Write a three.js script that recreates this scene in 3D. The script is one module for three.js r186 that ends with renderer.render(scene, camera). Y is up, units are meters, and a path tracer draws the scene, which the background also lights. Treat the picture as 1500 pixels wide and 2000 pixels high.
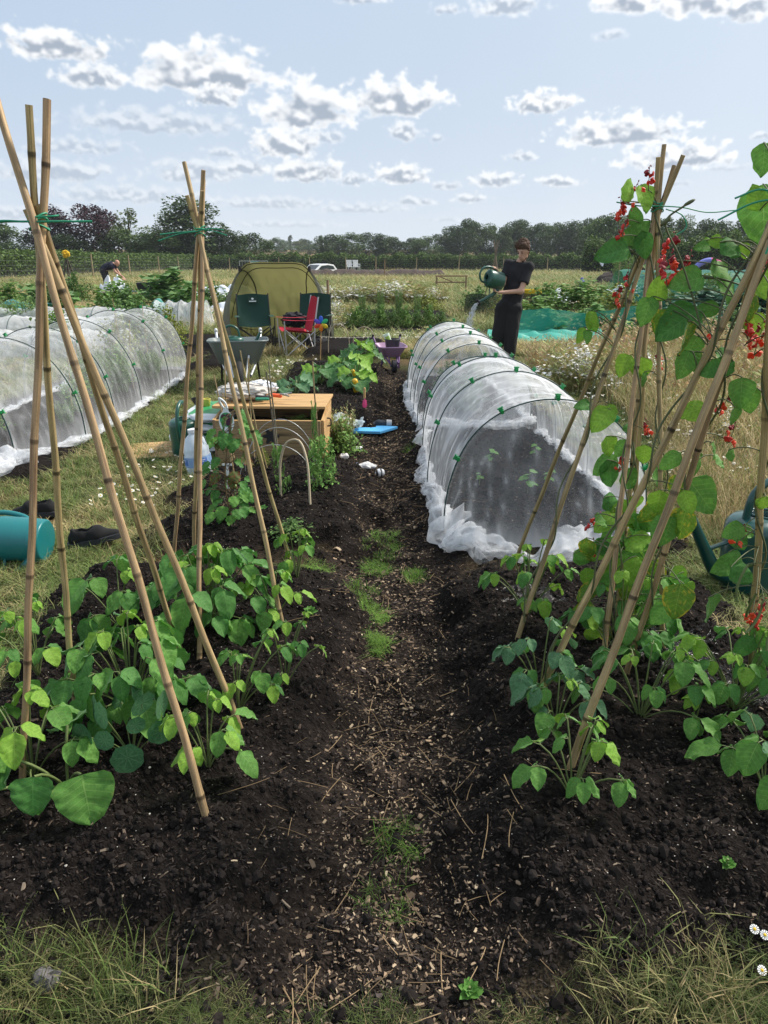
import * as THREE from 'three';
import { mergeGeometries } from 'three/addons/utils/BufferGeometryUtils.js';
import { RoundedBoxGeometry } from 'three/addons/geometries/RoundedBoxGeometry.js';
import { createNoise2D, createNoise3D } from 'simplex-noise';
const SKY_CLOUDS=[[-21.68,11.98,4.34,1.65,0.9],[-19.68,10.46,3.1,1.32,0.8],[-12.54,10.98,6.82,2.56,1],[-11.8,9.66,2.89,1.16,0.8],[-5.46,8.89,4.54,2.56,1],[0.73,9.56,4.75,2.07,1],[-7.0,6.8,3.72,1.65,0.9],[1.47,7.75,1.65,1.16,0.7],[3.87,7.42,0.83,0.5,0.5],[-5.6,5.16,3.72,1.45,0.9],[1.31,4.95,2.89,1.24,0.9],[-2.25,4.68,1.65,0.83,0.6],[11.06,9.32,2.97,1.24,0.95],[16.47,7.35,6.2,1.74,1],[20.48,5.74,5.37,1.45,0.95],[9.94,6.19,1.65,0.58,0.6],[8.03,4.63,2.48,0.91,0.8],[12.58,4.47,2.27,0.66,0.8],[6.41,3.46,1.86,0.58,0.7],[2.27,3.3,2.48,0.58,0.6],[4.51,4.32,1.65,0.5,0.6],[8.31,14.97,3.3,1.24,0.6],[4.18,14.94,1.65,0.58,0.5],[16.88,14.89,3.72,1.74,0.9],[20.91,14.68,4.96,2.27,1],[23.4,13.8,2.48,1.65,0.8],[-1.74,15.52,2.48,0.62,0.6],[15.17,13.12,1.45,0.58,0.4],[-16.07,7.98,8.68,1.49,0.45],[-21.2,6.39,4.96,0.99,0.4],[-13.6,5.04,4.96,1.4,0.5],[-23.02,4.78,6.2,1.4,0.5],[-18.27,3.47,8.26,1.07,0.4],[-8.67,3.1,6.61,0.83,0.4],[-1.9,2.78,5.78,0.66,0.4],[-24.67,2.21,6.61,0.99,0.4],[-9.99,5.44,2.48,1.16,0.6],[-11.71,6.38,1.65,0.74,0.4],[-4.05,7.48,1.65,0.83,0.5],[25.44,6.92,1.24,0.41,0.5],[20.85,4.21,1.45,0.33,0.3],[-7.24,1.71,6.61,0.5,0.3],[4.96,2.07,4.96,0.33,0.25],[23.61,5.06,2.48,0.41,0.3]];

// ---------------------------------------------------------------- camera, sky, sun, exposure
const scene = new THREE.Scene();
const camera = new THREE.PerspectiveCamera(71.6, 0.75, 0.05, 3000);
camera.position.set(0, 1.62, 0);
camera.rotation.set(-0.3537, 0, 0);
const renderer = new THREE.WebGLRenderer({ antialias: true });
renderer.toneMapping = THREE.LinearToneMapping;
renderer.toneMappingExposure = 1.5;
renderer.shadowMap.enabled = true;
const SUN_AZ = 66, SUN_EL = 46;                       // degrees right of the view, above the horizon
const SKY_GAIN = 0.84;
const rad = Math.PI / 180;
const sunDir = new THREE.Vector3(Math.sin(SUN_AZ * rad) * Math.cos(SUN_EL * rad), Math.sin(SUN_EL * rad), -Math.cos(SUN_AZ * rad) * Math.cos(SUN_EL * rad));
const sun = new THREE.DirectionalLight(new THREE.Color().setRGB(1, 0.93, 0.83), 3.6);
sun.name = 'sun';
sun.position.copy(sunDir).multiplyScalar(60);
sun.castShadow = true;
sun.shadow.radius = 16;
sun.shadow.mapSize.set(4096, 4096);
Object.assign(sun.shadow.camera, { left: -20, right: 20, top: 20, bottom: -20, near: 1, far: 140 });
scene.add(sun, sun.target);

// ---------------------------------------------------------------- helpers
function mulberry(a) { return () => { a |= 0; a = a + 0x6D2B79F5 | 0; let t = Math.imul(a ^ a >>> 15, 1 | a); t = t + Math.imul(t ^ t >>> 7, 61 | t) ^ t; return ((t ^ t >>> 14) >>> 0) / 4294967296; }; }
let R = mulberry(11);
const rr = (a, b) => a + (b - a) * R();
const pick = (l) => l[Math.floor(R() * l.length)];
const n2 = createNoise2D(mulberry(3)), n3 = createNoise3D(mulberry(4));
const fbm = (x, y, o = 4) => { let s = 0, a = 0.5; for (let i = 0; i < o; i++) { s += a * n2(x, y); x = x * 2.03 + 7.1; y = y * 2.03 - 3.7; a *= 0.5; } return s; };
const ss = (a, b, x) => { const t = Math.min(1, Math.max(0, (x - a) / (b - a))); return t * t * (3 - 2 * t); };
const mix = (a, b, t) => a + (b - a) * t;
const V = (x, y, z) => new THREE.Vector3(x, y, z);
const rgb = (r, g, b) => new THREE.Color().setRGB(r, g, b);

// ---------------------------------------------------------------- sky
{
  const W = 4096, H = 2048, data = new Float32Array(W * H * 4), A = new Float32Array(W * H), S = new Float32Array(W * H);
  const sky = mulberry(77);
  const clouds = SKY_CLOUDS.map((c) => [c[0], c[1], c[2] * 0.86, c[3] * 0.8, c[4]]);
  for (let i = 0; i < 210; i++) {                       // the same kind of cloud all round
    const az = 40 + sky() * 280, el = 3 + 62 * Math.pow(sky(), 1.5);
    clouds.push([az, el, (2.5 + 5 * sky()) * (0.45 + el / 32), (1 + 1.6 * sky()) * (0.45 + el / 26), 0.5 + 0.5 * sky()]);
  }
  for (let i = 0; i < 34; i++) { const az = -42 + sky() * 84, el = 21 + 45 * sky(); clouds.push([az, el, 5 + 6 * sky(), 2.5 + 2.5 * sky(), 0.5 + 0.5 * sky()]); }
  clouds.forEach(([az, el, w, h, k], ci) => {
    const stretch = 1 / Math.max(0.3, Math.cos(el * rad)), wx = w * stretch;
    const r0 = Math.max(H / 2, Math.floor((el - h * 2.1) / 180 * H + H / 2)), r1 = Math.min(H - 1, Math.ceil((el + h * 2.1) / 180 * H + H / 2));
    const c0 = Math.floor((az - wx * 1.8 - 90) / 360 * W + W / 2), c1 = Math.ceil((az + wx * 1.8 - 90) / 360 * W + W / 2);
    const ox = ci * 17.3, f = 1.15 / Math.max(0.7, h);
    for (let r = r0; r <= r1; r++) for (let c = c0; c <= c1; c++) {
      const e = ((r + 0.5) / H - 0.5) * 180, a = ((c + 0.5) / W - 0.5) * 360 + 90;
      const x = (a - az) / stretch, y = e - el, dy = y / h, dx = x / w;
      const env = 1 - Math.sqrt(dx * dx + (dy > 0 ? dy * dy * 0.8 : dy * dy * 3.2));
      if (env < -0.75) continue;
      const px = x * f * 0.62 + ox, py = y * f * 0.9 + ci * 5.1;
      const n = fbm(px, py, 5), billow = 1 - Math.abs(n2(px * 2.3, py * 2.3)) * 1.2;
      const d = env * 1.05 + n * 0.62 + (billow - 0.5) * 0.14;
      const a1 = ss(0.06, 0.36 + 0.45 * (1 - k), d) * Math.min(1, k * 1.1);
      if (a1 <= 0.003) continue;
      const soft = fbm(px, py, 3), up = fbm(px + 0.12, py + 0.34, 3);
      const body = ss(0.10, 0.66, d - 0.35 * (n - soft)), low = ss(0.85, -0.35, dy + soft * 0.7);
      let lit = 1.0 - 0.66 * body * (0.12 + 0.88 * low) + 0.62 * (soft - up) * (0.3 + 0.7 * body);
      lit = Math.min(1.12, Math.max(0.34, lit));
      const i = r * W + ((c % W) + W) % W, keep = 1 - a1;
      S[i] = S[i] * keep + lit * a1; A[i] = A[i] * keep + a1;
    }
  });
  const low3 = [0, 0, 0];
  for (let r = H - 1; r >= 0; r--) {
    const e = ((r + 0.5) / H - 0.5) * Math.PI, y = Math.sin(e), ce = Math.cos(e), up = Math.max(0, y);
    for (let c = 0; c < W; c++) {
      const i = (r * W + c) * 4;
      if (r < H / 2) { data[i] = 0.30; data[i + 1] = 0.30; data[i + 2] = 0.26; data[i + 3] = 1; continue; }
      const a = ((c + 0.5) / W - 0.5) * 2 * Math.PI, x = Math.cos(a) * ce, z = Math.sin(a) * ce;
      const cs = x * sunDir.x + y * sunDir.y + z * sunDir.z;
      const near = Math.pow(Math.max(0, 0.5 + 0.5 * cs), 5), hz = Math.exp(-up * 7.5);
      // grey-white towards the sun and the horizon, blue away from them
      const veil = Math.min(1, 0.24 + 0.52 * hz + 0.5 * near + 0.06 * fbm(x * 3 + 4, z * 3, 3));
      let cr = mix(0.29, 0.72, veil), cg = mix(0.42, 0.755, veil), cb = mix(0.60, 0.785, veil);
      const g = 1 + 0.35 * near * near;
      cr *= g; cg *= g; cb *= g;
      const q = r * W + c, al = A[q], lit = al > 0.003 ? S[q] / al : 0;
      const t = ss(0.34, 1.0, lit), far = hz * 0.35;
      const kr = mix(mix(0.36, 0.92, t), cr, far), kg = mix(mix(0.41, 0.93, t), cg, far), kb = mix(mix(0.49, 0.94, t), cb, far);
      data[i] = mix(cr, kr * (0.9 + 0.25 * near), al) * SKY_GAIN;
      data[i + 1] = mix(cg, kg * (0.9 + 0.25 * near), al) * SKY_GAIN;
      data[i + 2] = mix(cb, kb * (0.9 + 0.25 * near), al) * SKY_GAIN;
      data[i + 3] = 1;
    }
  }
  const t = new THREE.DataTexture(data, W, H, THREE.RGBAFormat, THREE.FloatType);
  t.mapping = THREE.EquirectangularReflectionMapping;
  t.magFilter = THREE.LinearFilter;
  t.needsUpdate = true;
  scene.background = t;
  scene.environment = t;
}

// ---------------------------------------------------------------- naming
const used = new Map();
function numbered(name) { const k = used.get(name) ?? 0; used.set(name, k + 1); return k ? name + '_' + String(k).padStart(3, '0') : name; }
function tag(o, label, category, group) { o.userData.label = label; o.userData.category = category; if (group) o.userData.group = group; return o; }
function thing(name, label, category, pos = [0, 0, 0], turn = 0, group) {
  const o = new THREE.Group(); o.name = numbered(name); scene.add(o);
  o.position.set(...pos); o.rotation.y = turn; return tag(o, label, category, group);
}
function mesh(name, geometry, material, parent) {
  const o = new THREE.Mesh(geometry, material); o.name = parent === scene ? numbered(name) : name;
  o.castShadow = o.receiveShadow = true; parent.add(o); return o;
}
function structure(name, geometry, material) { const o = mesh(name, geometry, material, scene); o.userData.kind = 'structure'; return o; }
function stuff(o, name, label, category, parent = scene) { o.name = parent === scene ? numbered(name) : name; o.userData.kind = 'stuff'; if (parent === scene) { o.userData.label = label; o.userData.category = category; } o.castShadow = o.receiveShadow = true; parent.add(o); return o; }
function copyOf(src, label, pos, turn, scale, group) {
  const c = src.clone(); c.name = numbered(src.name.replace(/_\d{3}$/, '')); scene.add(c);
  c.userData = { ...src.userData, label }; if (group) c.userData.group = group;
  if (pos) c.position.set(...pos); if (turn !== undefined) c.rotation.y = turn; if (scale) c.scale.set(...(Array.isArray(scale) ? scale : [scale, scale, scale]));
  return c;
}

// ---------------------------------------------------------------- geometry tools
function plain(g) {                                    // non-indexed, position + normal + uv only
  g = g.index ? g.toNonIndexed() : g;
  for (const k of Object.keys(g.attributes)) if (!['position', 'normal', 'uv', 'color'].includes(k)) g.deleteAttribute(k);
  return g;
}
const join = (list) => mergeGeometries(list.map(plain), false);
const moved = (g, x, y, z, rx = 0, ry = 0, rz = 0, s = 1) => g.applyMatrix4(new THREE.Matrix4().compose(V(x, y, z), new THREE.Quaternion().setFromEuler(new THREE.Euler(rx, ry, rz)), V(...(Array.isArray(s) ? s : [s, s, s]))));
const box = (w, h, d, x = 0, y = 0, z = 0, rx = 0, ry = 0, rz = 0, bevel = 0.004) => moved(new RoundedBoxGeometry(w, h, d, 1, Math.min(bevel, w * 0.45, h * 0.45, d * 0.45)), x, y, z, rx, ry, rz);
const tube = (pts, r, seg = 12, rad8 = 7, closed = false) => new THREE.TubeGeometry(pts.length === 2 ? new THREE.LineCurve3(V(...pts[0]), V(...pts[1])) : new THREE.CatmullRomCurve3(pts.map((p) => V(...p)), closed), pts.length === 2 ? 1 : seg, r, rad8, closed);
function rod(a, b, r0, r1 = r0, sides = 8) {
  const A = V(...a), B = V(...b), g = new THREE.CylinderGeometry(r1, r0, A.distanceTo(B), sides, 1);
  const q = new THREE.Quaternion().setFromUnitVectors(V(0, 1, 0), B.clone().sub(A).normalize());
  return g.applyMatrix4(new THREE.Matrix4().compose(A.add(B).multiplyScalar(0.5), q, V(1, 1, 1)));
}
const lathe = (pts, n = 24) => new THREE.LatheGeometry(pts.map((p) => new THREE.Vector2(p[0], p[1])), n);
function sheet(nu, nv, fn, uvScale) {                  // grid surface from fn(u, v) -> [x, y, z]
  const p = [], uv = [], idx = [];
  for (let j = 0; j <= nv; j++) for (let i = 0; i <= nu; i++) { const q = fn(i / nu, j / nv); p.push(q[0], q[1], q[2]); uv.push(uvScale ? i / nu * uvScale[0] : i / nu, uvScale ? j / nv * uvScale[1] : j / nv); }
  for (let j = 0; j < nv; j++) for (let i = 0; i < nu; i++) { const a = j * (nu + 1) + i, b = a + 1, c = a + nu + 1, d = c + 1; idx.push(a, b, d, a, d, c); }
  const g = new THREE.BufferGeometry(); g.setAttribute('position', new THREE.Float32BufferAttribute(p, 3)); g.setAttribute('uv', new THREE.Float32BufferAttribute(uv, 2)); g.setIndex(idx); g.computeVertexNormals(); return g;
}
function tint(g, fn) {                                  // vertex colours fn(x, y, z, i) -> [r, g, b]
  const p = g.attributes.position, c = new Float32Array(p.count * 3);
  for (let i = 0; i < p.count; i++) { const q = fn(p.getX(i), p.getY(i), p.getZ(i), i); c[i * 3] = q[0]; c[i * 3 + 1] = q[1]; c[i * 3 + 2] = q[2]; }
  g.setAttribute('color', new THREE.BufferAttribute(c, 3)); return g;
}
function crumple(g, amp, freq, seed = 0) {
  const p = g.attributes.position;
  for (let i = 0; i < p.count; i++) { const x = p.getX(i), y = p.getY(i), z = p.getZ(i); p.setXYZ(i, x + amp * n3(x * freq + seed, y * freq, z * freq), y + amp * n3(x * freq, y * freq + seed + 9, z * freq), z + amp * n3(x * freq, y * freq, z * freq + seed + 23)); }
  g.computeVertexNormals(); return g;
}
// smooth body from joints: capsules joined by a smooth minimum, meshed with surface nets
const smin = (a, b, k) => { const h = Math.max(0, k - Math.abs(a - b)) / k; return Math.min(a, b) - h * h * k * 0.25; };
function capsuleField(bones, k = 0.03) {
  const B = bones.map(([a, b, ra, rb]) => ({ a, d: [b[0] - a[0], b[1] - a[1], b[2] - a[2]], ra, rb, l: (b[0] - a[0]) ** 2 + (b[1] - a[1]) ** 2 + (b[2] - a[2]) ** 2 + 1e-9 }));
  return (x, y, z) => { let m = 9; for (const o of B) { const px = x - o.a[0], py = y - o.a[1], pz = z - o.a[2]; const t = Math.min(1, Math.max(0, (px * o.d[0] + py * o.d[1] + pz * o.d[2]) / o.l)); const q = Math.hypot(px - o.d[0] * t, py - o.d[1] * t, pz - o.d[2] * t) - (o.ra + (o.rb - o.ra) * t); m = m > 8 ? q : smin(m, q, k); } return m; };
}
function surfaceNets(f, lo, hi, cell) {
  const n = [0, 1, 2].map((k) => Math.ceil((hi[k] - lo[k]) / cell) + 1), at = (i, j, k) => i + n[0] * (j + n[1] * k), val = new Float32Array(n[0] * n[1] * n[2]);
  for (let k = 0; k < n[2]; k++) for (let j = 0; j < n[1]; j++) for (let i = 0; i < n[0]; i++) val[at(i, j, k)] = f(lo[0] + i * cell, lo[1] + j * cell, lo[2] + k * cell);
  const id = new Int32Array(val.length).fill(-1), pos = [], idx = [];
  for (let k = 0; k < n[2] - 1; k++) for (let j = 0; j < n[1] - 1; j++) for (let i = 0; i < n[0] - 1; i++) {
    let c = 0, x = 0, y = 0, z = 0;
    const e = (i0, j0, k0, i1, j1, k1) => { const a = val[at(i + i0, j + j0, k + k0)], b = val[at(i + i1, j + j1, k + k1)]; if ((a < 0) !== (b < 0)) { const t = a / (a - b); x += i0 + (i1 - i0) * t; y += j0 + (j1 - j0) * t; z += k0 + (k1 - k0) * t; c++; } };
    for (const [p, q] of [[0, 0], [1, 0], [0, 1], [1, 1]]) { e(0, p, q, 1, p, q); e(p, 0, q, p, 1, q); e(p, q, 0, p, q, 1); }
    if (c) { id[at(i, j, k)] = pos.length / 3; pos.push(lo[0] + (i + x / c) * cell, lo[1] + (j + y / c) * cell, lo[2] + (k + z / c) * cell); }
  }
  const quad = (a, b, c, d, flip) => { if (a < 0 || b < 0 || c < 0 || d < 0) return; flip ? idx.push(a, c, b, a, d, c) : idx.push(a, b, c, a, c, d); };
  for (let k = 1; k < n[2] - 1; k++) for (let j = 1; j < n[1] - 1; j++) for (let i = 1; i < n[0] - 1; i++) {
    const s = val[at(i, j, k)] < 0;
    if (s !== val[at(i + 1, j, k)] < 0) quad(id[at(i, j - 1, k - 1)], id[at(i, j, k - 1)], id[at(i, j, k)], id[at(i, j - 1, k)], !s);
    if (s !== val[at(i, j + 1, k)] < 0) quad(id[at(i - 1, j, k - 1)], id[at(i - 1, j, k)], id[at(i, j, k)], id[at(i, j, k - 1)], !s);
    if (s !== val[at(i, j, k + 1)] < 0) quad(id[at(i - 1, j - 1, k)], id[at(i, j - 1, k)], id[at(i, j, k)], id[at(i - 1, j, k)], !s);
  }
  const g = new THREE.BufferGeometry(); g.setAttribute('position', new THREE.Float32BufferAttribute(pos, 3)); g.setIndex(idx); g.computeVertexNormals();
  g.setAttribute('uv', new THREE.Float32BufferAttribute(new Float32Array(pos.length / 3 * 2), 2)); return g;
}

// ---------------------------------------------------------------- textures
function dataTex(size, fn, srgb = true, repeat = true) {
  const d = new Uint8Array(size * size * 4);
  for (let y = 0; y < size; y++) for (let x = 0; x < size; x++) { const c = fn(x / size, y / size, x, y), i = (y * size + x) * 4; d[i] = c[0] * 255; d[i + 1] = c[1] * 255; d[i + 2] = c[2] * 255; d[i + 3] = 255; }
  const t = new THREE.DataTexture(d, size, size); t.magFilter = THREE.LinearFilter; t.minFilter = THREE.LinearMipmapLinearFilter;
  if (repeat) t.wrapS = t.wrapT = THREE.RepeatWrapping; if (srgb) t.colorSpace = THREE.SRGBColorSpace; t.needsUpdate = true; return t;
}
const tn3 = (u, v, f, s = 0) => { const a = u * 2 * Math.PI, b = v * 2 * Math.PI, r = f / (2 * Math.PI); return n3(Math.cos(a) * r + s, Math.sin(a) * r + Math.cos(b) * r * 1.3, Math.sin(b) * r * 1.3 + s * 2); };   // noise that tiles
function canvasTex(w, h, draw) { const c = document.createElement('canvas'); c.width = w; c.height = h; draw(c.getContext('2d'), w, h); const t = new THREE.CanvasTexture(c); t.colorSpace = THREE.SRGBColorSpace; return t; }
const std = (color, o = {}) => new THREE.MeshStandardMaterial({ color, roughness: 0.8, ...o });
const phy = (color, o = {}) => new THREE.MeshPhysicalMaterial({ color, roughness: 0.8, ...o });
const two = { side: THREE.DoubleSide };
// ---------------------------------------------------------------- ground: one sheet, beds as mounds
const BEDS = [            // x0, x1, z far, z near, height
  [-1.5, -0.22, -3.32, -1.22, 0.15], [0.3, 1.5, -3.36, -1.22, 0.15], [-1.32, -0.16, -5.3, -3.62, 0.15], [0.26, 1.62, -9.3, -3.62, 0.12],
  [-1.25, -0.05, -10.3, -6.75, 0.16], [-1.2, -0.05, -12.9, -10.8, 0.2], [-4.2, -2.62, -10.2, -5.0, 0.07], [-2.75, -2.0, -11.6, -9.9, 0.14], [-0.8, 1.3, -16.3, -15.0, 0.06], [-0.9, 1.6, -20.2, -17.6, 0.1], [2.1, 4.6, -15.6, -13.2, 0.06], [-4.6, -2.6, -14.6, -11.2, 0.05],
];
function bedAt(x, z) {
  let soil = 0, h = 0;
  const w = 0.10 * n2(x * 1.7, z * 1.7) + 0.05 * n2(x * 5, z * 5);
  for (const [x0, x1, z0, z1, top] of BEDS) {
    const e = 0.22, m = ss(x0 - e, x0 + e, x + w) * ss(x1 + e, x1 - e, x + w) * ss(z0 - e, z0 + e, z + w) * ss(z1 + e, z1 - e, z + w);
    if (m > soil) soil = m; h = Math.max(h, top * m);
  }
  return [soil, h];
}
const pathAt = (x, z) => ss(0.5, 0.08, Math.abs(x - 0.04 + 0.06 * n2(1, z * 0.6))) * ss(-10.8, -9.6, z) * ss(-0.9, -1.25, z + 0.2 * n2(x * 2, 5));
const landAt = (x, z) => { const a = -z; return -0.95 * Math.min(1, Math.max(0, (a - 33) / 57)) + 2.3 * ss(120, 400, a) - 0.5 * ss(66, 70, a) * ss(84, 78, a) * ss(-16, -13, x) * ss(1, -2, x) + 0.0012 * Math.max(0, Math.abs(x) - 60); };
function hgt(x, z, fine = true) {
  const [soil, h] = bedAt(x, z), p = pathAt(x, z);
  let y = landAt(x, z) + h - 0.035 * p * (1 - soil);
  if (fine && z > -22 && Math.abs(x) < 12) {
    const near = ss(-14, -5, z), s = Math.max(soil, p * 0.8);
    y += near * (mix(0.012, 0.02, s) * n2(x * 3.1, z * 3.1) + 0.011 * s * n2(x * 9, z * 9) + 0.006 * s * n2(x * 21, z * 21) + 0.0045 * s * n2(x * 47, z * 47));
  }
  return y;
}
const wetAt = (x, z) => Math.max(ss(0.34, 0.1, Math.hypot(x - 1.12, (z + 2.45) * 0.9) + 0.1 * n2(x * 7, z * 7)), ss(0.18, 0.05, Math.hypot(x - 0.68, z + 2.9) + 0.06 * n2(x * 9, z * 9)));
function groundColour(x, z) {
  const [soil] = bedAt(x, z), p = pathAt(x, z), a = -z;
  const big = 0.5 + 0.5 * n2(x * 0.55 + 3, z * 0.45), mid = 0.5 + 0.5 * fbm(x * 1.6, z * 1.6 + 8, 3), dry = ss(0.35, 0.75, 0.6 * big + 0.55 * mid - 0.08);
  let c = [mix(0.095, 0.27, dry), mix(0.105, 0.2, dry), mix(0.04, 0.1, dry)];
  if (a > 16) {                                        // meadow bands
    const m = ss(16, 30, a), straw = ss(0.5, 0.72, 0.5 + 0.5 * fbm(x * 0.05, z * 0.12 + 5, 4));
    c = [mix(c[0], mix(0.2, 0.36, straw), m), mix(c[1], mix(0.22, 0.3, straw), m), mix(c[2], mix(0.08, 0.14, straw), m)];
  }
  if (a > 130) { const t = ss(130, 175, a) * (x > -160 && x < 30 ? 1 : 0.4); c = [mix(c[0], 0.36, t), mix(c[1], 0.265, t), mix(c[2], 0.135, t)]; }
  const bare = ss(0.55, 0.8, 0.5 + 0.5 * n2(x * 1.1 + 40, z * 1.3)) * 0.5 * (a < 14 ? 1 : 0);
  c = [mix(c[0], 0.12, bare), mix(c[1], 0.085, bare), mix(c[2], 0.055, bare)];
  const worn = ss(1.5, 1.15, Math.abs(x - 0.05)) * ss(-10.6, -9.8, z) * ss(-0.7, -1.0, z) * (0.8 + 0.2 * n2(x * 3, z * 3));
  c = [mix(c[0], 0.058, worn), mix(c[1], 0.046, worn), mix(c[2], 0.034, worn)];
  const pt = 0.8 + 0.4 * n2(x * 4, z * 4);
  const pk = ss(0, 0.45, p); c = [mix(c[0], 0.04 * pt, pk), mix(c[1], 0.031 * pt, pk), mix(c[2], 0.026 * pt, pk)];
  const v = 0.8 + 0.35 * n2(x * 6 + 9, z * 6) + 0.2 * n2(x * 25, z * 25), s = ss(0.12, 0.6, soil);
  const wet = a < 6 ? wetAt(x, z) * 0.5 : 0;
  c = [mix(c[0], 0.021 * v * (1 - wet), s), mix(c[1], 0.017 * v * (1 - wet), s), mix(c[2], 0.0155 * v * (1 - wet), s)];
  return c.map((q) => Math.max(0.004, q));
}
{
  const xs = [], zs = [];
  for (let x = -2.2; x <= 2.2; x += 0.016) xs.push(x);
  for (let s = 0.02, x = 2.216; x < 1400; x += s, s *= 1.06) { xs.push(x); xs.unshift(-x); }
  for (let z = -0.85; z > -4.2; z -= 0.0125) zs.push(z);
  for (let s = 0.014, z = zs[zs.length - 1] - 0.014; z > -2200; z -= s, s *= z > -12 ? 1.012 : 1.035) zs.push(z);
  for (let s = 0.03, z = -0.82; z < 40; z += s, s *= 1.2) zs.unshift(z);
  const nx = xs.length, nz = zs.length, pos = new Float32Array(nx * nz * 3), uv = new Float32Array(nx * nz * 2), col = new Float32Array(nx * nz * 3), idx = new Uint32Array((nx - 1) * (nz - 1) * 6);
  for (let j = 0; j < nz; j++) for (let i = 0; i < nx; i++) {
    const k = j * nx + i, x = xs[i], z = zs[j], c = groundColour(x, z);
    pos.set([x, hgt(x, z), z], k * 3); uv.set([x / 1.3, z / 1.3], k * 2); col.set(c.map((q) => q * 1.5), k * 3);
  }
  let o = 0;
  for (let j = 0; j < nz - 1; j++) for (let i = 0; i < nx - 1; i++) { const a = j * nx + i, b = a + 1, c = a + nx, d = c + 1; idx[o++] = a; idx[o++] = b; idx[o++] = d; idx[o++] = a; idx[o++] = d; idx[o++] = c; }
  const g = new THREE.BufferGeometry(); g.setAttribute('position', new THREE.BufferAttribute(pos, 3)); g.setAttribute('uv', new THREE.BufferAttribute(uv, 2)); g.setAttribute('color', new THREE.BufferAttribute(col, 3)); g.setIndex(new THREE.BufferAttribute(idx, 1)); g.computeVertexNormals();
  const grit = mulberry(91), speck = new Float32Array(1024 * 1024).fill(0);
  for (let i = 0; i < 34000; i++) {                     // crumbs and fibres of the compost
    let x = grit() * 1024, y = grit() * 1024; const a = grit() * 6.28, l = 1 + grit() * grit() * 12, v = (grit() - 0.42) * 0.8;
    for (let k = 0; k < l; k++) { speck[((y | 0) & 1023) * 1024 + ((x | 0) & 1023)] += v; x += Math.cos(a); y += Math.sin(a); }
  }
  const grain = (u, v, x, y) => 0.62 + 0.18 * tn3(u, v, 46) + 0.14 * tn3(u, v, 130, 4) + 0.55 * Math.max(-1, Math.min(1, speck[y * 1024 + x]));
  const map = dataTex(1024, (u, v, x, y) => { const q = Math.max(0.16, Math.min(1, grain(u, v, x, y))); return [q, q * 0.985, q * 0.965]; });
  const bump = dataTex(1024, (u, v, x, y) => { const q = Math.max(0, Math.min(1, grain(u, v, x, y) - 0.2)); return [q, q, q]; }, false);
  structure('ground', g, phy(0xffffff, { vertexColors: true, map, bumpMap: bump, bumpScale: 0.012, roughness: 1, specularIntensity: 0.25 }));
  // watered patches of the right bed shine: wet skin of the same soil, following it
  const wetMat = phy(rgb(0.012, 0.0105, 0.0105), { roughness: 0.2, bumpMap: bump, bumpScale: 0.008 });
  for (const [cx, cz, r0] of [[1.12, -2.45, 0.4], [0.68, -2.9, 0.22], [1.32, -2.2, 0.24]]) {
    const wg = sheet(70, 70, (u, v) => { const a = u * Math.PI * 2, r = v * r0 * (0.75 + 0.3 * n2(Math.cos(a) * 1.6 + cx, Math.sin(a) * 1.6)); const x = cx + Math.cos(a) * r, z = cz + Math.sin(a) * r; return [x, hgt(x, z) + 0.008 + 0.005 * n2(x * 15, z * 15) - 0.018 * v * v, z]; }, [2, 2]);
    structure('wet_soil', wg, wetMat);
  }
}
console.log('ground');

// ---------------------------------------------------------------- scattered stuff
function scatter(name, label, category, geo, mat, tries, place, parent) {
  const m = [], c = [], q = new THREE.Quaternion(), e = new THREE.Euler();
  for (let i = 0; i < tries; i++) {
    const p = place(i); if (!p) continue;
    e.set(p.rx ?? 0, p.ry ?? R() * 6.283, p.rz ?? 0, 'YXZ'); q.setFromEuler(e);
    m.push(new THREE.Matrix4().compose(V(p.x, p.y, p.z), q, Array.isArray(p.s) ? V(...p.s) : V(p.s, p.s, p.s))); c.push(p.c);
  }
  const o = new THREE.InstancedMesh(geo, mat, m.length), k = new THREE.Color();
  m.forEach((a, i) => { o.setMatrixAt(i, a); if (c[i]) o.setColorAt(i, k.setRGB(...c[i])); });
  return stuff(o, name, label, category, parent);
}
const hash = (l) => pick(l);
const chipGeo = (() => { const g = new THREE.BoxGeometry(1, 0.22, 0.34, 2, 1, 1); crumple(g, 0.12, 1.3, 5); return g; })();
const clodGeo = crumple(new THREE.IcosahedronGeometry(1, 1), 0.35, 1.1, 2);
const white = phy(0xffffff, { roughness: 0.95, specularIntensity: 0.4 });
scatter('wood_chips', 'tan and brown wood chips strewn along the central path', 'wood chips', chipGeo, white, 26000, () => {
  const z = -1.0 - 9 * Math.pow(R(), 1.7), x = 0.04 + (R() + R() - 1) * 0.5, p = pathAt(x, z), [s] = bedAt(x, z);
  if (R() > p * (1 - s * 0.75)) return;
  const l = (0.005 + 0.018 * R() * R()) * (R() < 0.05 ? 1.9 : 1) * (0.75 + 0.25 * Math.min(2, -z / 3)), t = R(), b = rr(0.45, 1.25);
  return { x, y: hgt(x, z) + l * 0.13, z, s: [l, l * rr(0.4, 1), l * rr(0.3, 1.3)], rx: rr(-0.5, 0.5), rz: rr(-0.4, 0.4), c: t < 0.42 ? [0.12 * b, 0.088 * b, 0.062 * b] : t < 0.8 ? [0.27 * b, 0.195 * b, 0.13 * b] : t < 0.93 ? [0.44 * b, 0.34 * b, 0.23 * b] : [0.075 * b, 0.06 * b, 0.055 * b] };
});
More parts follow.
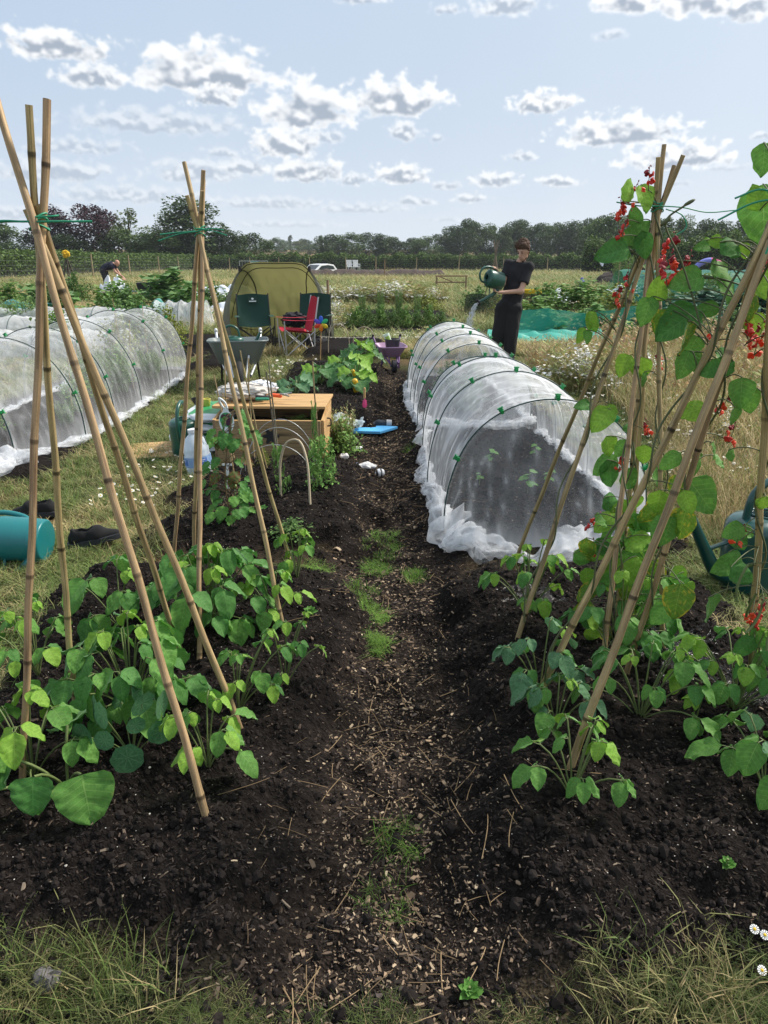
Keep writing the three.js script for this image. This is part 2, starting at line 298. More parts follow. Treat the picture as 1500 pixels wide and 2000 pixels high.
scatter('compost_fragments', 'dark fibres and crumbs lying on the beds of compost', 'compost crumbs', chipGeo, white, 78000, () => {
  const z = -1.05 - 9.5 * Math.pow(R(), 1.9), x = rr(-1.75, 1.8), [s] = bedAt(x, z); if (R() > Math.max(s, pathAt(x, z) * 0.7, Math.abs(x) < 1.2 ? 0.75 : 0)) return;
  const l = rr(0.004, 0.015) * (R() < 0.03 ? 2.2 : 1), t = R(), b = rr(0.55, 1.3);
  return { x, y: hgt(x, z) + l * 0.08, z, s: [l, l * 0.55, l * rr(0.35, 0.9)], rx: rr(-0.35, 0.35), rz: rr(-0.35, 0.35), c: t < 0.74 ? [0.034 * b, 0.027 * b, 0.023 * b] : t < 0.96 ? [0.10 * b, 0.073 * b, 0.055 * b] : [0.24 * b, 0.19 * b, 0.14 * b] };
});
scatter('soil_crumbs', 'small black lumps of compost on the beds', 'soil', clodGeo, phy(0xffffff, { roughness: 1, specularIntensity: 0.2 }), 24000, () => {
  const z = -1.05 - 9 * Math.pow(R(), 1.8), x = rr(-1.7, 1.75), [s] = bedAt(x, z); if (R() > Math.max(s, 0.35 * pathAt(x, z), Math.abs(x) < 1.2 ? 0.5 : 0)) return;
  const l = rr(0.003, 0.0105) * (R() < 0.05 ? 1.8 : 1), b = rr(0.6, 1.3);
  return { x, y: hgt(x, z) + l * 0.25, z, s: l, rx: R() * 6, c: [0.02 * b, 0.0165 * b, 0.015 * b] };
});
scatter('perlite_specks', 'white grit and shell specks sprinkled over the dark soil', 'grit', clodGeo, white, 2300, () => {
  const z = -1.05 - 8 * Math.pow(R(), 1.7), x = rr(-1.7, 1.75), [s] = bedAt(x, z); if (R() > s) return;
  const l = rr(0.0009, 0.0021) * (R() < 0.05 ? 2.2 : 1) * (0.7 + 0.3 * -z / 3), b = rr(0.5, 1);
  return { x, y: hgt(x, z) + l * 0.6, z, s: [l * 1.2, l * 0.6, l], c: [0.66 * b, 0.62 * b, 0.56 * b] };
});
const strawGeo = tube([[-0.5, 0, 0], [-0.15, 0.01, 0.012], [0.2, 0.012, 0.008], [0.5, 0.0, -0.03]], 0.009, 8, 4);
scatter('straw_stalks', 'thin dry stalks and twigs dropped on the path', 'straw', strawGeo, white, 900, () => {
  const z = -1.0 - 8.5 * Math.pow(R(), 1.5), x = (R() + R() - 1) * 0.95 + 0.05; const p = pathAt(x, z); if (R() > 0.12 + p) return;
  const l = rr(0.04, 0.16), b = rr(0.5, 1.2);
  return { x, y: hgt(x, z) + 0.006, z, s: [l, l * 0.7, l], rz: rr(-0.08, 0.08), c: [0.3 * b, 0.21 * b, 0.12 * b] };
});
// grass
function bladeTuft(n, spread, lean, wide, seed, heads = 0) {
  const q = mulberry(seed), p = [], col = [];
  const tri = (a, b, c, k) => { p.push(...a, ...b, ...c); for (let i = 0; i < 3; i++) col.push(k, k, k); };
  for (let i = 0; i < n; i++) {
    const a = q() * 6.283, r = spread * Math.sqrt(q()), bx = Math.cos(a) * r, bz = Math.sin(a) * r, h = 0.45 + 0.55 * q(), d = q() * 6.283, l = lean * (0.3 + q()) * h, w = wide * (0.6 + 0.6 * q()), px = -Math.sin(d) * w, pz = Math.cos(d) * w, k = 0.75 + 0.5 * q();
    const at = (t) => [bx + Math.cos(d) * l * t * t, h * (t - 0.22 * lean * t * t), bz + Math.sin(d) * l * t * t];
    let P0 = at(0), P1 = at(0.45), P2 = at(0.8), P3 = at(1);
    const L = (P, s) => [P[0] + px * s, P[1], P[2] + pz * s];
    tri(L(P0, 1), L(P0, -1), L(P1, 0.85), k); tri(L(P0, -1), L(P1, -0.85), L(P1, 0.85), k); tri(L(P1, 0.85), L(P1, -0.85), L(P2, 0.55), k); tri(L(P1, -0.85), L(P2, -0.55), L(P2, 0.55), k); tri(L(P2, 0.55), L(P2, -0.55), P3, k);
    if (i < heads) for (let s = 0; s < 7; s++) { const t = 0.72 + 0.28 * s / 6, c = at(Math.min(1, t)), g = q() * 6.28, e = 0.022 + 0.02 * q(), o = [Math.cos(g) * e, 0.5 * e, Math.sin(g) * e]; tri(c, [c[0] + o[0], c[1] + o[1] + 0.03, c[2] + o[2]], [c[0] + o[0] * 0.6, c[1] + 0.05, c[2] + o[2] * 0.6], k * 1.25); }
  }
  const g = new THREE.BufferGeometry(); g.setAttribute('position', new THREE.Float32BufferAttribute(p, 3)); g.setAttribute('color', new THREE.Float32BufferAttribute(col, 3)); g.computeVertexNormals(); g.setAttribute('uv', new THREE.Float32BufferAttribute(new Float32Array(p.length / 3 * 2), 2)); return g;
}
const grassMat = phy(0xffffff, { vertexColors: true, roughness: 0.75, transmission: 0.32, thickness: 0, side: THREE.DoubleSide, specularIntensity: 0.5 });
const tuftA = bladeTuft(11, 0.5, 0.8, 0.022, 1), tuftB = bladeTuft(16, 0.6, 1.3, 0.02, 2), tuftTall = bladeTuft(13, 0.35, 0.45, 0.009, 3, 8);
const GREEN = () => { const b = rr(0.75, 1.25); return [0.15 * b, 0.215 * b, 0.05 * b]; }, DRY = () => { const b = rr(0.7, 1.2); return [0.5 * b, 0.4 * b, 0.2 * b]; }, OLIVE = () => { const b = rr(0.75, 1.2); return [0.29 * b, 0.29 * b, 0.11 * b]; };
const grassShade = (x, z, extra = 0) => { const d = 0.5 + 0.5 * fbm(x * 0.9 + 3, z * 0.9, 3) + extra, t = R(); return t < d - 0.34 ? DRY() : t < d - 0.06 ? OLIVE() : GREEN(); };
const freeOf = (x, z) => 1 - Math.max(bedAt(x, z)[0] * 1.5, pathAt(x, z) * 1.15);
for (const [geo, seed] of [[tuftA, 1], [tuftB, 2]]) scatter('grass', 'short mown green and straw grass between the vegetable beds', 'grass', geo, grassMat, 30000, () => {
  const side = R() < 0.52 ? -1 : 1, z = -1.0 - 12.5 * Math.pow(R(), 1.25), x = side < 0 ? -1.25 - Math.pow(R(), 1.2) * (1.2 + -z * 0.32) : 1.35 + Math.pow(R(), 1.2) * (0.8 + -z * 0.28);
  if (R() > freeOf(x, z) || 0.5 + 0.5 * n2(x * 2.2 + 7, z * 2.2) < 0.22 || R() < 0.5 * ss(-3.8, -1.6, -Math.abs(x) * 1.2 - 0.6)) return;
  const s = rr(0.03, 0.085) * (0.8 + 0.06 * -z);
  return { x, y: hgt(x, z) - 0.004, z, s: [s * 1.3, s, s * 1.3], rx: rr(-0.25, 0.25), rz: rr(-0.25, 0.25), c: grassShade(x, z) };
});
for (const [geo, seed] of [[tuftA, 1], [tuftB, 2]]) scatter('grass_verge', 'rough tufts of green and yellowed grass along the front edge of the beds', 'grass', geo, grassMat, 6000, () => {
  const x = rr(-1.35, 1.35), z = -0.88 - 0.42 * Math.pow(R(), 1.1);
  const edge = -1.10 - 0.14 * ss(-0.4, -0.7, x) - 0.09 * ss(0.4, 0.62, x) + 0.05 * n2(x * 4, 2); if (z < edge + 0.1 * (R() - 0.5) || 0.5 + 0.5 * n2(x * 7, z * 7) < 0.32) return;
  const s = rr(0.012, 0.036) * (Math.abs(x) > 0.55 ? rr(0.8, 1.4) : 0.8);
  return { x, y: hgt(x, z) - 0.004, z, s: [s * 1.6, s, s * 1.6], rx: rr(-0.45, 0.35), rz: rr(-0.45, 0.45), c: grassShade(x, z, 0.1 * n2(x * 3, 4) - 0.12).map((q) => q * 0.52) };
});
scatter('seeding_grass', 'tall seeding grass stalks at the front corners', 'grass', tuftTall, grassMat, 70, (i) => {
  const l = i % 2, x = l ? rr(-0.98, -0.48) : rr(0.48, 0.8), z = rr(-1.24, -1.0);
  return { x, y: hgt(x, z), z, s: [0.2, rr(0.05, 0.13), 0.2], rx: rr(-0.35, 0.25), rz: rr(-0.35, 0.35), c: (R() < 0.5 ? OLIVE() : R() < 0.4 ? DRY() : GREEN()).map((q) => q * 0.75) };
});
// bright little grass tufts in the path
[[0.0, -3.95, 0.16], [-0.02, -3.75, 0.2], [-0.05, -3.55, 0.12], [-0.1, -3.2, 0.16], [-0.05, -3.05, 0.14], [0.16, -3.45, 0.1], [0.03, -1.62, 0.12], [0.0, -1.44, 0.11], [-0.03, -2.75, 0.08], [0.25, -5.9, 0.16], [-0.4, -3.4, 0.2]].forEach(([x, z, w], k) => {
  const o = scatter('grass_tuft', '', 'grass', k % 2 ? tuftA : tuftB, grassMat, z > -2 ? 16 : 40, () => { const a = R() * 6.28, r = w * 0.6 * Math.sqrt(R()), X = x + Math.cos(a) * r, Z = z + Math.sin(a) * r * 1.3, s = rr(0.02, 0.05), b = rr(0.8, 1.3); return { x: X, y: hgt(X, Z) - 0.002, z: Z, s: [s * 1.3, s, s * 1.3], c: [0.13 * b, 0.25 * b, 0.03 * b].map((q) => q * (z > -2 ? 0.7 : 1)) }; });
  o.userData = { kind: 'stuff', label: 'small bright green grass tufts growing in the central path', category: 'grass', group: 'grass tufts in the path' };
});
// tall meadow on the right and beyond
scatter('dry_meadow', 'tall straw coloured meadow grass right of the beds', 'meadow grass', tuftTall, grassMat, 13000, () => {
  const z = -3.6 - 7.6 * Math.pow(R(), 1.1), x = 1.9 + 0.45 * ss(4, 6.5, -z) + (-z - 3) * 0.03 + 5.2 * Math.pow(R(), 0.9) * (0.35 + -z * 0.07); const m = 0.5 + 0.5 * n2(x * 0.8, z * 0.8);
  if (R() > 0.35 + m || bedAt(x, z)[0] > 0.3 || (z < -9.2 && x < 2.6) || (z < -12.5 && x < 4.5)) return;
  const s = rr(0.2, 0.5) * (0.55 + 0.6 * ss(1.9, 3, x)), b = rr(0.7, 1.2), t = R();
  return { x, y: hgt(x, z) - 0.01, z, s: [s * 0.9, s, s * 0.9], rx: rr(-0.3, 0.3), rz: rr(-0.3, 0.3), c: t < 0.5 ? [0.52 * b, 0.42 * b, 0.24 * b] : t < 0.75 ? [0.4 * b, 0.36 * b, 0.17 * b] : [0.2 * b, 0.25 * b, 0.08 * b] };
});
scatter('far_meadow', 'green and straw meadow grass stretching back to the fence', 'meadow grass', tuftA, grassMat, 60000, () => {
  const a = 11.5 + 75 * Math.pow(R(), 1.7), z = -a, x = (R() * 2 - 1) * (0.62 * a + 2); if (bedAt(x, z)[0] > 0.25 || (a > 64 && a < 84 && x > -15 && x < 1)) return;
  const s = rr(0.14, 0.3) * (0.6 + a / 45), straw = ss(0.5, 0.72, 0.5 + 0.5 * fbm(x * 0.05, z * 0.12 + 5, 4)), b = rr(0.75, 1.2), t = R() < straw * 0.75 + 0.12;
  return { x, y: hgt(x, z, false) - 0.03, z, s: [s * 1.5, s * (t ? 1.05 : 0.85), s * 1.5], rx: rr(-0.2, 0.2), rz: rr(-0.2, 0.2), c: t ? [0.5 * b, 0.42 * b, 0.2 * b] : [0.24 * b, 0.29 * b, 0.09 * b] };
});
// daisies
const daisyGeo = (() => {
  const p = [], c = [], tri = (a, b, d, k) => { p.push(...a, ...b, ...d); for (let i = 0; i < 3; i++) c.push(...k); };
  for (let i = 0; i < 12; i++) { const a = i / 12 * 6.283, b = a + 0.36, m = (a + b) / 2; tri([0.2 * Math.cos(m), 0.02, 0.2 * Math.sin(m)], [Math.cos(a), -0.06, Math.sin(a)], [Math.cos(b), -0.06, Math.sin(b)], [0.86, 0.86, 0.83]); }
  for (let i = 0; i < 8; i++) { const a = i / 8 * 6.283, b = a + 0.786; tri([0, 0.26, 0], [0.34 * Math.cos(b), 0.03, 0.34 * Math.sin(b)], [0.34 * Math.cos(a), 0.03, 0.34 * Math.sin(a)], [0.75, 0.48, 0.02]); }
  for (let i = 0; i < 3; i++) { const a = i / 3 * 6.283, b = a + 2.09, w = 0.06; tri([w * Math.cos(a), 0, w * Math.sin(a)], [w * Math.cos(b), 0, w * Math.sin(b)], [w, -9, 0.8], [0.14, 0.18, 0.05]); }
  const g = new THREE.BufferGeometry(); g.setAttribute('position', new THREE.Float32BufferAttribute(p, 3)); g.setAttribute('color', new THREE.Float32BufferAttribute(c, 3)); g.computeVertexNormals(); g.setAttribute('uv', new THREE.Float32BufferAttribute(new Float32Array(p.length / 3 * 2), 2)); return g;
})();
const daisyMat = std(0xffffff, { vertexColors: true, roughness: 0.8, side: THREE.DoubleSide });
scatter('wild_daisies', 'small white daisies scattered through the grass', 'daisies', daisyGeo, daisyMat, 5200, (i) => {
  let x, z; const k = R();
  if (k < 0.62) { z = -3.9 - 7 * Math.pow(R(), 1.1); x = 1.85 + 4 * R() * (0.3 + -z * 0.07); if (0.5 + 0.5 * n2(x * 1.3 + 2, z * 1.3) < 0.52) return; }
  else if (k < 0.645) { x = rr(-1.95, -1.38); z = rr(-5.9, -4.4); } else if (k < 0.69) { x = rr(-1.6, -0.9); z = rr(-10.8, -9.2); } else if (k < 0.9) { x = rr(-0.4, 1.9); z = rr(-14.6, -13.4); } else { x = rr(1.5, 3.2); z = rr(-12.5, -6.5); }
  if (bedAt(x, z)[0] > 0.3) return;
  const s = rr(0.008, 0.0135) * (1 + 0.03 * -z), h = k < 0.62 ? rr(0.06, 0.3) * ss(1.75, 2.6, x) + 0.03 : rr(0.03, 0.09);
  return { x, y: hgt(x, z) + h, z, s: [s, s, s], rx: rr(-0.5, 0.7), rz: rr(-0.5, 0.5) };
});
console.log('stuff');
// ---------------------------------------------------------------- foliage made of many small bent leaves
function leafCloud(n, sample, size, shade, seed, slim = 0.6) {
  const q = mulberry(seed), p = [], col = [];
  for (let i = 0; i < n; i++) {
    const c = sample(q); if (!c) continue;
    const s = size * (0.6 + 0.8 * q()), a = q() * 6.283, b = (q() - 0.35) * 2.4, k = shade(q, c);
    const dx = Math.cos(a) * Math.cos(b) * s, dy = Math.sin(b) * s * 0.8, dz = Math.sin(a) * Math.cos(b) * s, ex = -Math.sin(a) * s * slim, ez = Math.cos(a) * s * slim, ey = (q() - 0.5) * s * 0.6, l = s * 0.18;
    const A = [c[0] - dx * 0.5, c[1] - dy * 0.5, c[2] - dz * 0.5], B = [c[0] + ex * 0.5, c[1] + ey * 0.5 + l, c[2] + ez * 0.5], C = [c[0] + dx * 0.5, c[1] + dy * 0.5, c[2] + dz * 0.5], D = [c[0] - ex * 0.5, c[1] - ey * 0.5 + l, c[2] - ez * 0.5];
    p.push(...A, ...B, ...C, ...A, ...C, ...D); for (let j = 0; j < 6; j++) col.push(...k);
  }
  const g = new THREE.BufferGeometry(); g.setAttribute('position', new THREE.Float32BufferAttribute(p, 3)); g.setAttribute('color', new THREE.Float32BufferAttribute(col, 3)); g.computeVertexNormals(); g.setAttribute('uv', new THREE.Float32BufferAttribute(new Float32Array(p.length / 3 * 2), 2)); return g;
}
const foliageMat = phy(0xffffff, { vertexColors: true, roughness: 0.7, transmission: 0.28, thickness: 0, side: THREE.DoubleSide, specularIntensity: 0.4 });
const barkMat = std(rgb(0.085, 0.065, 0.045), { roughness: 0.95 });
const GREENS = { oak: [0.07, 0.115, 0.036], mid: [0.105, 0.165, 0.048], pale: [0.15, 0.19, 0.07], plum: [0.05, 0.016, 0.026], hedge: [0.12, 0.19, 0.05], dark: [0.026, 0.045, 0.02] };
const vary = (c, lo = 0.65, hi = 1.35) => (q) => { const b = lo + (hi - lo) * q(), w = 0.9 + 0.2 * q(); return [c[0] * b * w, c[1] * b, c[2] * b]; };
function treeForm(kind, colour, seed) {               // unit tree: 1 m tall, crown and trunk geometries
  const q = mulberry(seed), lobes = [];
  const shape = { broad: [0.5, 0.06, 30], tall: [0.3, 0.06, 26], poplar: [0.11, 0.05, 22], sparse: [0.34, 0.2, 18], bush: [0.62, 0.0, 24] }[kind];
  for (let i = 0; i < shape[2]; i++) {
    const t = i / shape[2], y = mix(shape[1] + 0.12, 0.9, t), wid = shape[0] * Math.pow(Math.max(0.02, Math.sin(Math.PI * Math.min(0.93, 0.16 + 0.8 * t))), kind === 'broad' || kind === 'bush' ? 0.6 : 0.8), a = q() * 6.283, r = wid * Math.sqrt(q()) * 0.85;
    lobes.push([Math.cos(a) * r, y, Math.sin(a) * r, (kind === 'poplar' ? 0.07 : kind === 'sparse' ? 0.085 : 0.13) * (0.7 + 0.7 * q())]);
  }
  const n = { broad: 6500, tall: 6000, poplar: 2600, sparse: 1500, bush: 5200 }[kind];
  const crown = leafCloud(n, (f) => { const L = lobes[Math.floor(f() * lobes.length)], u = f() * 2 - 1, a = f() * 6.283, r = L[3] * (0.62 + 0.5 * Math.pow(f(), 0.7)), w = Math.sqrt(1 - u * u); return [L[0] + Math.cos(a) * w * r, Math.max(0.02, L[1] + u * r * 0.85), L[2] + Math.sin(a) * w * r]; }, 0.036, vary(colour), seed + 1, 0.75);
  const trunk = [rod([0, 0, 0], [0.01, shape[1] + 0.3, 0], 0.035, 0.018, 7)];
  for (const L of lobes.slice(2, kind === 'sparse' ? 18 : 9)) trunk.push(rod([0, Math.min(L[1] * 0.6, shape[1] + 0.28), 0], [L[0] * 0.9, L[1], L[2] * 0.9], 0.011, 0.004, 5));
  return { crown, trunk: join(trunk) };
}
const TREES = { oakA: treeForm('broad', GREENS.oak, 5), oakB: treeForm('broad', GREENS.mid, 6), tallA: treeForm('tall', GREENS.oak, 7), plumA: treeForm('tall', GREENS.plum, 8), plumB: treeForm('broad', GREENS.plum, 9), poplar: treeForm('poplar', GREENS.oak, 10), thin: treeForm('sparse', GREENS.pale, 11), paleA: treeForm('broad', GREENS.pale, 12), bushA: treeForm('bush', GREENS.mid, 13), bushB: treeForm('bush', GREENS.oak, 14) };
function tree(name, label, form, x, z, height, width, group, dy = 0) {
  const t = thing(name, label, 'tree', [x, landAt(x, z) + dy - 0.1, z], R() * 6.28, group), f = TREES[form];
  mesh('crown', f.crown, foliageMat, t); mesh('trunk', f.trunk, barkMat, t);
  t.scale.set(width ?? height, height, width ?? height); return t;
}
const ORD = ['first', 'second', 'third', 'fourth', 'fifth', 'sixth', 'seventh', 'eighth', 'ninth', 'tenth', 'eleventh', 'twelfth', 'thirteenth', 'fourteenth', 'fifteenth', 'sixteenth', 'seventeenth', 'eighteenth', 'nineteenth', 'twentieth'];
const nth = (i) => ORD[i] ?? ('twenty-' + ORD[i - 20]);
// left: x, z, height, form
tree('broad_tree', 'dark rounded tree at the left edge of the photo behind the hedge', 'oakA', -57, -104, 8.4, 12, 'trees behind the left hedge');
tree('plum_tree', 'left one of the two dark purple leaved trees', 'plumA', -44.3, -103, 8.2, 11, 'purple trees');
tree('plum_tree', 'right one of the two dark purple leaved trees', 'plumB', -39.6, -103, 8.6, 9.5, 'purple trees');
tree('thin_tree', 'pale sparse tree with bare twigs right of the purple trees', 'thin', -36.4, -108, 8.8, 10);
tree('thin_tree', 'loose airy green tree standing alone against the sky', 'thin', -30.4, -106, 8.3, 9);
tree('tall_tree', 'tall dark full tree behind the rear left cane wigwam', 'tallA', -25.8, -103, 9.4, 14);
tree('broad_tree', 'dark tree just right of the rear left cane wigwam', 'oakA', -21.4, -104, 5.6, 7.5);
tree('broad_tree', 'round dark green tree above the green shelter, left of the straw field', 'oakA', -18.6, -106, 5, 7);
[[-51.5, 5.6, 'oakB'], [-47.5, 5.0, 'oakA'], [-41.8, 4.8, 'oakA'], [-35.8, 5.6, 'oakB'], [-33.2, 4.8, 'oakA'], [-30.2, 5.4, 'oakB'], [-27.4, 5.0, 'oakB'], [-23.5, 4.6, 'oakB'], [-62, 6.2, 'oakB']].sort((a, b) => a[0] - b[0]).forEach(([x, h, f], i) => tree('low_tree', `low green tree behind the left hedge, ${nth(i)} from the left of the low row`, f, x, -101 - (i % 3) * 2, h, h * 1.7, 'low trees behind the left hedge'));
// right: a long dark wood edge
{
  const top = [[645, 462], [680, 460], [715, 459], [745, 461], [772, 466], [800, 468], [830, 466], [858, 462], [882, 448], [905, 437], [930, 441], [955, 446], [978, 450], [1000, 440], [1022, 438], [1045, 444], [1068, 446], [1092, 443], [1115, 440], [1140, 436], [1163, 432], [1185, 430], [1208, 432], [1235, 436], [1265, 438], [1295, 436], [1330, 434], [1365, 438], [1400, 440], [1440, 436], [1480, 438]];
  top.forEach(([u, v], i) => {
    const z = -(u > 1150 ? 118 : 172) - (i % 3) * 4, x = (u - 750) / 1387 * -z * 0.94, y = 1.62 + (488 - v) / 1387 * -z, h = (y - landAt(x, z)) * 1.06;
    tree('wood_edge_tree', `dark tree in the wood on the right, ${nth(i)} along its skyline from the left`, ['oakA', 'oakB', 'oakA', 'tallA', 'oakA'][i % 5], x, z, h, Math.max(h * 0.9, 9.5) * (u > 1150 ? 0.9 : 1), 'trees of the wood on the right');
  });
}
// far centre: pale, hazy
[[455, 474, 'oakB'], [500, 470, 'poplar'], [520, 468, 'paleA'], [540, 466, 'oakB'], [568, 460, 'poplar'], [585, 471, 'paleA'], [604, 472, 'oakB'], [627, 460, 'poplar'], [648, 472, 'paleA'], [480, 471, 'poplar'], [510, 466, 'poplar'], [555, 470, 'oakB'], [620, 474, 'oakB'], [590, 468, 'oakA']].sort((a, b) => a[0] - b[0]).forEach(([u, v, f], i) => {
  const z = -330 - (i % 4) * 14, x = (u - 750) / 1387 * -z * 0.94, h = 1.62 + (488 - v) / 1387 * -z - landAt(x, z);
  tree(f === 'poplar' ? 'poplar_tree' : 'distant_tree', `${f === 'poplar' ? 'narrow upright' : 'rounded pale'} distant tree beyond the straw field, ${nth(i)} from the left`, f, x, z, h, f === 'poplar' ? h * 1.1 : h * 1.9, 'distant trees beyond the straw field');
});
[[515, 482], [545, 484], [575, 483], [606, 484], [632, 483], [655, 484]].forEach(([u, v], i) => { const z = -240 - i % 2 * 10, x = (u - 750) / 1387 * -z * 0.94; tree('field_bush', `pale bush at the far edge of the straw field, ${nth(i)} from the left`, i % 2 ? 'bushB' : 'bushA', x, z, 1.62 + (488 - v) / 1387 * -z - landAt(x, z) + 0.6, 6.5, 'bushes of the straw field'); });

// hedges
function hedge(label, pts, height, deep, n, seed, tall = 0.3) {
  const t = thing('hedge', label, 'hedge'), C = new THREE.CatmullRomCurve3(pts.map((p) => V(p[0], landAt(p[0], p[1]), p[1])), false, 'catmullrom', 0.1);
  const core = sheet(120, 10, (u, v) => { const p = C.getPointAt(u), a = Math.PI * v, w = deep * 0.4, d = C.getTangentAt(u); const hh = (height + tall * n2(u * 40, seed)) * 0.86; return [p.x - d.z * Math.cos(a) * w, p.y - 0.1 + Math.pow(Math.sin(a), 0.35) * hh, p.z + d.x * Math.cos(a) * w]; });
  mesh('branches', core, std(rgb(0.018, 0.024, 0.011), { side: THREE.DoubleSide, roughness: 1 }), t);
  const L = leafCloud(n, (q) => { const u = q(), p = C.getPointAt(u), d = C.getTangentAt(u), a = Math.PI * q(), w = deep * (0.42 + 0.16 * q()), hh = height + tall * n2(u * 40, seed) + 0.3 * tall * n2(u * 160, seed + 3) - 0.1 + (q() < 0.04 ? 0.3 * q() : 0); return [p.x - d.z * Math.cos(a) * w, p.y + Math.pow(Math.sin(a), 0.4) * hh * (0.93 + 0.1 * q()), p.z + d.x * Math.cos(a) * w]; }, 0.2, vary(GREENS.hedge, 0.55, 1.45), seed + 50, 0.8);
  mesh('foliage', L, foliageMat, t); return t;
}
hedge('long clipped green hedge behind the left wire fence', [[-25, -30], [-26, -60], [-25.5, -96]], 1.95, 2.0, 26000, 21, 0.2);
hedge('long shaggy green hedge across the back of the meadow behind the wire fence', [[-26, -97], [-8, -97.5], [14, -97], [34, -92]], 2.1, 2.4, 34000, 31, 0.35);
hedge('tall dark hedge at the right edge of the photo below the wood', [[20, -74], [30, -66], [44, -56]], 3.1, 3.2, 26000, 41, 0.9);

// fence
const postMat = std(rgb(0.36, 0.27, 0.17), { roughness: 0.9 }), wireMat = std(rgb(0.12, 0.13, 0.12), { roughness: 0.5, metalness: 0.5 });
const postGeo = (() => { const g = new THREE.CylinderGeometry(0.05, 0.056, 1.75, 9, 2); moved(g, 0, 0.825, 0); return tint(crumple(g, 0.006, 4), (x, y, z) => { const b = 0.85 + 0.3 * n2(x * 20, y * 3); return [b, b, b * 0.96]; }); })();
const postM = std(rgb(0.38, 0.29, 0.18), { roughness: 0.9, vertexColors: true });
const leftPosts = [[-18.6, -36], [-18.9, -42.4], [-20.6, -53], [-20.7, -61], [-21, -70], [-21, -77], [-21, -88]], backPosts = [[-21.5, -92], [-19, -92.4], [-16.5, -92.6], [-13, -92.7], [-9.2, -92.8], [-4.7, -92.8], [-1, -92.8], [4, -92.6], [9.2, -92.3], [14.6, -92], [19.8, -91], [25.5, -89], [31, -86], [36, -84]];
leftPosts.forEach(([x, z], i) => { const o = mesh('fence_post', postGeo, postM, scene); o.position.set(x, landAt(x, z), z); o.rotation.set(rr(-0.03, 0.03), R() * 6, rr(-0.05, 0.05)); tag(o, `round wooden post of the left wire fence, ${nth(i)} counting from the nearest`, 'fence post', 'posts of the wire fence'); });
backPosts.forEach(([x, z], i) => { const o = mesh('fence_post', postGeo, postM, scene); o.position.set(x, landAt(x, z), z); o.rotation.set(rr(-0.03, 0.03), R() * 6, rr(-0.03, 0.03)); tag(o, `round wooden post of the back wire fence, ${nth(i)} from the left`, 'fence post', 'posts of the wire fence'); });
function wireRun(label, pts) {
  const g = [];
  for (let i = 0; i < pts.length - 1; i++) {
    const [x0, z0] = pts[i], [x1, z1] = pts[i + 1], y0 = landAt(x0, z0), y1 = landAt(x1, z1), len = Math.hypot(x1 - x0, z1 - z0), near = z0 > -65;
    for (const h of [0.12, 0.3, 0.5, 0.72, 0.96, 1.2, 1.45]) g.push(rod([x0, y0 + h, z0], [x1, y1 + h, z1], near ? 0.006 : 0.008, near ? 0.006 : 0.008, 4));
    const m = Math.floor(len / (near ? 0.3 : 0.6)); for (let k = 1; k < m; k++) { const t = k / m, x = mix(x0, x1, t), z = mix(z0, z1, t), y = mix(y0, y1, t); g.push(rod([x, y + 0.12, z], [x, y + 1.2, z], 0.004, 0.004, 3)); }
  }
  const o = mesh('fence_wire', join(g), wireMat, scene); tag(o, label, 'wire fence');
}
wireRun('grey stock wire strung along the left row of posts', leftPosts); wireRun('grey stock wire strung along the back row of posts', backPosts);

// soil bank, heap
structure('soil_bank', crumple(sheet(150, 14, (u, v) => { const x = mix(-7.8, 5.2, u), z = -58 - v * 3, k = Math.pow(Math.sin(Math.PI * v), 0.7) * ss(0, 0.05, u) * ss(1, 0.94, u); return [x, landAt(x, z) - 0.05 + k * (0.62 + 0.1 * n2(x * 0.8, 3)), z]; }), 0.06, 2.1), std(rgb(0.06, 0.042, 0.036), { roughness: 1 }));
const heap = mesh('soil_heap', crumple(sheet(60, 30, (u, v) => { const a = u * 6.283, r = 1 - v, x = Math.cos(a) * r * (2.9 + 0.5 * n2(Math.cos(a), 4)), z = Math.sin(a) * r * 1.8; return [x, Math.pow(Math.max(0, 1 - r), 0.8) * (1.25 + 0.25 * n2(x * 0.7, z)), z]; }), 0.11, 1.9), std(rgb(0.035, 0.026, 0.023), { roughness: 1, side: THREE.DoubleSide }), scene);
heap.position.set(12.9, -0.12, -37.5); tag(heap, 'long heap of dark brown soil in the meadow behind the green netting', 'soil heap');

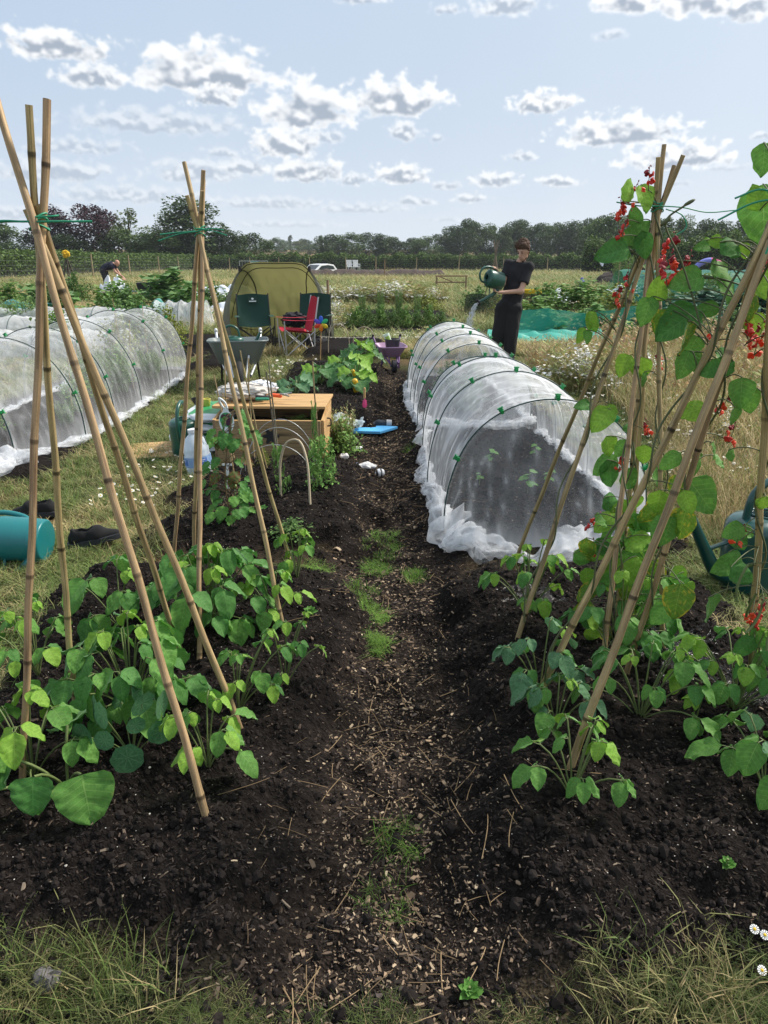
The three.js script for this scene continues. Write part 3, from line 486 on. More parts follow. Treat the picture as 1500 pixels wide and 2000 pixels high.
// parked car beyond the bank
{
  const car = thing('parked_car', 'white hatchback car parked low behind the soil bank', 'car', [-6.6, landAt(-6.6, -75), -75], 0.85);
  const side = new THREE.Shape(); [[-1.95, 0.35], [-1.98, 0.7], [-1.75, 0.86], [-1.0, 0.95], [-0.35, 1.4], [0.6, 1.47], [1.4, 1.36], [1.85, 0.95], [1.96, 0.6], [1.9, 0.32]].forEach(([x, y], i) => i ? side.lineTo(x, y) : side.moveTo(x, y));
  const paint = phy(rgb(0.75, 0.76, 0.77), { roughness: 0.35, clearcoat: 0.8 }), glass = phy(rgb(0.03, 0.04, 0.05), { roughness: 0.08 }), rub = std(rgb(0.02, 0.02, 0.02));
  mesh('body', moved(new THREE.ExtrudeGeometry(side, { depth: 1.56, bevelEnabled: true, bevelSize: 0.06, bevelThickness: 0.07, bevelSegments: 3 }), 0, 0, -0.78), paint, car);
  for (const s of [-1, 1]) { const w = new THREE.Shape(); [[-0.82, 0.98], [-0.3, 1.34], [0.55, 1.4], [1.3, 1.3], [1.55, 1.0]].forEach(([x, y], i) => i ? w.lineTo(x, y) : w.moveTo(x, y)); mesh('side_window', moved(new THREE.ExtrudeGeometry(w, { depth: 0.02, bevelEnabled: false }), 0, 0, s > 0 ? 0.845 : -0.865), glass, car); }
  mesh('windscreen', box(0.03, 0.74, 1.36, -0.74, 1.2, 0, 0, 0, -0.96), glass, car);
  mesh('rear_window', box(0.03, 0.46, 1.3, 1.71, 1.18, 0, 0, 0, 0.82), glass, car);
  for (const [x, z] of [[-1.25, 0.8], [1.2, 0.8], [-1.25, -0.8], [1.2, -0.8]]) { const w = mesh('wheel', moved(new THREE.CylinderGeometry(0.31, 0.31, 0.2, 20), x, 0.31, z, Math.PI / 2), rub, car); mesh('rim', moved(new THREE.CylinderGeometry(0.19, 0.19, 0.215, 14), x, 0.31, z, Math.PI / 2), std(rgb(0.5, 0.5, 0.5), { metalness: 0.7, roughness: 0.4 }), w); }
  for (const z of [-0.58, 0.58]) mesh('headlight', moved(new THREE.SphereGeometry(0.13, 10, 8), -1.92, 0.72, z, 0, 0, 0, [0.6, 0.7, 1.3]), phy(rgb(0.7, 0.72, 0.75), { roughness: 0.1 }), car);
}
// white garden chairs stacked by the bank
{
  const plastic = std(rgb(0.72, 0.73, 0.74), { roughness: 0.45 });
  const chair = (label, x) => { const c = thing('garden_chair', label, 'chair', [x, landAt(x, -66) + 0.35, -66], 0.4, 'white garden chairs by the bank'); mesh('seat', box(0.5, 0.05, 0.48, 0, 0.42, 0), plastic, c); for (let k = 0; k < 5; k++) mesh('back_slat', box(0.07, 0.5, 0.03, -0.2 + k * 0.1, 0.7, -0.24, -0.16), plastic, c); mesh('back_rail', box(0.52, 0.07, 0.04, 0, 0.95, -0.285), plastic, c); for (const s of [-1, 1]) { mesh('armrest', box(0.05, 0.04, 0.46, s * 0.26, 0.64, 0), plastic, c); mesh('leg', rod([s * 0.23, 0, 0.22], [s * 0.24, 0.64, 0.2], 0.025), plastic, c); mesh('leg', rod([s * 0.23, 0, -0.24], [s * 0.23, 0.44, -0.2], 0.025), plastic, c); } return c; };
  chair('left one of two white plastic garden chairs standing beyond the soil bank', -2.98); chair('right one of two white plastic garden chairs standing beyond the soil bank', -2.42);
}
// notice board frame
{
  const t = thing('notice_board', 'grey metal frame with white notices in front of the hedge', 'notice board', [-15.6, landAt(-15.6, -90), -90]), metal = std(rgb(0.45, 0.46, 0.47), { metalness: 0.5, roughness: 0.5 });
  for (const x of [-1.7, 1.7]) mesh('post', rod([x, 0, 0], [x, 1.35, 0], 0.035), metal, t);
  for (const y of [0.35, 1.32]) mesh('rail', rod([-1.7, y, 0], [1.7, y, 0], 0.03), metal, t);
  for (let k = 0; k < 9; k++) mesh('bar', rod([-1.36 + k * 0.34, 0.35, 0], [-1.36 + k * 0.34, 1.32, 0], 0.012), metal, t);
  const print = canvasTex(256, 192, (c, w, h) => { c.fillStyle = '#eef1f2'; c.fillRect(0, 0, w, h); c.fillStyle = '#3f8f86'; c.fillRect(0, 0, w, 26); c.fillStyle = '#8fb0c9'; c.fillRect(24, 70, 90, 90); c.fillStyle = '#c9a9b4'; c.fillRect(140, 70, 90, 90); });
  const b = mesh('notice', box(0.95, 0.72, 0.03, 0.1, 0.92, 0.06), std(0xffffff, { map: print }), t);
}
console.log('far');

// ---------------------------------------------------------------- crops and clumps of the other plots
const CL = {};
function stalkCloud(stems, spread, seed, colour, bits, width) {   // thin leaning stems with bits along their upper part
  const q = mulberry(seed), p = [], col = [], tri = (a, b, c, k) => { p.push(...a, ...b, ...c); for (let i = 0; i < 3; i++) col.push(...k); };
  for (let i = 0; i < stems; i++) {
    const a = q() * 6.283, r = 0.32 * Math.sqrt(q()), bx = Math.cos(a) * r, bz = Math.sin(a) * r, h = 0.55 + 0.5 * q(), l = spread * (0.3 + q()), d = a + (q() - 0.5) * 2, at = (t) => [bx + Math.cos(d) * l * t * t, h * t, bz + Math.sin(d) * l * t * t], b = 0.65 + 0.6 * q(), k = colour.map((c) => c * b), w = width * (0.6 + 0.8 * q());
    const A = at(0), B = at(0.55), C = at(1), px = -Math.sin(a * 3) * w, pz = Math.cos(a * 3) * w;
    tri([A[0] - px, A[1], A[2] - pz], [A[0] + px, A[1], A[2] + pz], B, k); tri([B[0] - px, B[1], B[2] - pz], [B[0] + px, B[1], B[2] + pz], C, k); tri([A[0] - px, A[1], A[2] - pz], B, [B[0] - px, B[1], B[2] - pz], k);
    for (let s = 0; s < bits; s++) { const c = at(0.3 + 0.7 * q()), g = q() * 6.283, e = (0.03 + 0.05 * q()); tri(c, [c[0] + Math.cos(g) * e, c[1] + e * (0.4 + q()), c[2] + Math.sin(g) * e], [c[0] + Math.cos(g + 0.5) * e * 0.6, c[1] + e * 0.9, c[2] + Math.sin(g + 0.5) * e * 0.6], k.map((x) => x * (0.85 + 0.4 * q()))); }
  }
  const g = new THREE.BufferGeometry(); g.setAttribute('position', new THREE.Float32BufferAttribute(p, 3)); g.setAttribute('color', new THREE.Float32BufferAttribute(col, 3)); g.computeVertexNormals(); g.setAttribute('uv', new THREE.Float32BufferAttribute(new Float32Array(p.length / 3 * 2), 2)); return g;
}
const dome = (q, flat = 1) => { const a = q() * 6.283, u = Math.pow(q(), 0.8), w = Math.sqrt(Math.max(0, 1 - u * u * 0.9)) * Math.sqrt(q()); const lump = 0.78 + 0.5 * n2(Math.cos(a) * 1.4 + 3 * u, Math.sin(a) * 1.4 - u); return [Math.cos(a) * w * 0.56 * lump, u * 0.98 * (0.8 + 0.35 * n2(Math.cos(a) * w * 2.2, Math.sin(a) * w * 2.2 + 5)), Math.sin(a) * w * 0.56 * lump]; };
CL.leafy = leafCloud(1100, dome, 0.09, vary([0.15, 0.27, 0.06]), 61, 0.62);
CL.leafyB = leafCloud(1300, dome, 0.08, vary([0.12, 0.22, 0.06]), 62, 0.6);
CL.yellow = leafCloud(1300, dome, 0.075, vary([0.26, 0.3, 0.06]), 63, 0.6);
CL.big = leafCloud(420, dome, 0.17, vary([0.14, 0.27, 0.08]), 64, 0.8);
CL.feather = stalkCloud(70, 0.22, 65, [0.19, 0.29, 0.1], 34, 0.006);
CL.stalky = stalkCloud(170, 0.3, 66, [0.5, 0.4, 0.22], 10, 0.004);
CL.camomile = stalkCloud(200, 0.26, 67, [0.36, 0.35, 0.15], 9, 0.004);
CL.blue = leafCloud(700, dome, 0.13, vary([0.08, 0.18, 0.12]), 68, 0.8);
CL.blossom = leafCloud(1100, (q) => { const d = dome(q), l = 0.55 + 0.5 * q(); return [d[0] * 1.02, Math.max(0.45, d[1]) * (0.9 + 0.14 * q()), d[2] * 1.02]; }, 0.045, (q) => { const b = 0.62 + 0.25 * q(); return [b, b, b * 0.96]; }, 69, 1);
const wm = [0, 0];
function clump(name, label, category, kind, x, z, w, h, d, group, flowers) {
  const t = thing(name, label, category, [x, hgt(x, z, false) - 0.02, z], R() * 0.6 - 0.3, group); t.scale.set(w, h, d);
  mesh('foliage', CL[kind], foliageMat, t); if (flowers) mesh('flowers', CL.blossom, daisyMat, t); return t;
}
// centre: camomile islands, rows of potatoes
[[0.25, -23, 2.6, 0.75, 1.6, 'wide oval clump of white camomile standing in the centre of the meadow'], [-1.0, -23.5, 1.5, 0.6, 1.4, 'camomile clump touching the left end of the wide oval one'], [1.5, -23.4, 1.2, 0.55, 1.2, 'camomile clump at the right end of the wide oval one'], [-2.6, -21.5, 1.8, 0.5, 2.2, 'camomile clump right of the green shelter roof'], [-1.95, -25.5, 1.6, 0.5, 2.6, 'camomile clump behind the right shoulder of the green shelter'], [-1.15, -17.2, 1.1, 0.55, 1.0, 'straw and white camomile clump right of the green shelter, by the potato row'], [-1.2, -15.6, 0.9, 0.4, 0.9, 'low camomile clump right of the shelter flap']].forEach(([x, z, w, h, d, l]) => clump('camomile_clump', l, 'camomile', 'camomile', x, z, w, h, d, 'camomile clumps in the meadow', true));
for (let i = 0; i < 9; i++) clump('potato_plant', `leafy green potato plant in the row behind the purple barrow, ${nth(i)} from the left`, 'plant', i % 2 ? 'leafy' : 'leafyB', -0.85 + i * 0.26, -15.9 + 0.1 * (i % 3), 0.42, rr(0.34, 0.5), 0.45, 'row of potato plants');
for (let i = 0; i < 4; i++) clump('feathery_weed', `tall feathery weed rising behind the potato row, ${nth(i)} from the left`, 'plant', 'feather', -0.5 + i * 0.42, -16.9, 0.2, rr(0.6, 0.95), 0.2, 'feathery weeds behind the potatoes');
// left plots
[[-5.4, -12.0, 0.9, 0.75, 'leafy', 'bright green bush left of the shelter, nearest the big tunnel'], [-4.4, -13.0, 1.0, 0.85, 'leafyB', 'green bush at the left wall of the shelter'], [-4.1, -11.2, 0.8, 0.7, 'yellow', 'yellowish green bush between the big tunnel and the shelter'], [-3.5, -11.8, 0.7, 0.75, 'yellow', 'yellowish bush close to the shelter base'], [-5.2, -15, 1.4, 0.9, 'leafyB', 'broad dark green crop behind the bush by the shelter'], [-6.4, -17.5, 1.6, 1.0, 'leafy', 'wide green crop in the left plots in front of the white sheets'], [-7.2, -14.5, 1.2, 0.8, 'feather', 'feathery green crop beside the teal netting'], [-8.6, -19, 1.8, 0.95, 'big', 'large leaved crop beside the bending person'], [-10.2, -20, 1.7, 0.85, 'leafy', 'green crop in front of the bending person'], [-11.6, -19.5, 1.6, 0.9, 'yellow', 'yellow green crop left of the bending person'], [-6.5, -22.5, 2.2, 1.1, 'big', 'tall large leaved row right of the bending person'], [-4.9, -21, 1.6, 0.8, 'leafyB', 'dark crop left of the white ground sheets'], [-9.6, -23, 1.2, 1.0, 'leafyB', 'dark bush right in front of the bending person'], [-13.5, -17, 1.6, 0.7, 'leafy', 'green crop at the left edge beyond the small tunnels'], [-9.4, -13.2, 1.2, 0.5, 'leafy', 'low green crop at the left edge beside the small tunnels'], [-4.7, -17.6, 1.2, 0.9, 'big', 'broad leaved crop behind the shelter on its left'], [-11.6, -16.6, 1.1, 0.7, 'leafyB', 'green crop around the stick obelisk']].forEach(([x, z, w, h, k, l]) => clump('vegetable_crop', l, 'crop', k, x, z, w, h, w * 0.9, 'crops of the left plots'));
// right plots
[[3.2, -14.5, 0.9, 0.5, 'big', 'squash leaves inside the near end of the green netting'], [4.2, -14.7, 1.0, 0.55, 'big', 'squash leaves in the middle of the green netting'], [5.3, -14.9, 1.0, 0.5, 'blue', 'blue green leaves at the far end of the green netting'], [3.2, -18.5, 1.1, 0.8, 'yellow', 'yellow green crop right of the watering person'], [4.4, -20, 1.3, 0.85, 'leafy', 'bright crop in front of the little scarecrow'], [5.6, -17.5, 1.6, 0.9, 'yellow', 'yellowing crop behind the green netting'], [7.2, -18, 2.2, 1.2, 'feather', 'tall feathery crop under the rear netting'], [8.8, -17, 2.2, 1.1, 'blue', 'blue green cabbage crop behind the rear right wigwam'], [7.6, -13.5, 1.8, 0.9, 'leafyB', 'dark green crop above the dry grass on the right'], [9.4, -13.2, 2.0, 1.0, 'leafy', 'green crop at the right edge behind the front wigwam'], [10.6, -16.5, 2.4, 1.2, 'blue', 'large cabbages at the right edge of the photo'], [2.6, -20.5, 1.2, 0.7, 'leafyB', 'dark green crop just right of the watering person'], [6.3, -21.5, 1.6, 0.7, 'leafy', 'low green crop beside the white fleece'], [1.2, -20.5, 1.1, 0.5, 'yellow', 'light green crop left of the watering person'], [8.0, -10.8, 1.3, 0.8, 'leafyB', 'green bush beside the stacked pallets'], [4.4, -12.3, 1.5, 0.6, 'leafy', 'low green crop right in front of the green net fence'], [5.8, -12.2, 1.7, 0.8, 'leafyB', 'green crop left of the stacked pallets'], [6.6, -15.2, 2.0, 0.9, 'blue', 'blue green crop between green netting and cabbages'], [5.4, -20.5, 2.2, 0.9, 'leafy', 'broad green crop under the rear netting edge'], [7.8, -21.5, 2.4, 1.0, 'leafyB', 'dark broad crop in front of the fish windsock'], [10.2, -20.5, 2.6, 1.1, 'leafy', 'broad green crop at the far right behind the netting'], [3.4, -16.4, 1.5, 0.7, 'leafy', 'green crop right behind the net fence']].forEach(([x, z, w, h, k, l]) => clump('vegetable_crop', l, 'crop', k, x, z, w, h, w * 0.9, 'crops of the right plots'));
[[2.35, -8.6, 1.0, 0.62, 'round clump of white daisies right of the far tunnel'], [3.0, -8.1, 0.8, 0.55, 'daisy clump just right of the round one by the tunnel'], [1.1, -13.2, 0.9, 0.35, 'low daisy clump between barrow and watering person'], [3.9, -6.6, 1.0, 0.6, 'daisy clump seen between the canes of the front right wigwam'], [4.4, -5.6, 1.1, 0.55, 'nearest daisy clump at the right edge'], [2.9, -6.0, 0.7, 0.4, 'small daisy clump below the rear right wigwam']].forEach(([x, z, w, h, l]) => clump('daisy_clump', l, 'daisies', 'camomile', x, z, w, h, w, 'daisy clumps on the right', true));
[[2.9, -9.4, 0.9, 0.62, 'straw brown seeding weed beside the round daisy clump'], [2.2, -9.9, 0.6, 0.5, 'straw brown seeding weed behind the far tunnel'], [3.6, -10.4, 1.2, 0.75, 'tall straw brown weed in front of the green netting'], [4.7, -9.6, 1.3, 0.8, 'tall straw brown weed behind the front right wigwam'], [4.2, -7.9, 1.1, 0.7, 'straw brown weed in the right meadow'], [3.1, -7.2, 0.8, 0.6, 'straw brown weed right of the near tunnel'], [5.2, -7.2, 1.2, 0.8, 'straw brown weed near the right edge'], [3.4, -5.0, 0.7, 0.55, 'straw brown weed near the big watering can']].forEach(([x, z, w, h, l]) => clump('seeding_weed', l, 'weed', 'stalky', x, z, w, h, w * 0.8, 'straw brown weeds on the right'));
clump('willow_weed', 'upright grey green weed in front of the soil heap', 'weed', 'feather', 9.6, -30, 1.1, 1.5, 0.8);
console.log('plots');
// ---------------------------------------------------------------- bamboo wigwams
const caneTex = dataTex(512, (u, v) => { const s = 0.80 + 0.10 * tn3(u, v * 0.06, 40) + 0.07 * tn3(u, v, 9, 3) + 0.05 * tn3(u * 3, v * 3, 30, 8); return [s, s * 0.985, s * 0.95]; });
const caneMat = phy(0xffffff, { map: caneTex, vertexColors: true, roughness: 0.48, specularIntensity: 0.7 });
function caneGeo(a, b, r0, r1, tone = [0.72, 0.53, 0.30], bow = 0.012) {
  const A = V(...a), B = V(...b), len = A.distanceTo(B), dir = B.clone().sub(A).normalize(), side = V(0, 0, 1).cross(dir).normalize(), up = dir.clone().cross(side), sides = 10;
  const stops = []; let s = rr(0.03, 0.2), nodes = [];
  while (s < len - 0.05) { nodes.push(s); s += rr(0.24, 0.4); }
  for (let k = 0; k <= 30; k++) stops.push(k / 30 * len);
  for (const q of nodes) stops.push(q - 0.012, q - 0.005, q - 0.002, q + 0.002, q + 0.006, q + 0.016);
  stops.sort((x, y) => x - y);
  const pos = [], uv = [], col = [], idx = [], ph = rr(0, 6), sd = rr(0, 50), ten = rr(0.85, 1.12), gr = rr(-0.05, 0.1);
  const ring = (d, rs, dark) => {
    const t = Math.min(1, Math.max(0, d / len)), c = A.clone().addScaledVector(dir, d).addScaledVector(side, Math.sin(t * 3.14 + ph * 0.2) * bow * len + 0.002 * Math.sin(d * 14 + ph));
    for (let i = 0; i <= sides; i++) { const q = i / sides * 6.2832, r = mix(r0, r1, t) * rs, n = side.clone().multiplyScalar(Math.cos(q)).addScaledVector(up, Math.sin(q)); pos.push(c.x + n.x * r, c.y + n.y * r, c.z + n.z * r); uv.push(i / sides * 0.3 + sd, d * 0.8); const st = (0.86 + 0.22 * n2(d * 1.3 + sd, q * 0.7)) * (1 - dark) * ten, mot = ss(0.45, 0.7, n2(d * 3 + sd * 3, q * 1.1)) * 0.4; col.push(tone[0] * st * (1 - mot), tone[1] * st * (1 - mot * 1.1 + gr), tone[2] * st * (1 - mot * 1.1)); }
  };
  ring(0, 0.01, 0.6); ring(0, 0.95, 0.5);
  for (const d of stops) { let bulge = 1, dark = 0; for (const q of nodes) { const e = Math.abs(d - q); if (e < 0.02) { bulge = Math.max(bulge, 1 + 0.13 * (1 - e / 0.02)); if (e < 0.0055) dark = 0.62 + 0.3 * n2(q * 9, sd); else if (e < 0.013) dark = Math.max(dark, -0.12); } } ring(d, bulge, Math.min(0.92, dark)); }
  ring(len, 0.95, 0.2); ring(len, 0.01, 0.5);
  const rows = pos.length / 3 / (sides + 1);
  for (let j = 0; j < rows - 1; j++) for (let i = 0; i < sides; i++) { const p = j * (sides + 1) + i, q = p + sides + 1; idx.push(p, p + 1, q + 1, p, q + 1, q); }
  const g = new THREE.BufferGeometry(); g.setAttribute('position', new THREE.Float32BufferAttribute(pos, 3)); g.setAttribute('uv', new THREE.Float32BufferAttribute(uv, 2)); g.setAttribute('color', new THREE.Float32BufferAttribute(col, 3)); g.setIndex(idx); g.computeVertexNormals(); return g;
}
const tieMat = std(rgb(0.02, 0.28, 0.15), { roughness: 0.45 });
function wigwam(label, tie, feet, tops, r, tails) {
  const c0 = [tie[0], hgt(tie[0], tie[2]), tie[2]], t = thing('cane_wigwam', label, 'cane wigwam', c0, 0, 'bamboo wigwams'), loc = (p) => [p[0] - c0[0], p[1] - c0[1], p[2] - c0[2]];
  feet.forEach(([x, z, k], i) => {
    const y = hgt(x, z) - 0.03, foot = V(x, y, z), a = i / feet.length * 6.283, knot = V(tie[0] + Math.cos(a) * r * 1.05, tie[1], tie[2] + Math.sin(a) * r * 1.05);
    if (k) knot.set(tie[0] + k[0], tie[1], tie[2] + k[1]);
    const d = knot.clone().sub(foot).normalize(), end = knot.clone().addScaledVector(d, tops[i]);
    mesh('cane', caneGeo(loc(foot.toArray()), loc(end.toArray()), r * rr(0.95, 1.15), r * rr(0.75, 0.9), undefined, rr(-0.006, 0.006)), caneMat, t);
  });
  const wrap = []; const T = loc(tie);
  for (const dy of [-0.012, 0.004, 0.014]) { const ps = []; for (let k = 0; k < 10; k++) { const a = k / 10 * 6.283; ps.push([T[0] + Math.cos(a) * r * 2.15, T[1] + dy + 0.006 * Math.sin(a * 2 + dy * 90), T[2] + Math.sin(a) * r * 2.15]); } wrap.push(tube(ps, r * 0.24, 30, 6, true)); }
  for (const s of tails) wrap.push(tube(s.map((p) => [T[0] + p[0], T[1] + p[1], T[2] + p[2]]), r * 0.24, 18, 6));
  mesh('green_tie', join(wrap), tieMat, t); return t;
}
wigwam('bamboo cane wigwam tied with green twine at the front left of the photo', [-0.834, 1.683, -1.85], [[-1.07, -1.68], [-0.48, -1.53, [0.0, 0.03]], [-0.47, -1.94], [-1.06, -2.06], [-0.79, -2.42]], [0.27, 0.36, 0.03, 0.25, 0.04], 0.0102, [[[0.03, 0, 0.02], [-0.06, 0, 0.03], [-0.14, -0.005, 0.02], [-0.2, 0.0, 0.02]], [[-0.02, 0.0, 0.03], [-0.08, 0, 0.04], [-0.13, -0.02, 0.04]], [[0, 0, 0.03], [0.07, 0, 0.04], [0.13, 0.0, 0.04], [0.145, 0, 0.04]], [[0.0, 0.01, 0.03], [0.05, 0.012, 0.03], [0.06, 0.014, 0.02]]]);
wigwam('bamboo cane wigwam tied with green twine behind the front left one', [-0.712, 1.687, -2.95], [[-0.71, -2.36], [-0.41, -2.55], [-0.46, -3.3], [-1.05, -3.22], [-1.02, -3.45]], [0.2, 0.26, 0.13, 0.22, 0.15], 0.0096, [[[0, 0, 0.03], [-0.07, -0.01, 0.04], [-0.15, -0.035, 0.05]], [[0, 0, 0.03], [-0.08, -0.005, 0.04], [-0.14, -0.012, 0.05]], [[0, 0, 0.03], [0.05, 0.01, 0.03], [0.1, 0.004, 0.03]], [[0, 0.01, 0.03], [0.06, 0.0, 0.03], [0.11, -0.015, 0.03]]]);
wigwam('bamboo cane wigwam at the right with beans climbing to its top, behind the nearest one', [0.975, 1.765, -2.75], [[0.53, -2.5], [0.63, -3.2], [1.1, -2.42], [0.84, -2.34], [1.16, -3.05], [1.0, -2.7]], [0.14, 0.17, 0.12, 0.15, 0.16, 0.2], 0.0096, [[[0, 0, 0.03], [0.08, -0.005, 0.03], [0.17, -0.02, 0.02], [0.28, -0.012, 0.0]], [[0, 0, 0.03], [-0.08, 0.0, 0.04], [-0.16, 0.012, 0.04]], [[0.02, -0.01, 0.03], [0.08, -0.03, 0.03], [0.1, -0.07, 0.03], [0.06, -0.1, 0.03]]]);
wigwam('nearest bamboo cane wigwam at the right edge of the photo, its top out of frame', [1.0, 1.74, -1.95], [[0.56, -1.74], [0.52, -2.1], [0.9, -2.28], [1.32, -2.18], [1.3, -1.75]], [0.28, 0.22, 0.25, 0.2, 0.2], 0.0108, [[[0, 0, 0.03], [-0.08, -0.01, 0.03], [-0.16, -0.05, 0.02]], [[0, 0, 0.03], [-0.07, 0.02, 0.03], [-0.13, 0.0, 0.03]], [[0, 0, 0.04], [-0.02, -0.05, 0.05], [-0.04, -0.13, 0.05]]]);

// ---------------------------------------------------------------- netting tunnels
const netMat = phy(rgb(0.88, 0.9, 0.93), { roughness: 0.9, transmission: 0.35, thickness: 0, transparent: true, vertexColors: true, side: THREE.DoubleSide, specularIntensity: 0.3 });
const hoopMat = phy(rgb(0.012, 0.05, 0.045), { roughness: 0.4 }), clipMat = phy(rgb(0.005, 0.22, 0.055), { roughness: 0.4 });
function alphaTint(g, fn) {
  const p = g.attributes.position, u = g.attributes.uv, c = new Float32Array(p.count * 4);
  for (let i = 0; i < p.count; i++) { c[i * 4] = c[i * 4 + 1] = c[i * 4 + 2] = 1; c[i * 4 + 3] = Math.min(0.95, Math.max(0.04, fn(p.getX(i), p.getY(i), p.getZ(i), u.getX(i), u.getY(i)))); }
  g.setAttribute('color', new THREE.BufferAttribute(c, 4)); return g;
}
const ridge = (x, y) => Math.pow(1 - Math.min(1, Math.abs(n2(x, y)) * 1.15), 7);
const clipGeo = join([box(0.03, 0.022, 0.03, 0, 0.012, 0, 0, 0, 0, 0.005), moved(new THREE.CylinderGeometry(0.013, 0.016, 0.05, 10), 0, 0, 0, Math.PI / 2), box(0.042, 0.008, 0.02, 0, 0.026, 0, 0, 0, 0, 0.003)]);
// hoops: [x centre, z, half width, height over ground]
function netTunnel(name, label, hoops, o) {
  const H = hoops, t = thing(name, label, 'net tunnel', [H[0][0], hgt(H[0][0], H[0][1], false), H[0][1]], 0, o.group), c0 = t.position;
  const base = (k, s) => hgt(H[k][0] + s * H[k][2], H[k][1], false);
  const at = (f) => { const k = Math.min(H.length - 2, Math.floor(f)), u = f - k, A = H[k], B = H[k + 1], e = u; return [mix(A[0], B[0], e), mix(A[1], B[1], e), mix(A[2], B[2], e), mix(A[3], B[3], e), u]; };
  const arch = (cx, z, w, h, a, lean = 0) => { const x = cx - Math.cos(a) * w, y = Math.pow(Math.max(0, Math.sin(a)), 0.78) * h; return [x, y, z + lean * y]; };
  const gy = (x, z) => hgt(x, z, false) - 0.01;
  const seed = o.seed, N = H.length - 1, nu = Math.round(o.res * N), nv = o.res * 2;
  const net = sheet(nu, nv, (u, v) => {
    const [cx, z, w, h, f] = at(u * N * 0.9999), a = Math.PI * v, sag = 1 - o.sag * Math.sin(Math.PI * f) * (0.6 + 0.4 * Math.sin(a)), p = arch(cx, z, w * sag, h * sag, a);
    const wr = o.wrinkle * (n2(z * 6 + seed + v * 3, v * 2.5) + 0.6 * n2(z * 15 + v * 9, v * 4 + seed)) * Math.min(1, Math.sin(Math.PI * f) * 2.5), k = 1 + wr;
    return [cx + (p[0] - cx) * k - c0.x, gy(p[0], z) + p[1] * k - c0.y, z - c0.z];
  });
  alphaTint(net, (x, y, z, u, v) => { const f = (u * N) % 1, hug = Math.exp(-Math.pow(Math.min(f, 1 - f) / 0.05, 2)); return o.alpha * (0.85 + 0.3 * n2(u * 7 + seed, v * 5)) + 0.30 * (o.fold ?? 1) * ridge(u * N * 3.3 + v * 2.2 + seed, v * 2 + 0.5 * n2(u * 9, v * 4)) + 0.22 * (o.fold ?? 1) * ridge(u * N * 7 - v * 3 + seed, v * 3.2) + 0.18 * hug + 0.2 * ss(0.07, 0.0, Math.min(v, 1 - v)); });
  mesh('net', net, netMat, t);
  H.forEach(([cx, z, w, h], k) => {
    const ps = []; for (let i = 0; i <= 24; i++) { const p = arch(cx, z, w * 1.006, h * 1.008, Math.PI * i / 24); ps.push([p[0] - c0.x, gy(p[0], z) + p[1] - c0.y, z - c0.z]); }
    mesh('hoop', tube(ps, o.hoopR ?? 0.0042, 48, 6), hoopMat, t);
    if (o.clips) for (const a of [0.16, 0.34, 0.51, 0.7, 0.87]) { const p = arch(cx, z, w * 1.012, h * 1.014, Math.PI * a), c = mesh('clip', clipGeo, clipMat, t); c.position.set(p[0] - c0.x, gy(p[0], z) + p[1] - c0.y, z - c0.z); c.rotation.z = Math.PI / 2 - Math.PI * a; c.scale.setScalar(o.clips); }
  });
  // end sheets
  for (const [k, dir, on] of [[0, 1, o.front], [N, -1, o.back]]) if (on) {
    const [cx, z, w, h] = H[k];
    const g = sheet(70, 40, (u, v) => { const p = arch(cx, z, w, h, Math.PI * u), e = v, lean = on * dir; const x = mix(p[0], cx + (p[0] - cx) * 0.93, e), y = p[1] * (1 - Math.pow(e, 1.1)), zz = z + lean * Math.pow(e, 0.9) * (0.35 + 0.65 * Math.sin(Math.PI * u)) + dir * 0.02 * n2(u * 14 + seed, e * 3) * e; return [x - c0.x, gy(p[0], z) + y - c0.y, zz - c0.z]; });
    alphaTint(g, (x, y, zz, u, v) => o.endAlpha * (0.8 + 0.3 * n2(u * 5 + seed, v * 3)) + 0.28 * ridge(u * 9 + seed + 0.7 * v, v * 0.8) * ss(0, 0.3, v) + 0.3 * ss(0.8, 1, v) + 0.14 * ss(0.1, 0, v));
    mesh('end_net', g, netMat, t);
  }
  // gathered hem lying on the ground
  const runs = [];
  if (o.hem) {
    const left = H.map(([cx, z, w]) => [cx - w, z]), right = H.map(([cx, z, w]) => [cx + w, z]);
    const [fx, fz, fw] = H[0], f = o.front ? [[fx - fw * 0.9, fz + o.front * 0.5], [fx - fw * 0.5, fz + o.front * 0.95], [fx, fz + o.front * 1.02], [fx + fw * 0.5, fz + o.front * 0.95], [fx + fw * 0.9, fz + o.front * 0.5]] : [];
    runs.push([[...left].reverse(), o.hem, 1], [right, o.hem * 0.8, 1]); if (f.length) runs.push([[[fx - fw, fz], ...f, [fx + fw, fz]], o.hem * (o.frontHem ?? 1.5), 1.6]);
    for (const e of o.extra ?? []) runs.push(e);
  }
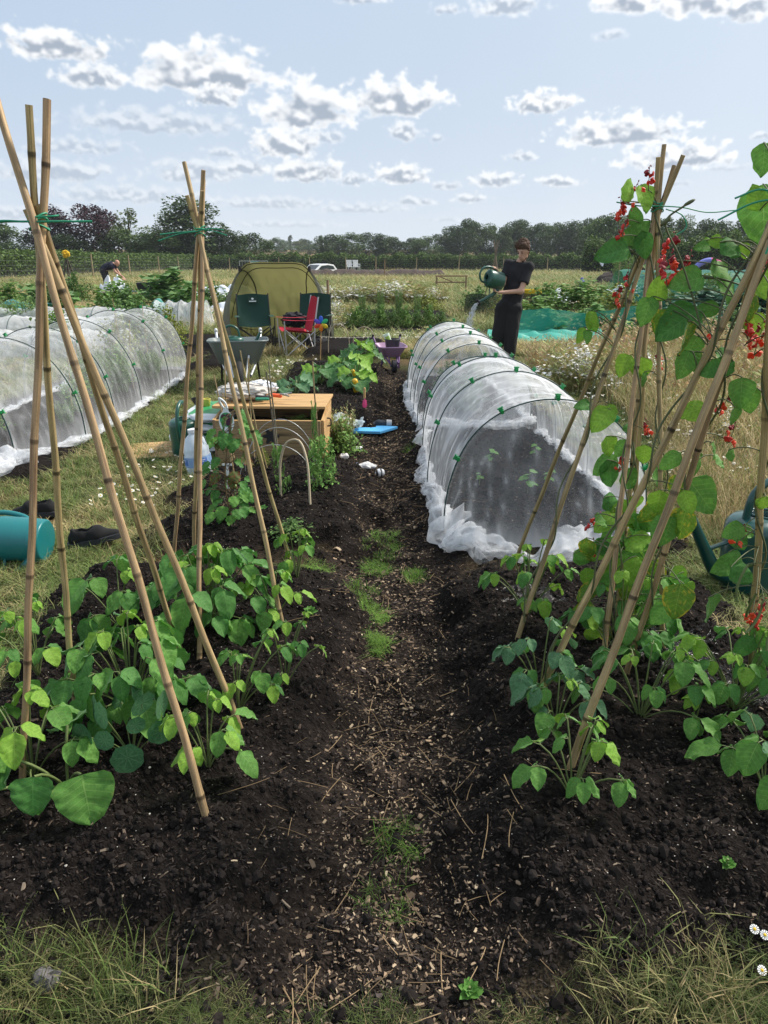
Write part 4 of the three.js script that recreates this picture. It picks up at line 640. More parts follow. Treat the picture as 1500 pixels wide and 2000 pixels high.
  runs.forEach(([pts, r, wild], ri) => {
    const C = new THREE.CatmullRomCurve3(pts.map(([x, z]) => V(x, 0, z))), len = C.getLength();
    for (let layer = 0; layer < 2; layer++) {
      const nU = Math.round(len * 70), s0 = seed * 3 + ri * 11 + layer * 5;
      const g = sheet(nU, 18, (u, v) => {
        const p = C.getPointAt(u), d = C.getTangentAt(u), a = v * 6.2832, L = u * len, fat = r * (0.75 + 0.5 * n2(L * 2.2, s0) + 0.3 * n2(L * 6, s0 + 4)) * ss(0, 0.02, u) * ss(1, 0.98, u) * (layer ? 0.75 : 1);
        const tw = a + L * 2.5, rip = 1 + 0.42 * n3(L * 4.5 + s0, Math.cos(tw) * 1.5, Math.sin(tw) * 1.5) + 0.16 * n3(L * 14, Math.cos(tw) * 3 + s0, Math.sin(tw) * 3), off = r * 0.6 * wild * n2(L * 3, s0 + 8);
        const X = p.x - d.z * (Math.cos(a) * fat * 1.25 * rip + off), Z = p.z + d.x * (Math.cos(a) * fat * 1.25 * rip + off);
        return [X - c0.x, gy(X, Z) + 0.006 + Math.max(0, fat * 0.62 + Math.sin(a) * fat * 0.75 * rip) - c0.y, Z - c0.z];
      });
      alphaTint(g, (x, y, z, u, v) => 0.3 + 0.16 * n2(u * len * 5 + s0, v * 4) + 0.5 * ridge(u * len * 3.5 + s0, v * 7 + u * len * 2));
      mesh('hem', g, netMat, t);
    }
  });
  return t;
}
netTunnel('net_tunnel', 'white netting tunnel on hoops with green clips, nearest on the right', [[0.93, -3.85, 0.58, 0.74], [0.87, -4.8, 0.56, 0.74], [0.86, -5.65, 0.54, 0.72], [0.84, -6.1, 0.5, 0.66]], { res: 40, sag: 0.05, wrinkle: 0.016, alpha: 0.36, endAlpha: 0.17, clips: 0.85, front: 0.3, back: 0.12, hem: 0.042, frontHem: 2.1, seed: 3, group: 'white net tunnels' });
netTunnel('net_tunnel', 'white netting tunnel directly behind the nearest right one, watered by the standing person', [[0.83, -6.45, 0.52, 0.72], [0.82, -7.05, 0.52, 0.74], [0.81, -7.65, 0.52, 0.74], [0.78, -8.35, 0.5, 0.74], [0.76, -8.75, 0.47, 0.66]], { res: 30, sag: 0.05, wrinkle: 0.016, alpha: 0.38, endAlpha: 0.18, clips: 0.85, front: 0.12, back: 0.25, hem: 0.042, frontHem: 1.1, seed: 8, group: 'white net tunnels', extra: [[[[0.4, -6.42], [0.32, -6.5], [0.42, -6.62]], 0.08, 1.4]] });
netTunnel('net_tunnel', 'big white netting tunnel on hoops at the left behind the front wigwam', [[-3.5, -5.35, 0.62, 0.8], [-3.28, -6.13, 0.64, 0.86], [-3.24, -6.81, 0.62, 0.88], [-3.24, -7.61, 0.62, 0.88], [-3.24, -8.75, 0.6, 0.88], [-3.22, -9.7, 0.56, 0.84]], { res: 30, sag: 0.05, wrinkle: 0.018, alpha: 0.15, endAlpha: 0.12, fold: 0.55, clips: 0.85, front: 0.3, back: 0.2, hem: 0.045, frontHem: 1.8, seed: 14, group: 'white net tunnels', extra: [[[[-3.2, -5.0], [-2.95, -5.05], [-2.85, -5.35]], 0.1, 1.5]] });
// low tunnels further left; they run across
function lowTunnel(label, x0, x1, z, w, h, seed) {
  const n = 4, hoops = []; for (let i = 0; i <= n; i++) hoops.push([0, -mix(0, x1 - x0, i / n), w, h]);
  const t = netTunnelAt(label, hoops, { res: 16, sag: 0.09, wrinkle: 0.03, alpha: 0.42, endAlpha: 0.3, front: 0.12, back: 0.12, hem: 0, seed, hoopR: 0.006, group: 'low net tunnels of the left plots' }); t.position.set(x0, hgt(x0, z, false), z); t.rotation.y = -Math.PI / 2; return t;
}
function netTunnelAt(label, hoops, o) {               // the same builder on level ground at the origin
  const t = netTunnel('low_net_tunnel', label, hoops.map(([x, z, w, h]) => [x + 30, z - 20, w, h]), o); return t;
}
lowTunnel('low white net tunnel nearest behind the big left tunnel, small hoops', -6.9, -4.1, -11.6, 0.34, 0.46, 31);
lowTunnel('low white net tunnel, middle of the three left ones', -8.4, -4.7, -13.0, 0.4, 0.55, 33);
lowTunnel('low white net tunnel ending in front of the plant in the black pot', -8.7, -4.6, -14.4, 0.42, 0.6, 35);
lowTunnel('short white net tunnel to the right of the plant in the black pot', -5.0, -3.9, -16.2, 0.4, 0.6, 37);
// young plants and stakes under the nets
[[0.8, -7.0], [0.95, -7.4], [0.7, -7.9], [1.0, -8.2]].forEach(([x, z], i) => clump('net_seedling', `leafy plant under the further right tunnel, ${nth(i)} of four`, 'plant', 'leafyB', x, z, 0.32, 0.36, 0.32, 'young plants under the right tunnels'));
[[-3.0, -6.6, 0.2], [-3.2, -7.2, 0.3], [-2.95, -7.4, 0.25], [-3.4, -7.9, 0.4], [-3.1, -8.3, 0.4], [-3.3, -8.9, 0.45], [-3.0, -9.2, 0.35], [-3.6, -6.4, 0.3], [-3.5, -8.6, 0.4]].forEach(([x, z, s], i) => clump('net_seedling', `leafy plant under the big left tunnel, ${nth(i)} of nine`, 'plant', i % 2 ? 'leafy' : 'feather', x, z, s, s * 1.1, s, 'plants under the big left tunnel'));
[[-3.1, -7.0], [-3.3, -7.8], [-3.0, -8.5], [-3.35, -9.3], [-3.1, -9.5]].forEach(([x, z], i) => { const o = mesh('garden_stake', caneGeo([0, -0.03, 0], [0, rr(0.75, 1.0), 0], 0.005, 0.004), caneMat, scene); o.position.set(x, hgt(x, z), z); o.rotation.z = rr(-0.08, 0.08); tag(o, `thin cane standing inside the big left tunnel, ${nth(i)} from the near end`, 'stake', 'thin canes in the left tunnel'); });
console.log('tunnels');
const VINE_REAR=[[0.825,1.807,-2.61,0.079,2.79,1],[0.896,1.784,-2.647,0.105,0.35,1],[0.883,1.738,-2.709,0.079,3.49,0],[0.896,1.676,-2.692,0.108,2.62,0],[0.916,1.634,-2.671,0.101,0.17,0],[0.787,1.613,-2.612,0.117,-1.4,0],[0.857,1.599,-2.701,0.055,-0.7,0],[0.732,1.38,-2.616,0.08,-0.35,1],[0.757,1.372,-2.625,0.062,0.52,1],[0.736,1.32,-2.716,0.065,-0.35,1],[0.735,1.325,-2.623,0.052,0.17,0],[0.903,1.201,-2.715,0.109,-0.52,1],[0.974,1.194,-2.71,0.101,0.17,1],[0.971,1.163,-2.635,0.076,0.35,0],[0.757,1.061,-2.692,0.078,-1.66,0],[0.802,1.025,-2.59,0.118,-0.79,1],[0.863,1.044,-2.653,0.066,0.35,1],[0.943,0.972,-2.678,0.047,1.05,0],[0.987,0.887,-2.603,0.086,0.0,1],[0.891,0.89,-2.725,0.089,0.35,1],[0.902,0.912,-2.614,0.078,-0.52,0],[0.877,0.822,-2.721,0.126,-1.05,0],[0.908,0.773,-2.706,0.143,0.35,0],[0.94,0.793,-2.578,0.117,0.7,0],[1.058,0.8,-2.621,0.083,0.35,0],[0.928,0.658,-2.694,0.107,1.05,0],[1.017,0.652,-2.711,0.091,0.0,1],[0.855,0.627,-2.574,0.123,-1.05,1],[0.972,0.619,-2.624,0.121,1.05,2],[1.049,0.661,-2.599,0.132,-0.35,2],[0.966,0.451,-2.708,0.149,0.0,0],[1.05,0.495,-2.63,0.115,0.35,1],[0.871,0.454,-2.673,0.126,-1.05,1]];
const VINE_MASS=[[1.04,0.217,-2.534,0.124,1.08,2],[0.979,0.191,-2.46,0.121,-0.61,0],[0.839,0.345,-2.655,0.095,0.11,1],[1.119,0.375,-2.682,0.092,0.9,1],[1.021,0.656,-2.438,0.104,-0.91,0],[0.856,0.447,-2.669,0.091,0.92,2],[1.261,0.15,-2.724,0.144,0.96,0],[0.973,0.067,-2.554,0.096,-0.41,1],[1.046,0.213,-2.586,0.084,-0.35,0],[0.856,0.438,-2.445,0.113,-1.08,0],[0.907,0.436,-2.556,0.108,-0.2,1],[0.87,0.184,-2.576,0.135,1.08,0],[1.084,0.573,-2.472,0.099,0.22,0],[0.818,0.438,-2.647,0.115,1.02,0],[1.022,0.645,-2.542,0.112,-0.47,0],[1.003,0.553,-2.434,0.099,0.54,0],[0.996,0.418,-2.593,0.092,0.23,0],[0.935,0.635,-2.63,0.129,-1.14,1],[0.99,0.596,-2.6,0.127,-0.21,0],[0.822,0.179,-2.474,0.094,-0.11,1],[1.217,0.36,-2.648,0.109,0.56,1],[0.951,0.158,-2.442,0.083,0.79,1],[1.037,0.363,-2.575,0.098,-1.0,0],[0.983,0.387,-2.522,0.08,0.72,0],[1.037,0.235,-2.479,0.097,0.5,0],[0.91,0.553,-2.632,0.127,-0.06,0],[0.887,0.482,-2.626,0.107,0.42,0],[1.022,0.256,-2.469,0.123,-0.37,0],[1.123,0.413,-2.449,0.103,-0.82,0],[0.977,0.246,-2.545,0.12,0.56,0],[1.137,0.39,-2.498,0.128,-0.48,1],[1.048,0.227,-2.543,0.08,-0.83,1],[0.817,0.26,-2.436,0.086,0.53,1],[0.968,0.344,-2.546,0.101,-0.36,2],[0.949,0.593,-2.444,0.121,-1.22,1],[1.121,0.267,-2.702,0.141,0.12,0],[1.0,0.458,-2.604,0.111,1.12,0],[1.149,0.243,-2.615,0.102,-0.87,1],[1.006,0.5,-2.73,0.089,-1.0,2],[0.783,0.372,-2.467,0.109,-0.88,2],[0.951,0.475,-2.438,0.126,-0.02,1],[0.942,0.077,-2.508,0.132,0.23,0],[0.881,0.526,-2.582,0.078,1.09,0],[0.917,0.339,-2.656,0.088,0.3,1],[0.906,0.415,-2.495,0.107,-0.63,1],[0.859,0.515,-2.582,0.086,1.19,0],[1.267,0.276,-2.725,0.135,0.93,0],[0.805,0.51,-2.571,0.117,0.28,2],[1.013,0.387,-2.729,0.127,0.22,0],[1.081,0.153,-2.726,0.091,0.46,0],[1.079,0.43,-2.535,0.109,0.51,2],[1.214,0.067,-2.671,0.113,0.45,2],[0.892,0.177,-2.496,0.082,0.82,2],[1.035,0.254,-2.586,0.107,-0.46,0],[1.001,0.368,-2.568,0.097,-0.85,1],[0.832,0.66,-2.513,0.077,1.08,0],[0.994,0.694,-2.483,0.118,-0.69,2],[0.92,0.586,-2.543,0.085,0.74,0],[0.911,0.631,-2.61,0.08,0.18,2],[0.832,0.211,-2.618,0.11,-0.36,2],[0.825,0.189,-2.643,0.091,0.32,1],[1.214,0.289,-2.654,0.094,-1.07,0]];
const VINE_FRONT=[[0.765,1.523,-2.077,0.086,3.32,1],[0.744,1.456,-2.088,0.09,-0.35,0],[0.818,1.426,-2.056,0.144,-1.05,0],[0.788,1.425,-2.093,0.088,-0.52,2],[0.814,1.543,-2.004,0.091,-1.4,0],[0.923,1.553,-2.006,0.126,0.7,0],[0.91,1.644,-2.117,0.043,1.57,1],[0.883,1.628,-2.102,0.048,-1.57,0],[0.886,1.638,-2.016,0.046,1.05,1],[0.901,1.627,-1.962,0.066,1.22,0],[0.964,1.617,-2.021,0.049,0.35,1],[0.901,1.467,-2.064,0.08,-1.57,0],[0.816,1.395,-1.955,0.099,0.17,2],[0.836,1.405,-2.149,0.075,0.35,2],[0.908,1.347,-2.138,0.082,-0.52,0],[0.837,1.321,-1.994,0.08,-0.35,0],[0.903,1.316,-2.068,0.068,0.52,0],[1.021,1.317,-2.141,0.085,1.05,0],[0.96,1.305,-2.04,0.073,-1.05,0],[0.897,1.313,-1.952,0.064,-1.22,0],[1.016,1.471,-2.046,0.085,0.17,2],[1.062,1.412,-2.08,0.096,0.52,1],[1.085,1.521,-2.131,0.103,0.35,1],[0.936,1.161,-2.136,0.094,-1.4,1],[0.996,1.243,-1.97,0.091,0.0,0],[1.062,1.204,-2.052,0.089,0.17,0],[0.985,1.179,-1.963,0.058,0.17,0],[0.988,0.993,-2.139,0.09,0.17,0],[1.009,1.044,-2.101,0.063,0.52,0],[1.057,1.001,-2.14,0.058,1.05,0],[1.055,1.034,-2.071,0.053,0.7,0],[1.053,1.711,-2.138,0.171,0.0,0],[1.015,1.848,-2.099,0.082,0.17,0],[0.996,1.758,-2.069,0.082,3.49,1],[0.876,1.016,-2.089,0.078,-0.87,0],[0.923,0.908,-2.14,0.101,-0.35,2],[1.016,0.881,-2.142,0.137,0.7,0],[0.891,0.922,-1.956,0.09,0.35,1],[0.866,0.865,-2.114,0.1,0.0,1],[0.919,0.822,-2.048,0.12,-0.17,2],[0.892,0.788,-2.07,0.106,-0.17,0],[1.076,0.798,-2.044,0.083,-1.05,0],[1.18,0.762,-2.133,0.073,1.05,0],[1.133,0.745,-2.087,0.072,0.52,0],[1.127,0.646,-2.128,0.104,-1.22,0],[1.112,0.695,-2.042,0.084,0.7,0],[1.102,0.686,-1.966,0.094,1.05,0],[1.053,0.528,-2.03,0.128,0.35,0],[0.914,0.583,-1.979,0.128,-0.17,2],[1.006,0.554,-2.107,0.085,0.52,1],[0.941,0.456,-2.147,0.105,-0.7,0],[1.16,0.891,-2.042,0.056,0.17,1],[1.24,0.422,-2.053,0.084,0.52,0],[1.187,0.393,-2.036,0.094,-0.7,0],[1.286,0.3,-2.075,0.104,0.7,0],[1.237,0.272,-2.025,0.113,-0.35,0]];
const BLOOMS=[[0.808,1.748,-2.627,0],[0.885,1.841,-2.609,0],[0.857,1.802,-2.669,0],[0.822,1.659,-2.655,0],[0.826,1.699,-2.617,0],[0.841,1.469,-2.678,0],[0.882,1.516,-2.688,0],[1.013,0.974,-2.669,0],[0.934,0.831,-2.691,0],[0.83,0.613,-2.623,0],[0.837,0.501,-2.618,0],[0.91,0.336,-2.669,0],[0.854,0.175,-2.687,0],[0.907,0.005,-2.692,0],[1.025,1.236,-2.676,0],[0.789,1.624,-2.092,1],[0.798,1.585,-2.057,1],[0.768,1.558,-2.042,1],[0.835,1.575,-2.075,1],[0.954,1.396,-2.094,1],[1.029,1.396,-2.03,1],[1.054,1.591,-2.095,1],[1.036,1.412,-2.08,1],[1.068,1.37,-2.071,1],[0.998,1.195,-2.063,1],[1.05,1.099,-2.09,1],[1.113,0.778,-2.058,1],[1.221,0.479,-2.069,1],[1.196,0.541,-2.025,1]];
// ---------------------------------------------------------------- leaves
function leafGeo(profile, fold, curl, wave, seed) {
  const nu = 6, nv = 9, g = sheet(nu, nv, (u, v) => {
    const s = u * 2 - 1, t = v, w = profile(t), e = 1 + 0.03 * n2(s * 3 + seed, t * 9);
    return [s * w * e, -t + 0.10 * Math.abs(s) * Math.max(0, 0.3 - t) * -1.2, fold * Math.abs(s) * w - curl * t * t + wave * (n2(t * 3 + seed, s * 2) + 0.5 * n2(t * 6, s * 5 + seed)) * (0.3 + Math.abs(s))];
  });
  g.attributes.uv.needsUpdate = true; return g;
}
const ovate = (t) => 0.345 * 2.21 * Math.pow(t + 0.004, 0.45) * Math.pow(Math.max(0, 1 - t), 0.75);
const heart = (t) => 0.41 * 1.84 * Math.pow(t + 0.006, 0.3) * Math.pow(Math.max(0, 1 - t), 0.7);
const LEAF = [leafGeo(ovate, 0.25, 0.18, 0.05, 1), leafGeo(ovate, -0.15, 0.3, 0.06, 2), leafGeo(heart, 0.22, 0.22, 0.06, 3), leafGeo(heart, -0.12, 0.34, 0.07, 4), leafGeo(ovate, 0.45, 0.12, 0.05, 5)];
const BIG = [leafGeo((t) => 0.6 * Math.pow(Math.sin(Math.PI * Math.pow(Math.min(1, t * 0.93 + 0.07), 0.6)), 0.6), 0.12, 0.22, 0.09, 7)];
function leafTex(base, vein, blotch, amount, seed) {
  const [br, bg, bb] = base, [vr, vg, vb] = vein, [qr, qg, qb] = blotch;
  return dataTex(256, (u, v) => {
    const s = Math.abs(u * 2 - 1), t = v; let k = ss(0.045 * (1.2 - t), 0.008, s);
    for (let i = 0; i < 7; i++) { const y = 0.05 + i * 0.125 + s * 0.22; k = Math.max(k, 0.75 * ss(0.016, 0.003, Math.abs(t - y)) * (1 - 0.5 * s)); }
    k = Math.max(k, 0.25 * ss(0.75, 1, ridge(u * 13 + seed, v * 15)));
    const n = 0.94 + 0.07 * n2(u * 5 + seed, v * 5) + 0.06 * n2(u * 24, v * 24 + seed), b = ss(1 - amount, 1.05 - amount * 0.6, 0.5 + 0.5 * fbm(u * 3 + seed * 7, v * 3, 4) + 0.25 * ss(0.7, 1, s));
    return [br, bg, bb].map((q, i) => Math.min(1, mix(mix(q * n, [vr, vg, vb][i], k * 0.5), [qr, qg, qb][i] * n, b)));
  });
}
const leafMat = (map) => phy(0xffffff, { map, roughness: 0.7, transmission: 0.46, thickness: 0, side: THREE.DoubleSide, specularIntensity: 0.4 });
const LM = { mid: leafMat(leafTex([0.42, 0.64, 0.28], [0.66, 0.80, 0.45], [0.54, 0.66, 0.32], 0.12, 1)), dark: leafMat(leafTex([0.34, 0.57, 0.26], [0.54, 0.72, 0.42], [0.34, 0.5, 0.28], 0.1, 2)), light: leafMat(leafTex([0.56, 0.75, 0.27], [0.75, 0.86, 0.44], [0.58, 0.68, 0.28], 0.15, 3)), yellow: leafMat(leafTex([0.42, 0.58, 0.2], [0.66, 0.74, 0.36], [0.78, 0.72, 0.25], 0.42, 4)), blue: leafMat(leafTex([0.39, 0.58, 0.40], [0.62, 0.74, 0.56], [0.46, 0.6, 0.42], 0.1, 5)), brown: leafMat(leafTex([0.36, 0.42, 0.2], [0.5, 0.5, 0.3], [0.5, 0.3, 0.16], 0.5, 6)) };
const stemMat = std(rgb(0.12, 0.16, 0.05), { roughness: 0.6 }), vineMat = std(rgb(0.085, 0.10, 0.04), { roughness: 0.65 });
const M4 = new THREE.Matrix4();
function leaf(parent, geo, mat, base, tip, normal, size) {
  const Y = tip.clone().normalize().negate(), Z = normal.clone().addScaledVector(Y, -normal.dot(Y)).normalize(), X = Y.clone().cross(Z), o = mesh('leaf', geo, mat, parent);
  o.position.copy(base); o.quaternion.setFromRotationMatrix(M4.makeBasis(X, Y, Z)); o.scale.setScalar(size); return o;
}
const arc = (a, b, lift, r, seg = 6) => new THREE.TubeGeometry(new THREE.QuadraticBezierCurve3(a, a.clone().lerp(b, 0.5).add(V(0, lift, 0)), b), seg, r, 5);
// a bean plant: stems from the base, each ending in three leaflets
function beanPlant(label, x, z, o, group) {
  const y = hgt(x, z), t = thing('bean_plant', label, 'bean plant', [x, y, z], 0, group), stems = [];
  const n = o.n, geos = o.geos ?? LEAF, mats = o.mats ?? [LM.mid, LM.mid, LM.dark, LM.light];
  for (let i = 0; i < n; i++) {
    const a = i * 2.4 + rr(-0.4, 0.4), u = (i + 0.5) / n, el = mix(1.35, 0.12, Math.pow(u, 0.75)) + rr(-0.15, 0.15), r = o.r * (0.65 + 0.4 * R()), out = V(Math.cos(a), 0, Math.sin(a));
    const node = V(Math.cos(a) * Math.cos(el) * r, 0.05 + Math.sin(el) * o.h * (0.8 + 0.25 * R()) + 0.03, Math.sin(a) * Math.cos(el) * r);
    if (o.lean) node.x += o.lean[0] * node.y, node.z += o.lean[1] * node.y;
    stems.push(arc(V(0, -0.02, 0), node, 0.06, 0.0026));
    for (const k of [-1, 0, 1]) {
      if (k && R() < (o.skip ?? 0.05)) continue;
      const s = o.size * 0.86 * rr(0.72, 1.15) * (k ? 0.9 : 1.05) * (u < 0.18 ? 0.62 : 1), d = out.clone().applyAxisAngle(V(0, 1, 0), k * 1.15 + rr(-0.2, 0.2)), tip = d.clone().multiplyScalar(0.8).add(V(0, -rr(0.35, 1.1), 0)), nor = V(d.x * 0.75, rr(0.5, 1.1), d.z * 0.75);
      const b = node.clone().addScaledVector(d, k ? s * 0.12 : s * 0.28).add(V(0, 0.004, 0));
      stems.push(rod(node.toArray(), b.toArray(), 0.0018, 0.0015, 4));
      leaf(t, pick(geos), u < 0.12 ? LM.light : pick(mats), b, tip, nor, s);
    }
  }
  mesh('stem', join(stems), stemMat, t); return t;
}
const LG = 'bean plants of the left bed', RG = 'bean plants of the right bed';
beanPlant('largest bushy dwarf bean plant, at the rear wigwam on the left', -0.72, -2.6, { n: 30, r: 0.21, h: 0.3, size: 0.13, mats: [LM.mid, LM.dark, LM.dark], geos: [LEAF[0], LEAF[1], LEAF[4], LEAF[2]] }, LG);
beanPlant('bushy dwarf bean plant in the middle of the front left wigwam', -0.85, -2.02, { n: 28, r: 0.19, h: 0.27, size: 0.125, mats: [LM.mid, LM.dark, LM.mid], geos: [LEAF[0], LEAF[1], LEAF[4], LEAF[2]] }, LG);
beanPlant('slender bean plant right of the dwarf bush, beside the thin right cane', -0.5, -2.05, { n: 9, r: 0.13, h: 0.22, size: 0.075, lean: [0.3, 0] }, LG);
beanPlant('small bean plant with upright pale tips right of the front left wigwam', -0.36, -2.2, { n: 7, r: 0.1, h: 0.24, size: 0.06, lean: [0.2, 0] }, LG);
beanPlant('bean plant at the foot of the thick front cane on the left', -0.53, -1.74, { n: 9, r: 0.12, h: 0.16, size: 0.09, mats: [LM.light, LM.mid] }, LG);
beanPlant('bean plant at the bottom left edge around the leftmost cane foot', -1.05, -1.72, { n: 12, r: 0.17, h: 0.22, size: 0.1, mats: [LM.mid, LM.light, LM.mid] }, LG);
beanPlant('bean plant twining the leftmost cane at the left edge', -1.27, -2.24, { n: 12, r: 0.16, h: 0.22, size: 0.085 }, LG);
beanPlant('bean plant with large dark leaves at the left rim of the bed', -1.1, -2.62, { n: 7, r: 0.17, h: 0.24, size: 0.135, mats: [LM.dark, LM.dark, LM.mid], geos: [LEAF[2], LEAF[3]] }, LG);
beanPlant('young bean plant on the right front cane of the rear left wigwam', -0.46, -2.62, { n: 7, r: 0.1, h: 0.2, size: 0.085, mats: [LM.mid, LM.light] }, LG);
beanPlant('young bean plant on the far right cane of the rear left wigwam', -0.42, -3.12, { n: 8, r: 0.11, h: 0.19, size: 0.085, mats: [LM.mid, LM.light] }, LG);
beanPlant('bean plant at the foot of the two left canes of the rear right wigwam', 0.62, -2.72, { n: 15, r: 0.17, h: 0.27, size: 0.078, mats: [LM.mid, LM.light, LM.light, LM.dark] }, RG);
beanPlant('bean plant with one grey green outstretched leaf, left edge of the right bed', 0.55, -2.14, { n: 9, r: 0.16, h: 0.2, size: 0.1, mats: [LM.blue, LM.dark, LM.blue] }, RG);
beanPlant('low bean plant half way up the front cane on the right', 0.56, -1.93, { n: 8, r: 0.13, h: 0.13, size: 0.09, mats: [LM.mid, LM.blue] }, RG);
beanPlant('bean plant around the foot of the nearest cane on the right', 0.54, -1.63, { n: 11, r: 0.14, h: 0.17, size: 0.082, mats: [LM.mid, LM.light, LM.mid] }, RG);
beanPlant('bean plant with broad leaves in the middle of the right bed', 0.87, -2.02, { n: 13, r: 0.19, h: 0.22, size: 0.09, mats: [LM.mid, LM.dark] }, RG);
beanPlant('dense bean plant at the right edge around the cane foot', 1.2, -2.05, { n: 18, r: 0.22, h: 0.24, size: 0.088, mats: [LM.mid, LM.dark, LM.light] }, RG);
beanPlant('bean plant with large leaves low at the right edge', 1.12, -1.68, { n: 8, r: 0.17, h: 0.13, size: 0.115, mats: [LM.mid, LM.mid, LM.blue] }, RG);
beanPlant('tiny bean seedling between the broad one and the right edge', 1.02, -1.95, { n: 2, r: 0.03, h: 0.1, size: 0.06, mats: [LM.light] }, RG);
beanPlant('dark leafy bean plant behind the nearest canes on the right', 0.92, -2.42, { n: 14, r: 0.2, h: 0.3, size: 0.095, mats: [LM.dark, LM.mid] }, RG);
// squash and nasturtium
{
  const t = thing('squash_plant', 'young squash plant with one big round leaf at the bottom left', 'squash plant', [-0.92, hgt(-0.92, -1.66), -1.66]), st = [];
  [[-0.02, 0.13, 0.12, 0.06, -0.9, 0.7, 0.1], [0.1, 0.12, 0.1, 0.3, -0.75, 0.6, 0.135], [-0.12, 0.14, 0.06, -0.7, -0.6, 0.5, 0.12], [0.0, 0.16, -0.06, -0.2, -0.2, -0.6, 0.1], [-0.16, 0.1, 0.16, -0.6, -0.8, 0.4, 0.1]].forEach(([x, y, z, tx, ty, tz, s]) => { const b = V(x, y, z); st.push(arc(V(0, -0.02, 0), b, 0.05, 0.0045)); leaf(t, BIG[0], pick([LM.mid, LM.dark, LM.mid]), b, V(tx, ty, tz), V(tx * 0.4, 0.9, 0.6), s); });
  mesh('stem', join(st), stemMat, t);
  const u = thing('nasturtium_plant', 'nasturtium with round grey green leaves beside the squash leaf', 'nasturtium', [-0.77, hgt(-0.77, -1.78), -1.78]), s2 = [];
  const round = (() => { const g = new THREE.CircleGeometry(0.5, 22); const p = g.attributes.position, q = g.attributes.uv; for (let i = 0; i < p.count; i++) { const x = p.getX(i), y = p.getY(i), r = Math.hypot(x, y), a = Math.atan2(y, x); p.setXYZ(i, x * (1 + 0.05 * Math.sin(a * 7)), y * (1 + 0.05 * Math.sin(a * 7)) - 0.0, 0.12 * r + 0.03 * Math.sin(a * 5) * r); q.setXY(i, 0.5 + x, 0.5 + y); } g.computeVertexNormals(); return g; })();
  const nmap = dataTex(128, (a, b) => { const x = a - 0.5, y = b - 0.5, r = Math.hypot(x, y), v = Math.pow(Math.abs(Math.cos(Math.atan2(y, x) * 4.5)), 40) * ss(0.5, 0.02, r), n = 0.92 + 0.1 * n2(a * 9, b * 9); return [mix(0.33 * n, 0.66, v * 0.7), mix(0.53 * n, 0.78, v * 0.7), mix(0.35 * n, 0.6, v * 0.7)]; }, true, false), nm = leafMat(nmap);
  for (let i = 0; i < 13; i++) { const a = i * 2.4, r = 0.03 + 0.11 * Math.sqrt((i + 0.5) / 13), c = V(Math.cos(a) * r, 0.07 + 0.12 * (1 - i / 14), Math.sin(a) * r); s2.push(arc(V(0, -0.01, 0), c.clone().add(V(0, -0.003, 0)), 0.02, 0.0018)); const o = leaf(u, round, nm, c, V(rr(-0.3, 0.3), -1, rr(-0.2, 0.2)), V(Math.cos(a) * 0.6, 0.85, 0.45 + Math.sin(a) * 0.5), rr(0.045, 0.095)); }
  mesh('stem', join(s2), stemMat, u);
}
// ---------------------------------------------------------------- climbing runner beans on the right wigwams
const RW_REAR = { tie: V(0.975, 1.765, -2.75), feet: [[0.53, -2.5], [0.63, -3.2], [1.1, -2.42], [0.84, -2.34], [1.16, -3.05], [1.0, -2.7]] }, RW_FRONT = { tie: V(1.0, 1.74, -1.95), feet: [[0.56, -1.74], [0.52, -2.1], [0.9, -2.28], [1.32, -2.18], [1.3, -1.75]] };
for (const w of [RW_REAR, RW_FRONT]) w.lines = w.feet.map(([x, z]) => new THREE.Line3(V(x, hgt(x, z), z), w.tie));
const petal = (() => { const a = moved(new THREE.SphereGeometry(0.5, 8, 6), 0, 0.25, 0, 0.5, 0, 0, [1, 0.85, 0.35]), b = moved(new THREE.SphereGeometry(0.36, 8, 6), 0.18, -0.2, 0.18, -0.4, 0.3, 0.5, [0.8, 1, 0.45]), c = moved(new THREE.SphereGeometry(0.36, 8, 6), -0.2, -0.16, 0.16, -0.4, -0.3, -0.5, [0.8, 1, 0.45]); return crumple(join([a, b, c]), 0.05, 2.5); })();
const budG = moved(new THREE.SphereGeometry(0.4, 7, 6), 0, 0, 0, 0, 0, 0.6, [0.5, 1, 0.5]);
const petalMats = [phy(rgb(0.86, 0.085, 0.018), { roughness: 0.6, transmission: 0.3, thickness: 0, ...two }), phy(rgb(0.68, 0.03, 0.02), { roughness: 0.6, transmission: 0.25, thickness: 0, ...two }), phy(rgb(0.24, 0.008, 0.016), { roughness: 0.6 })];
const nearest = (w, p) => { let best = null, bd = 9; for (const l of w.lines) { const q = l.closestPointToPoint(p, true, new THREE.Vector3()), d = q.distanceTo(p); if (d < bd) { bd = d; best = q; } } return best; };
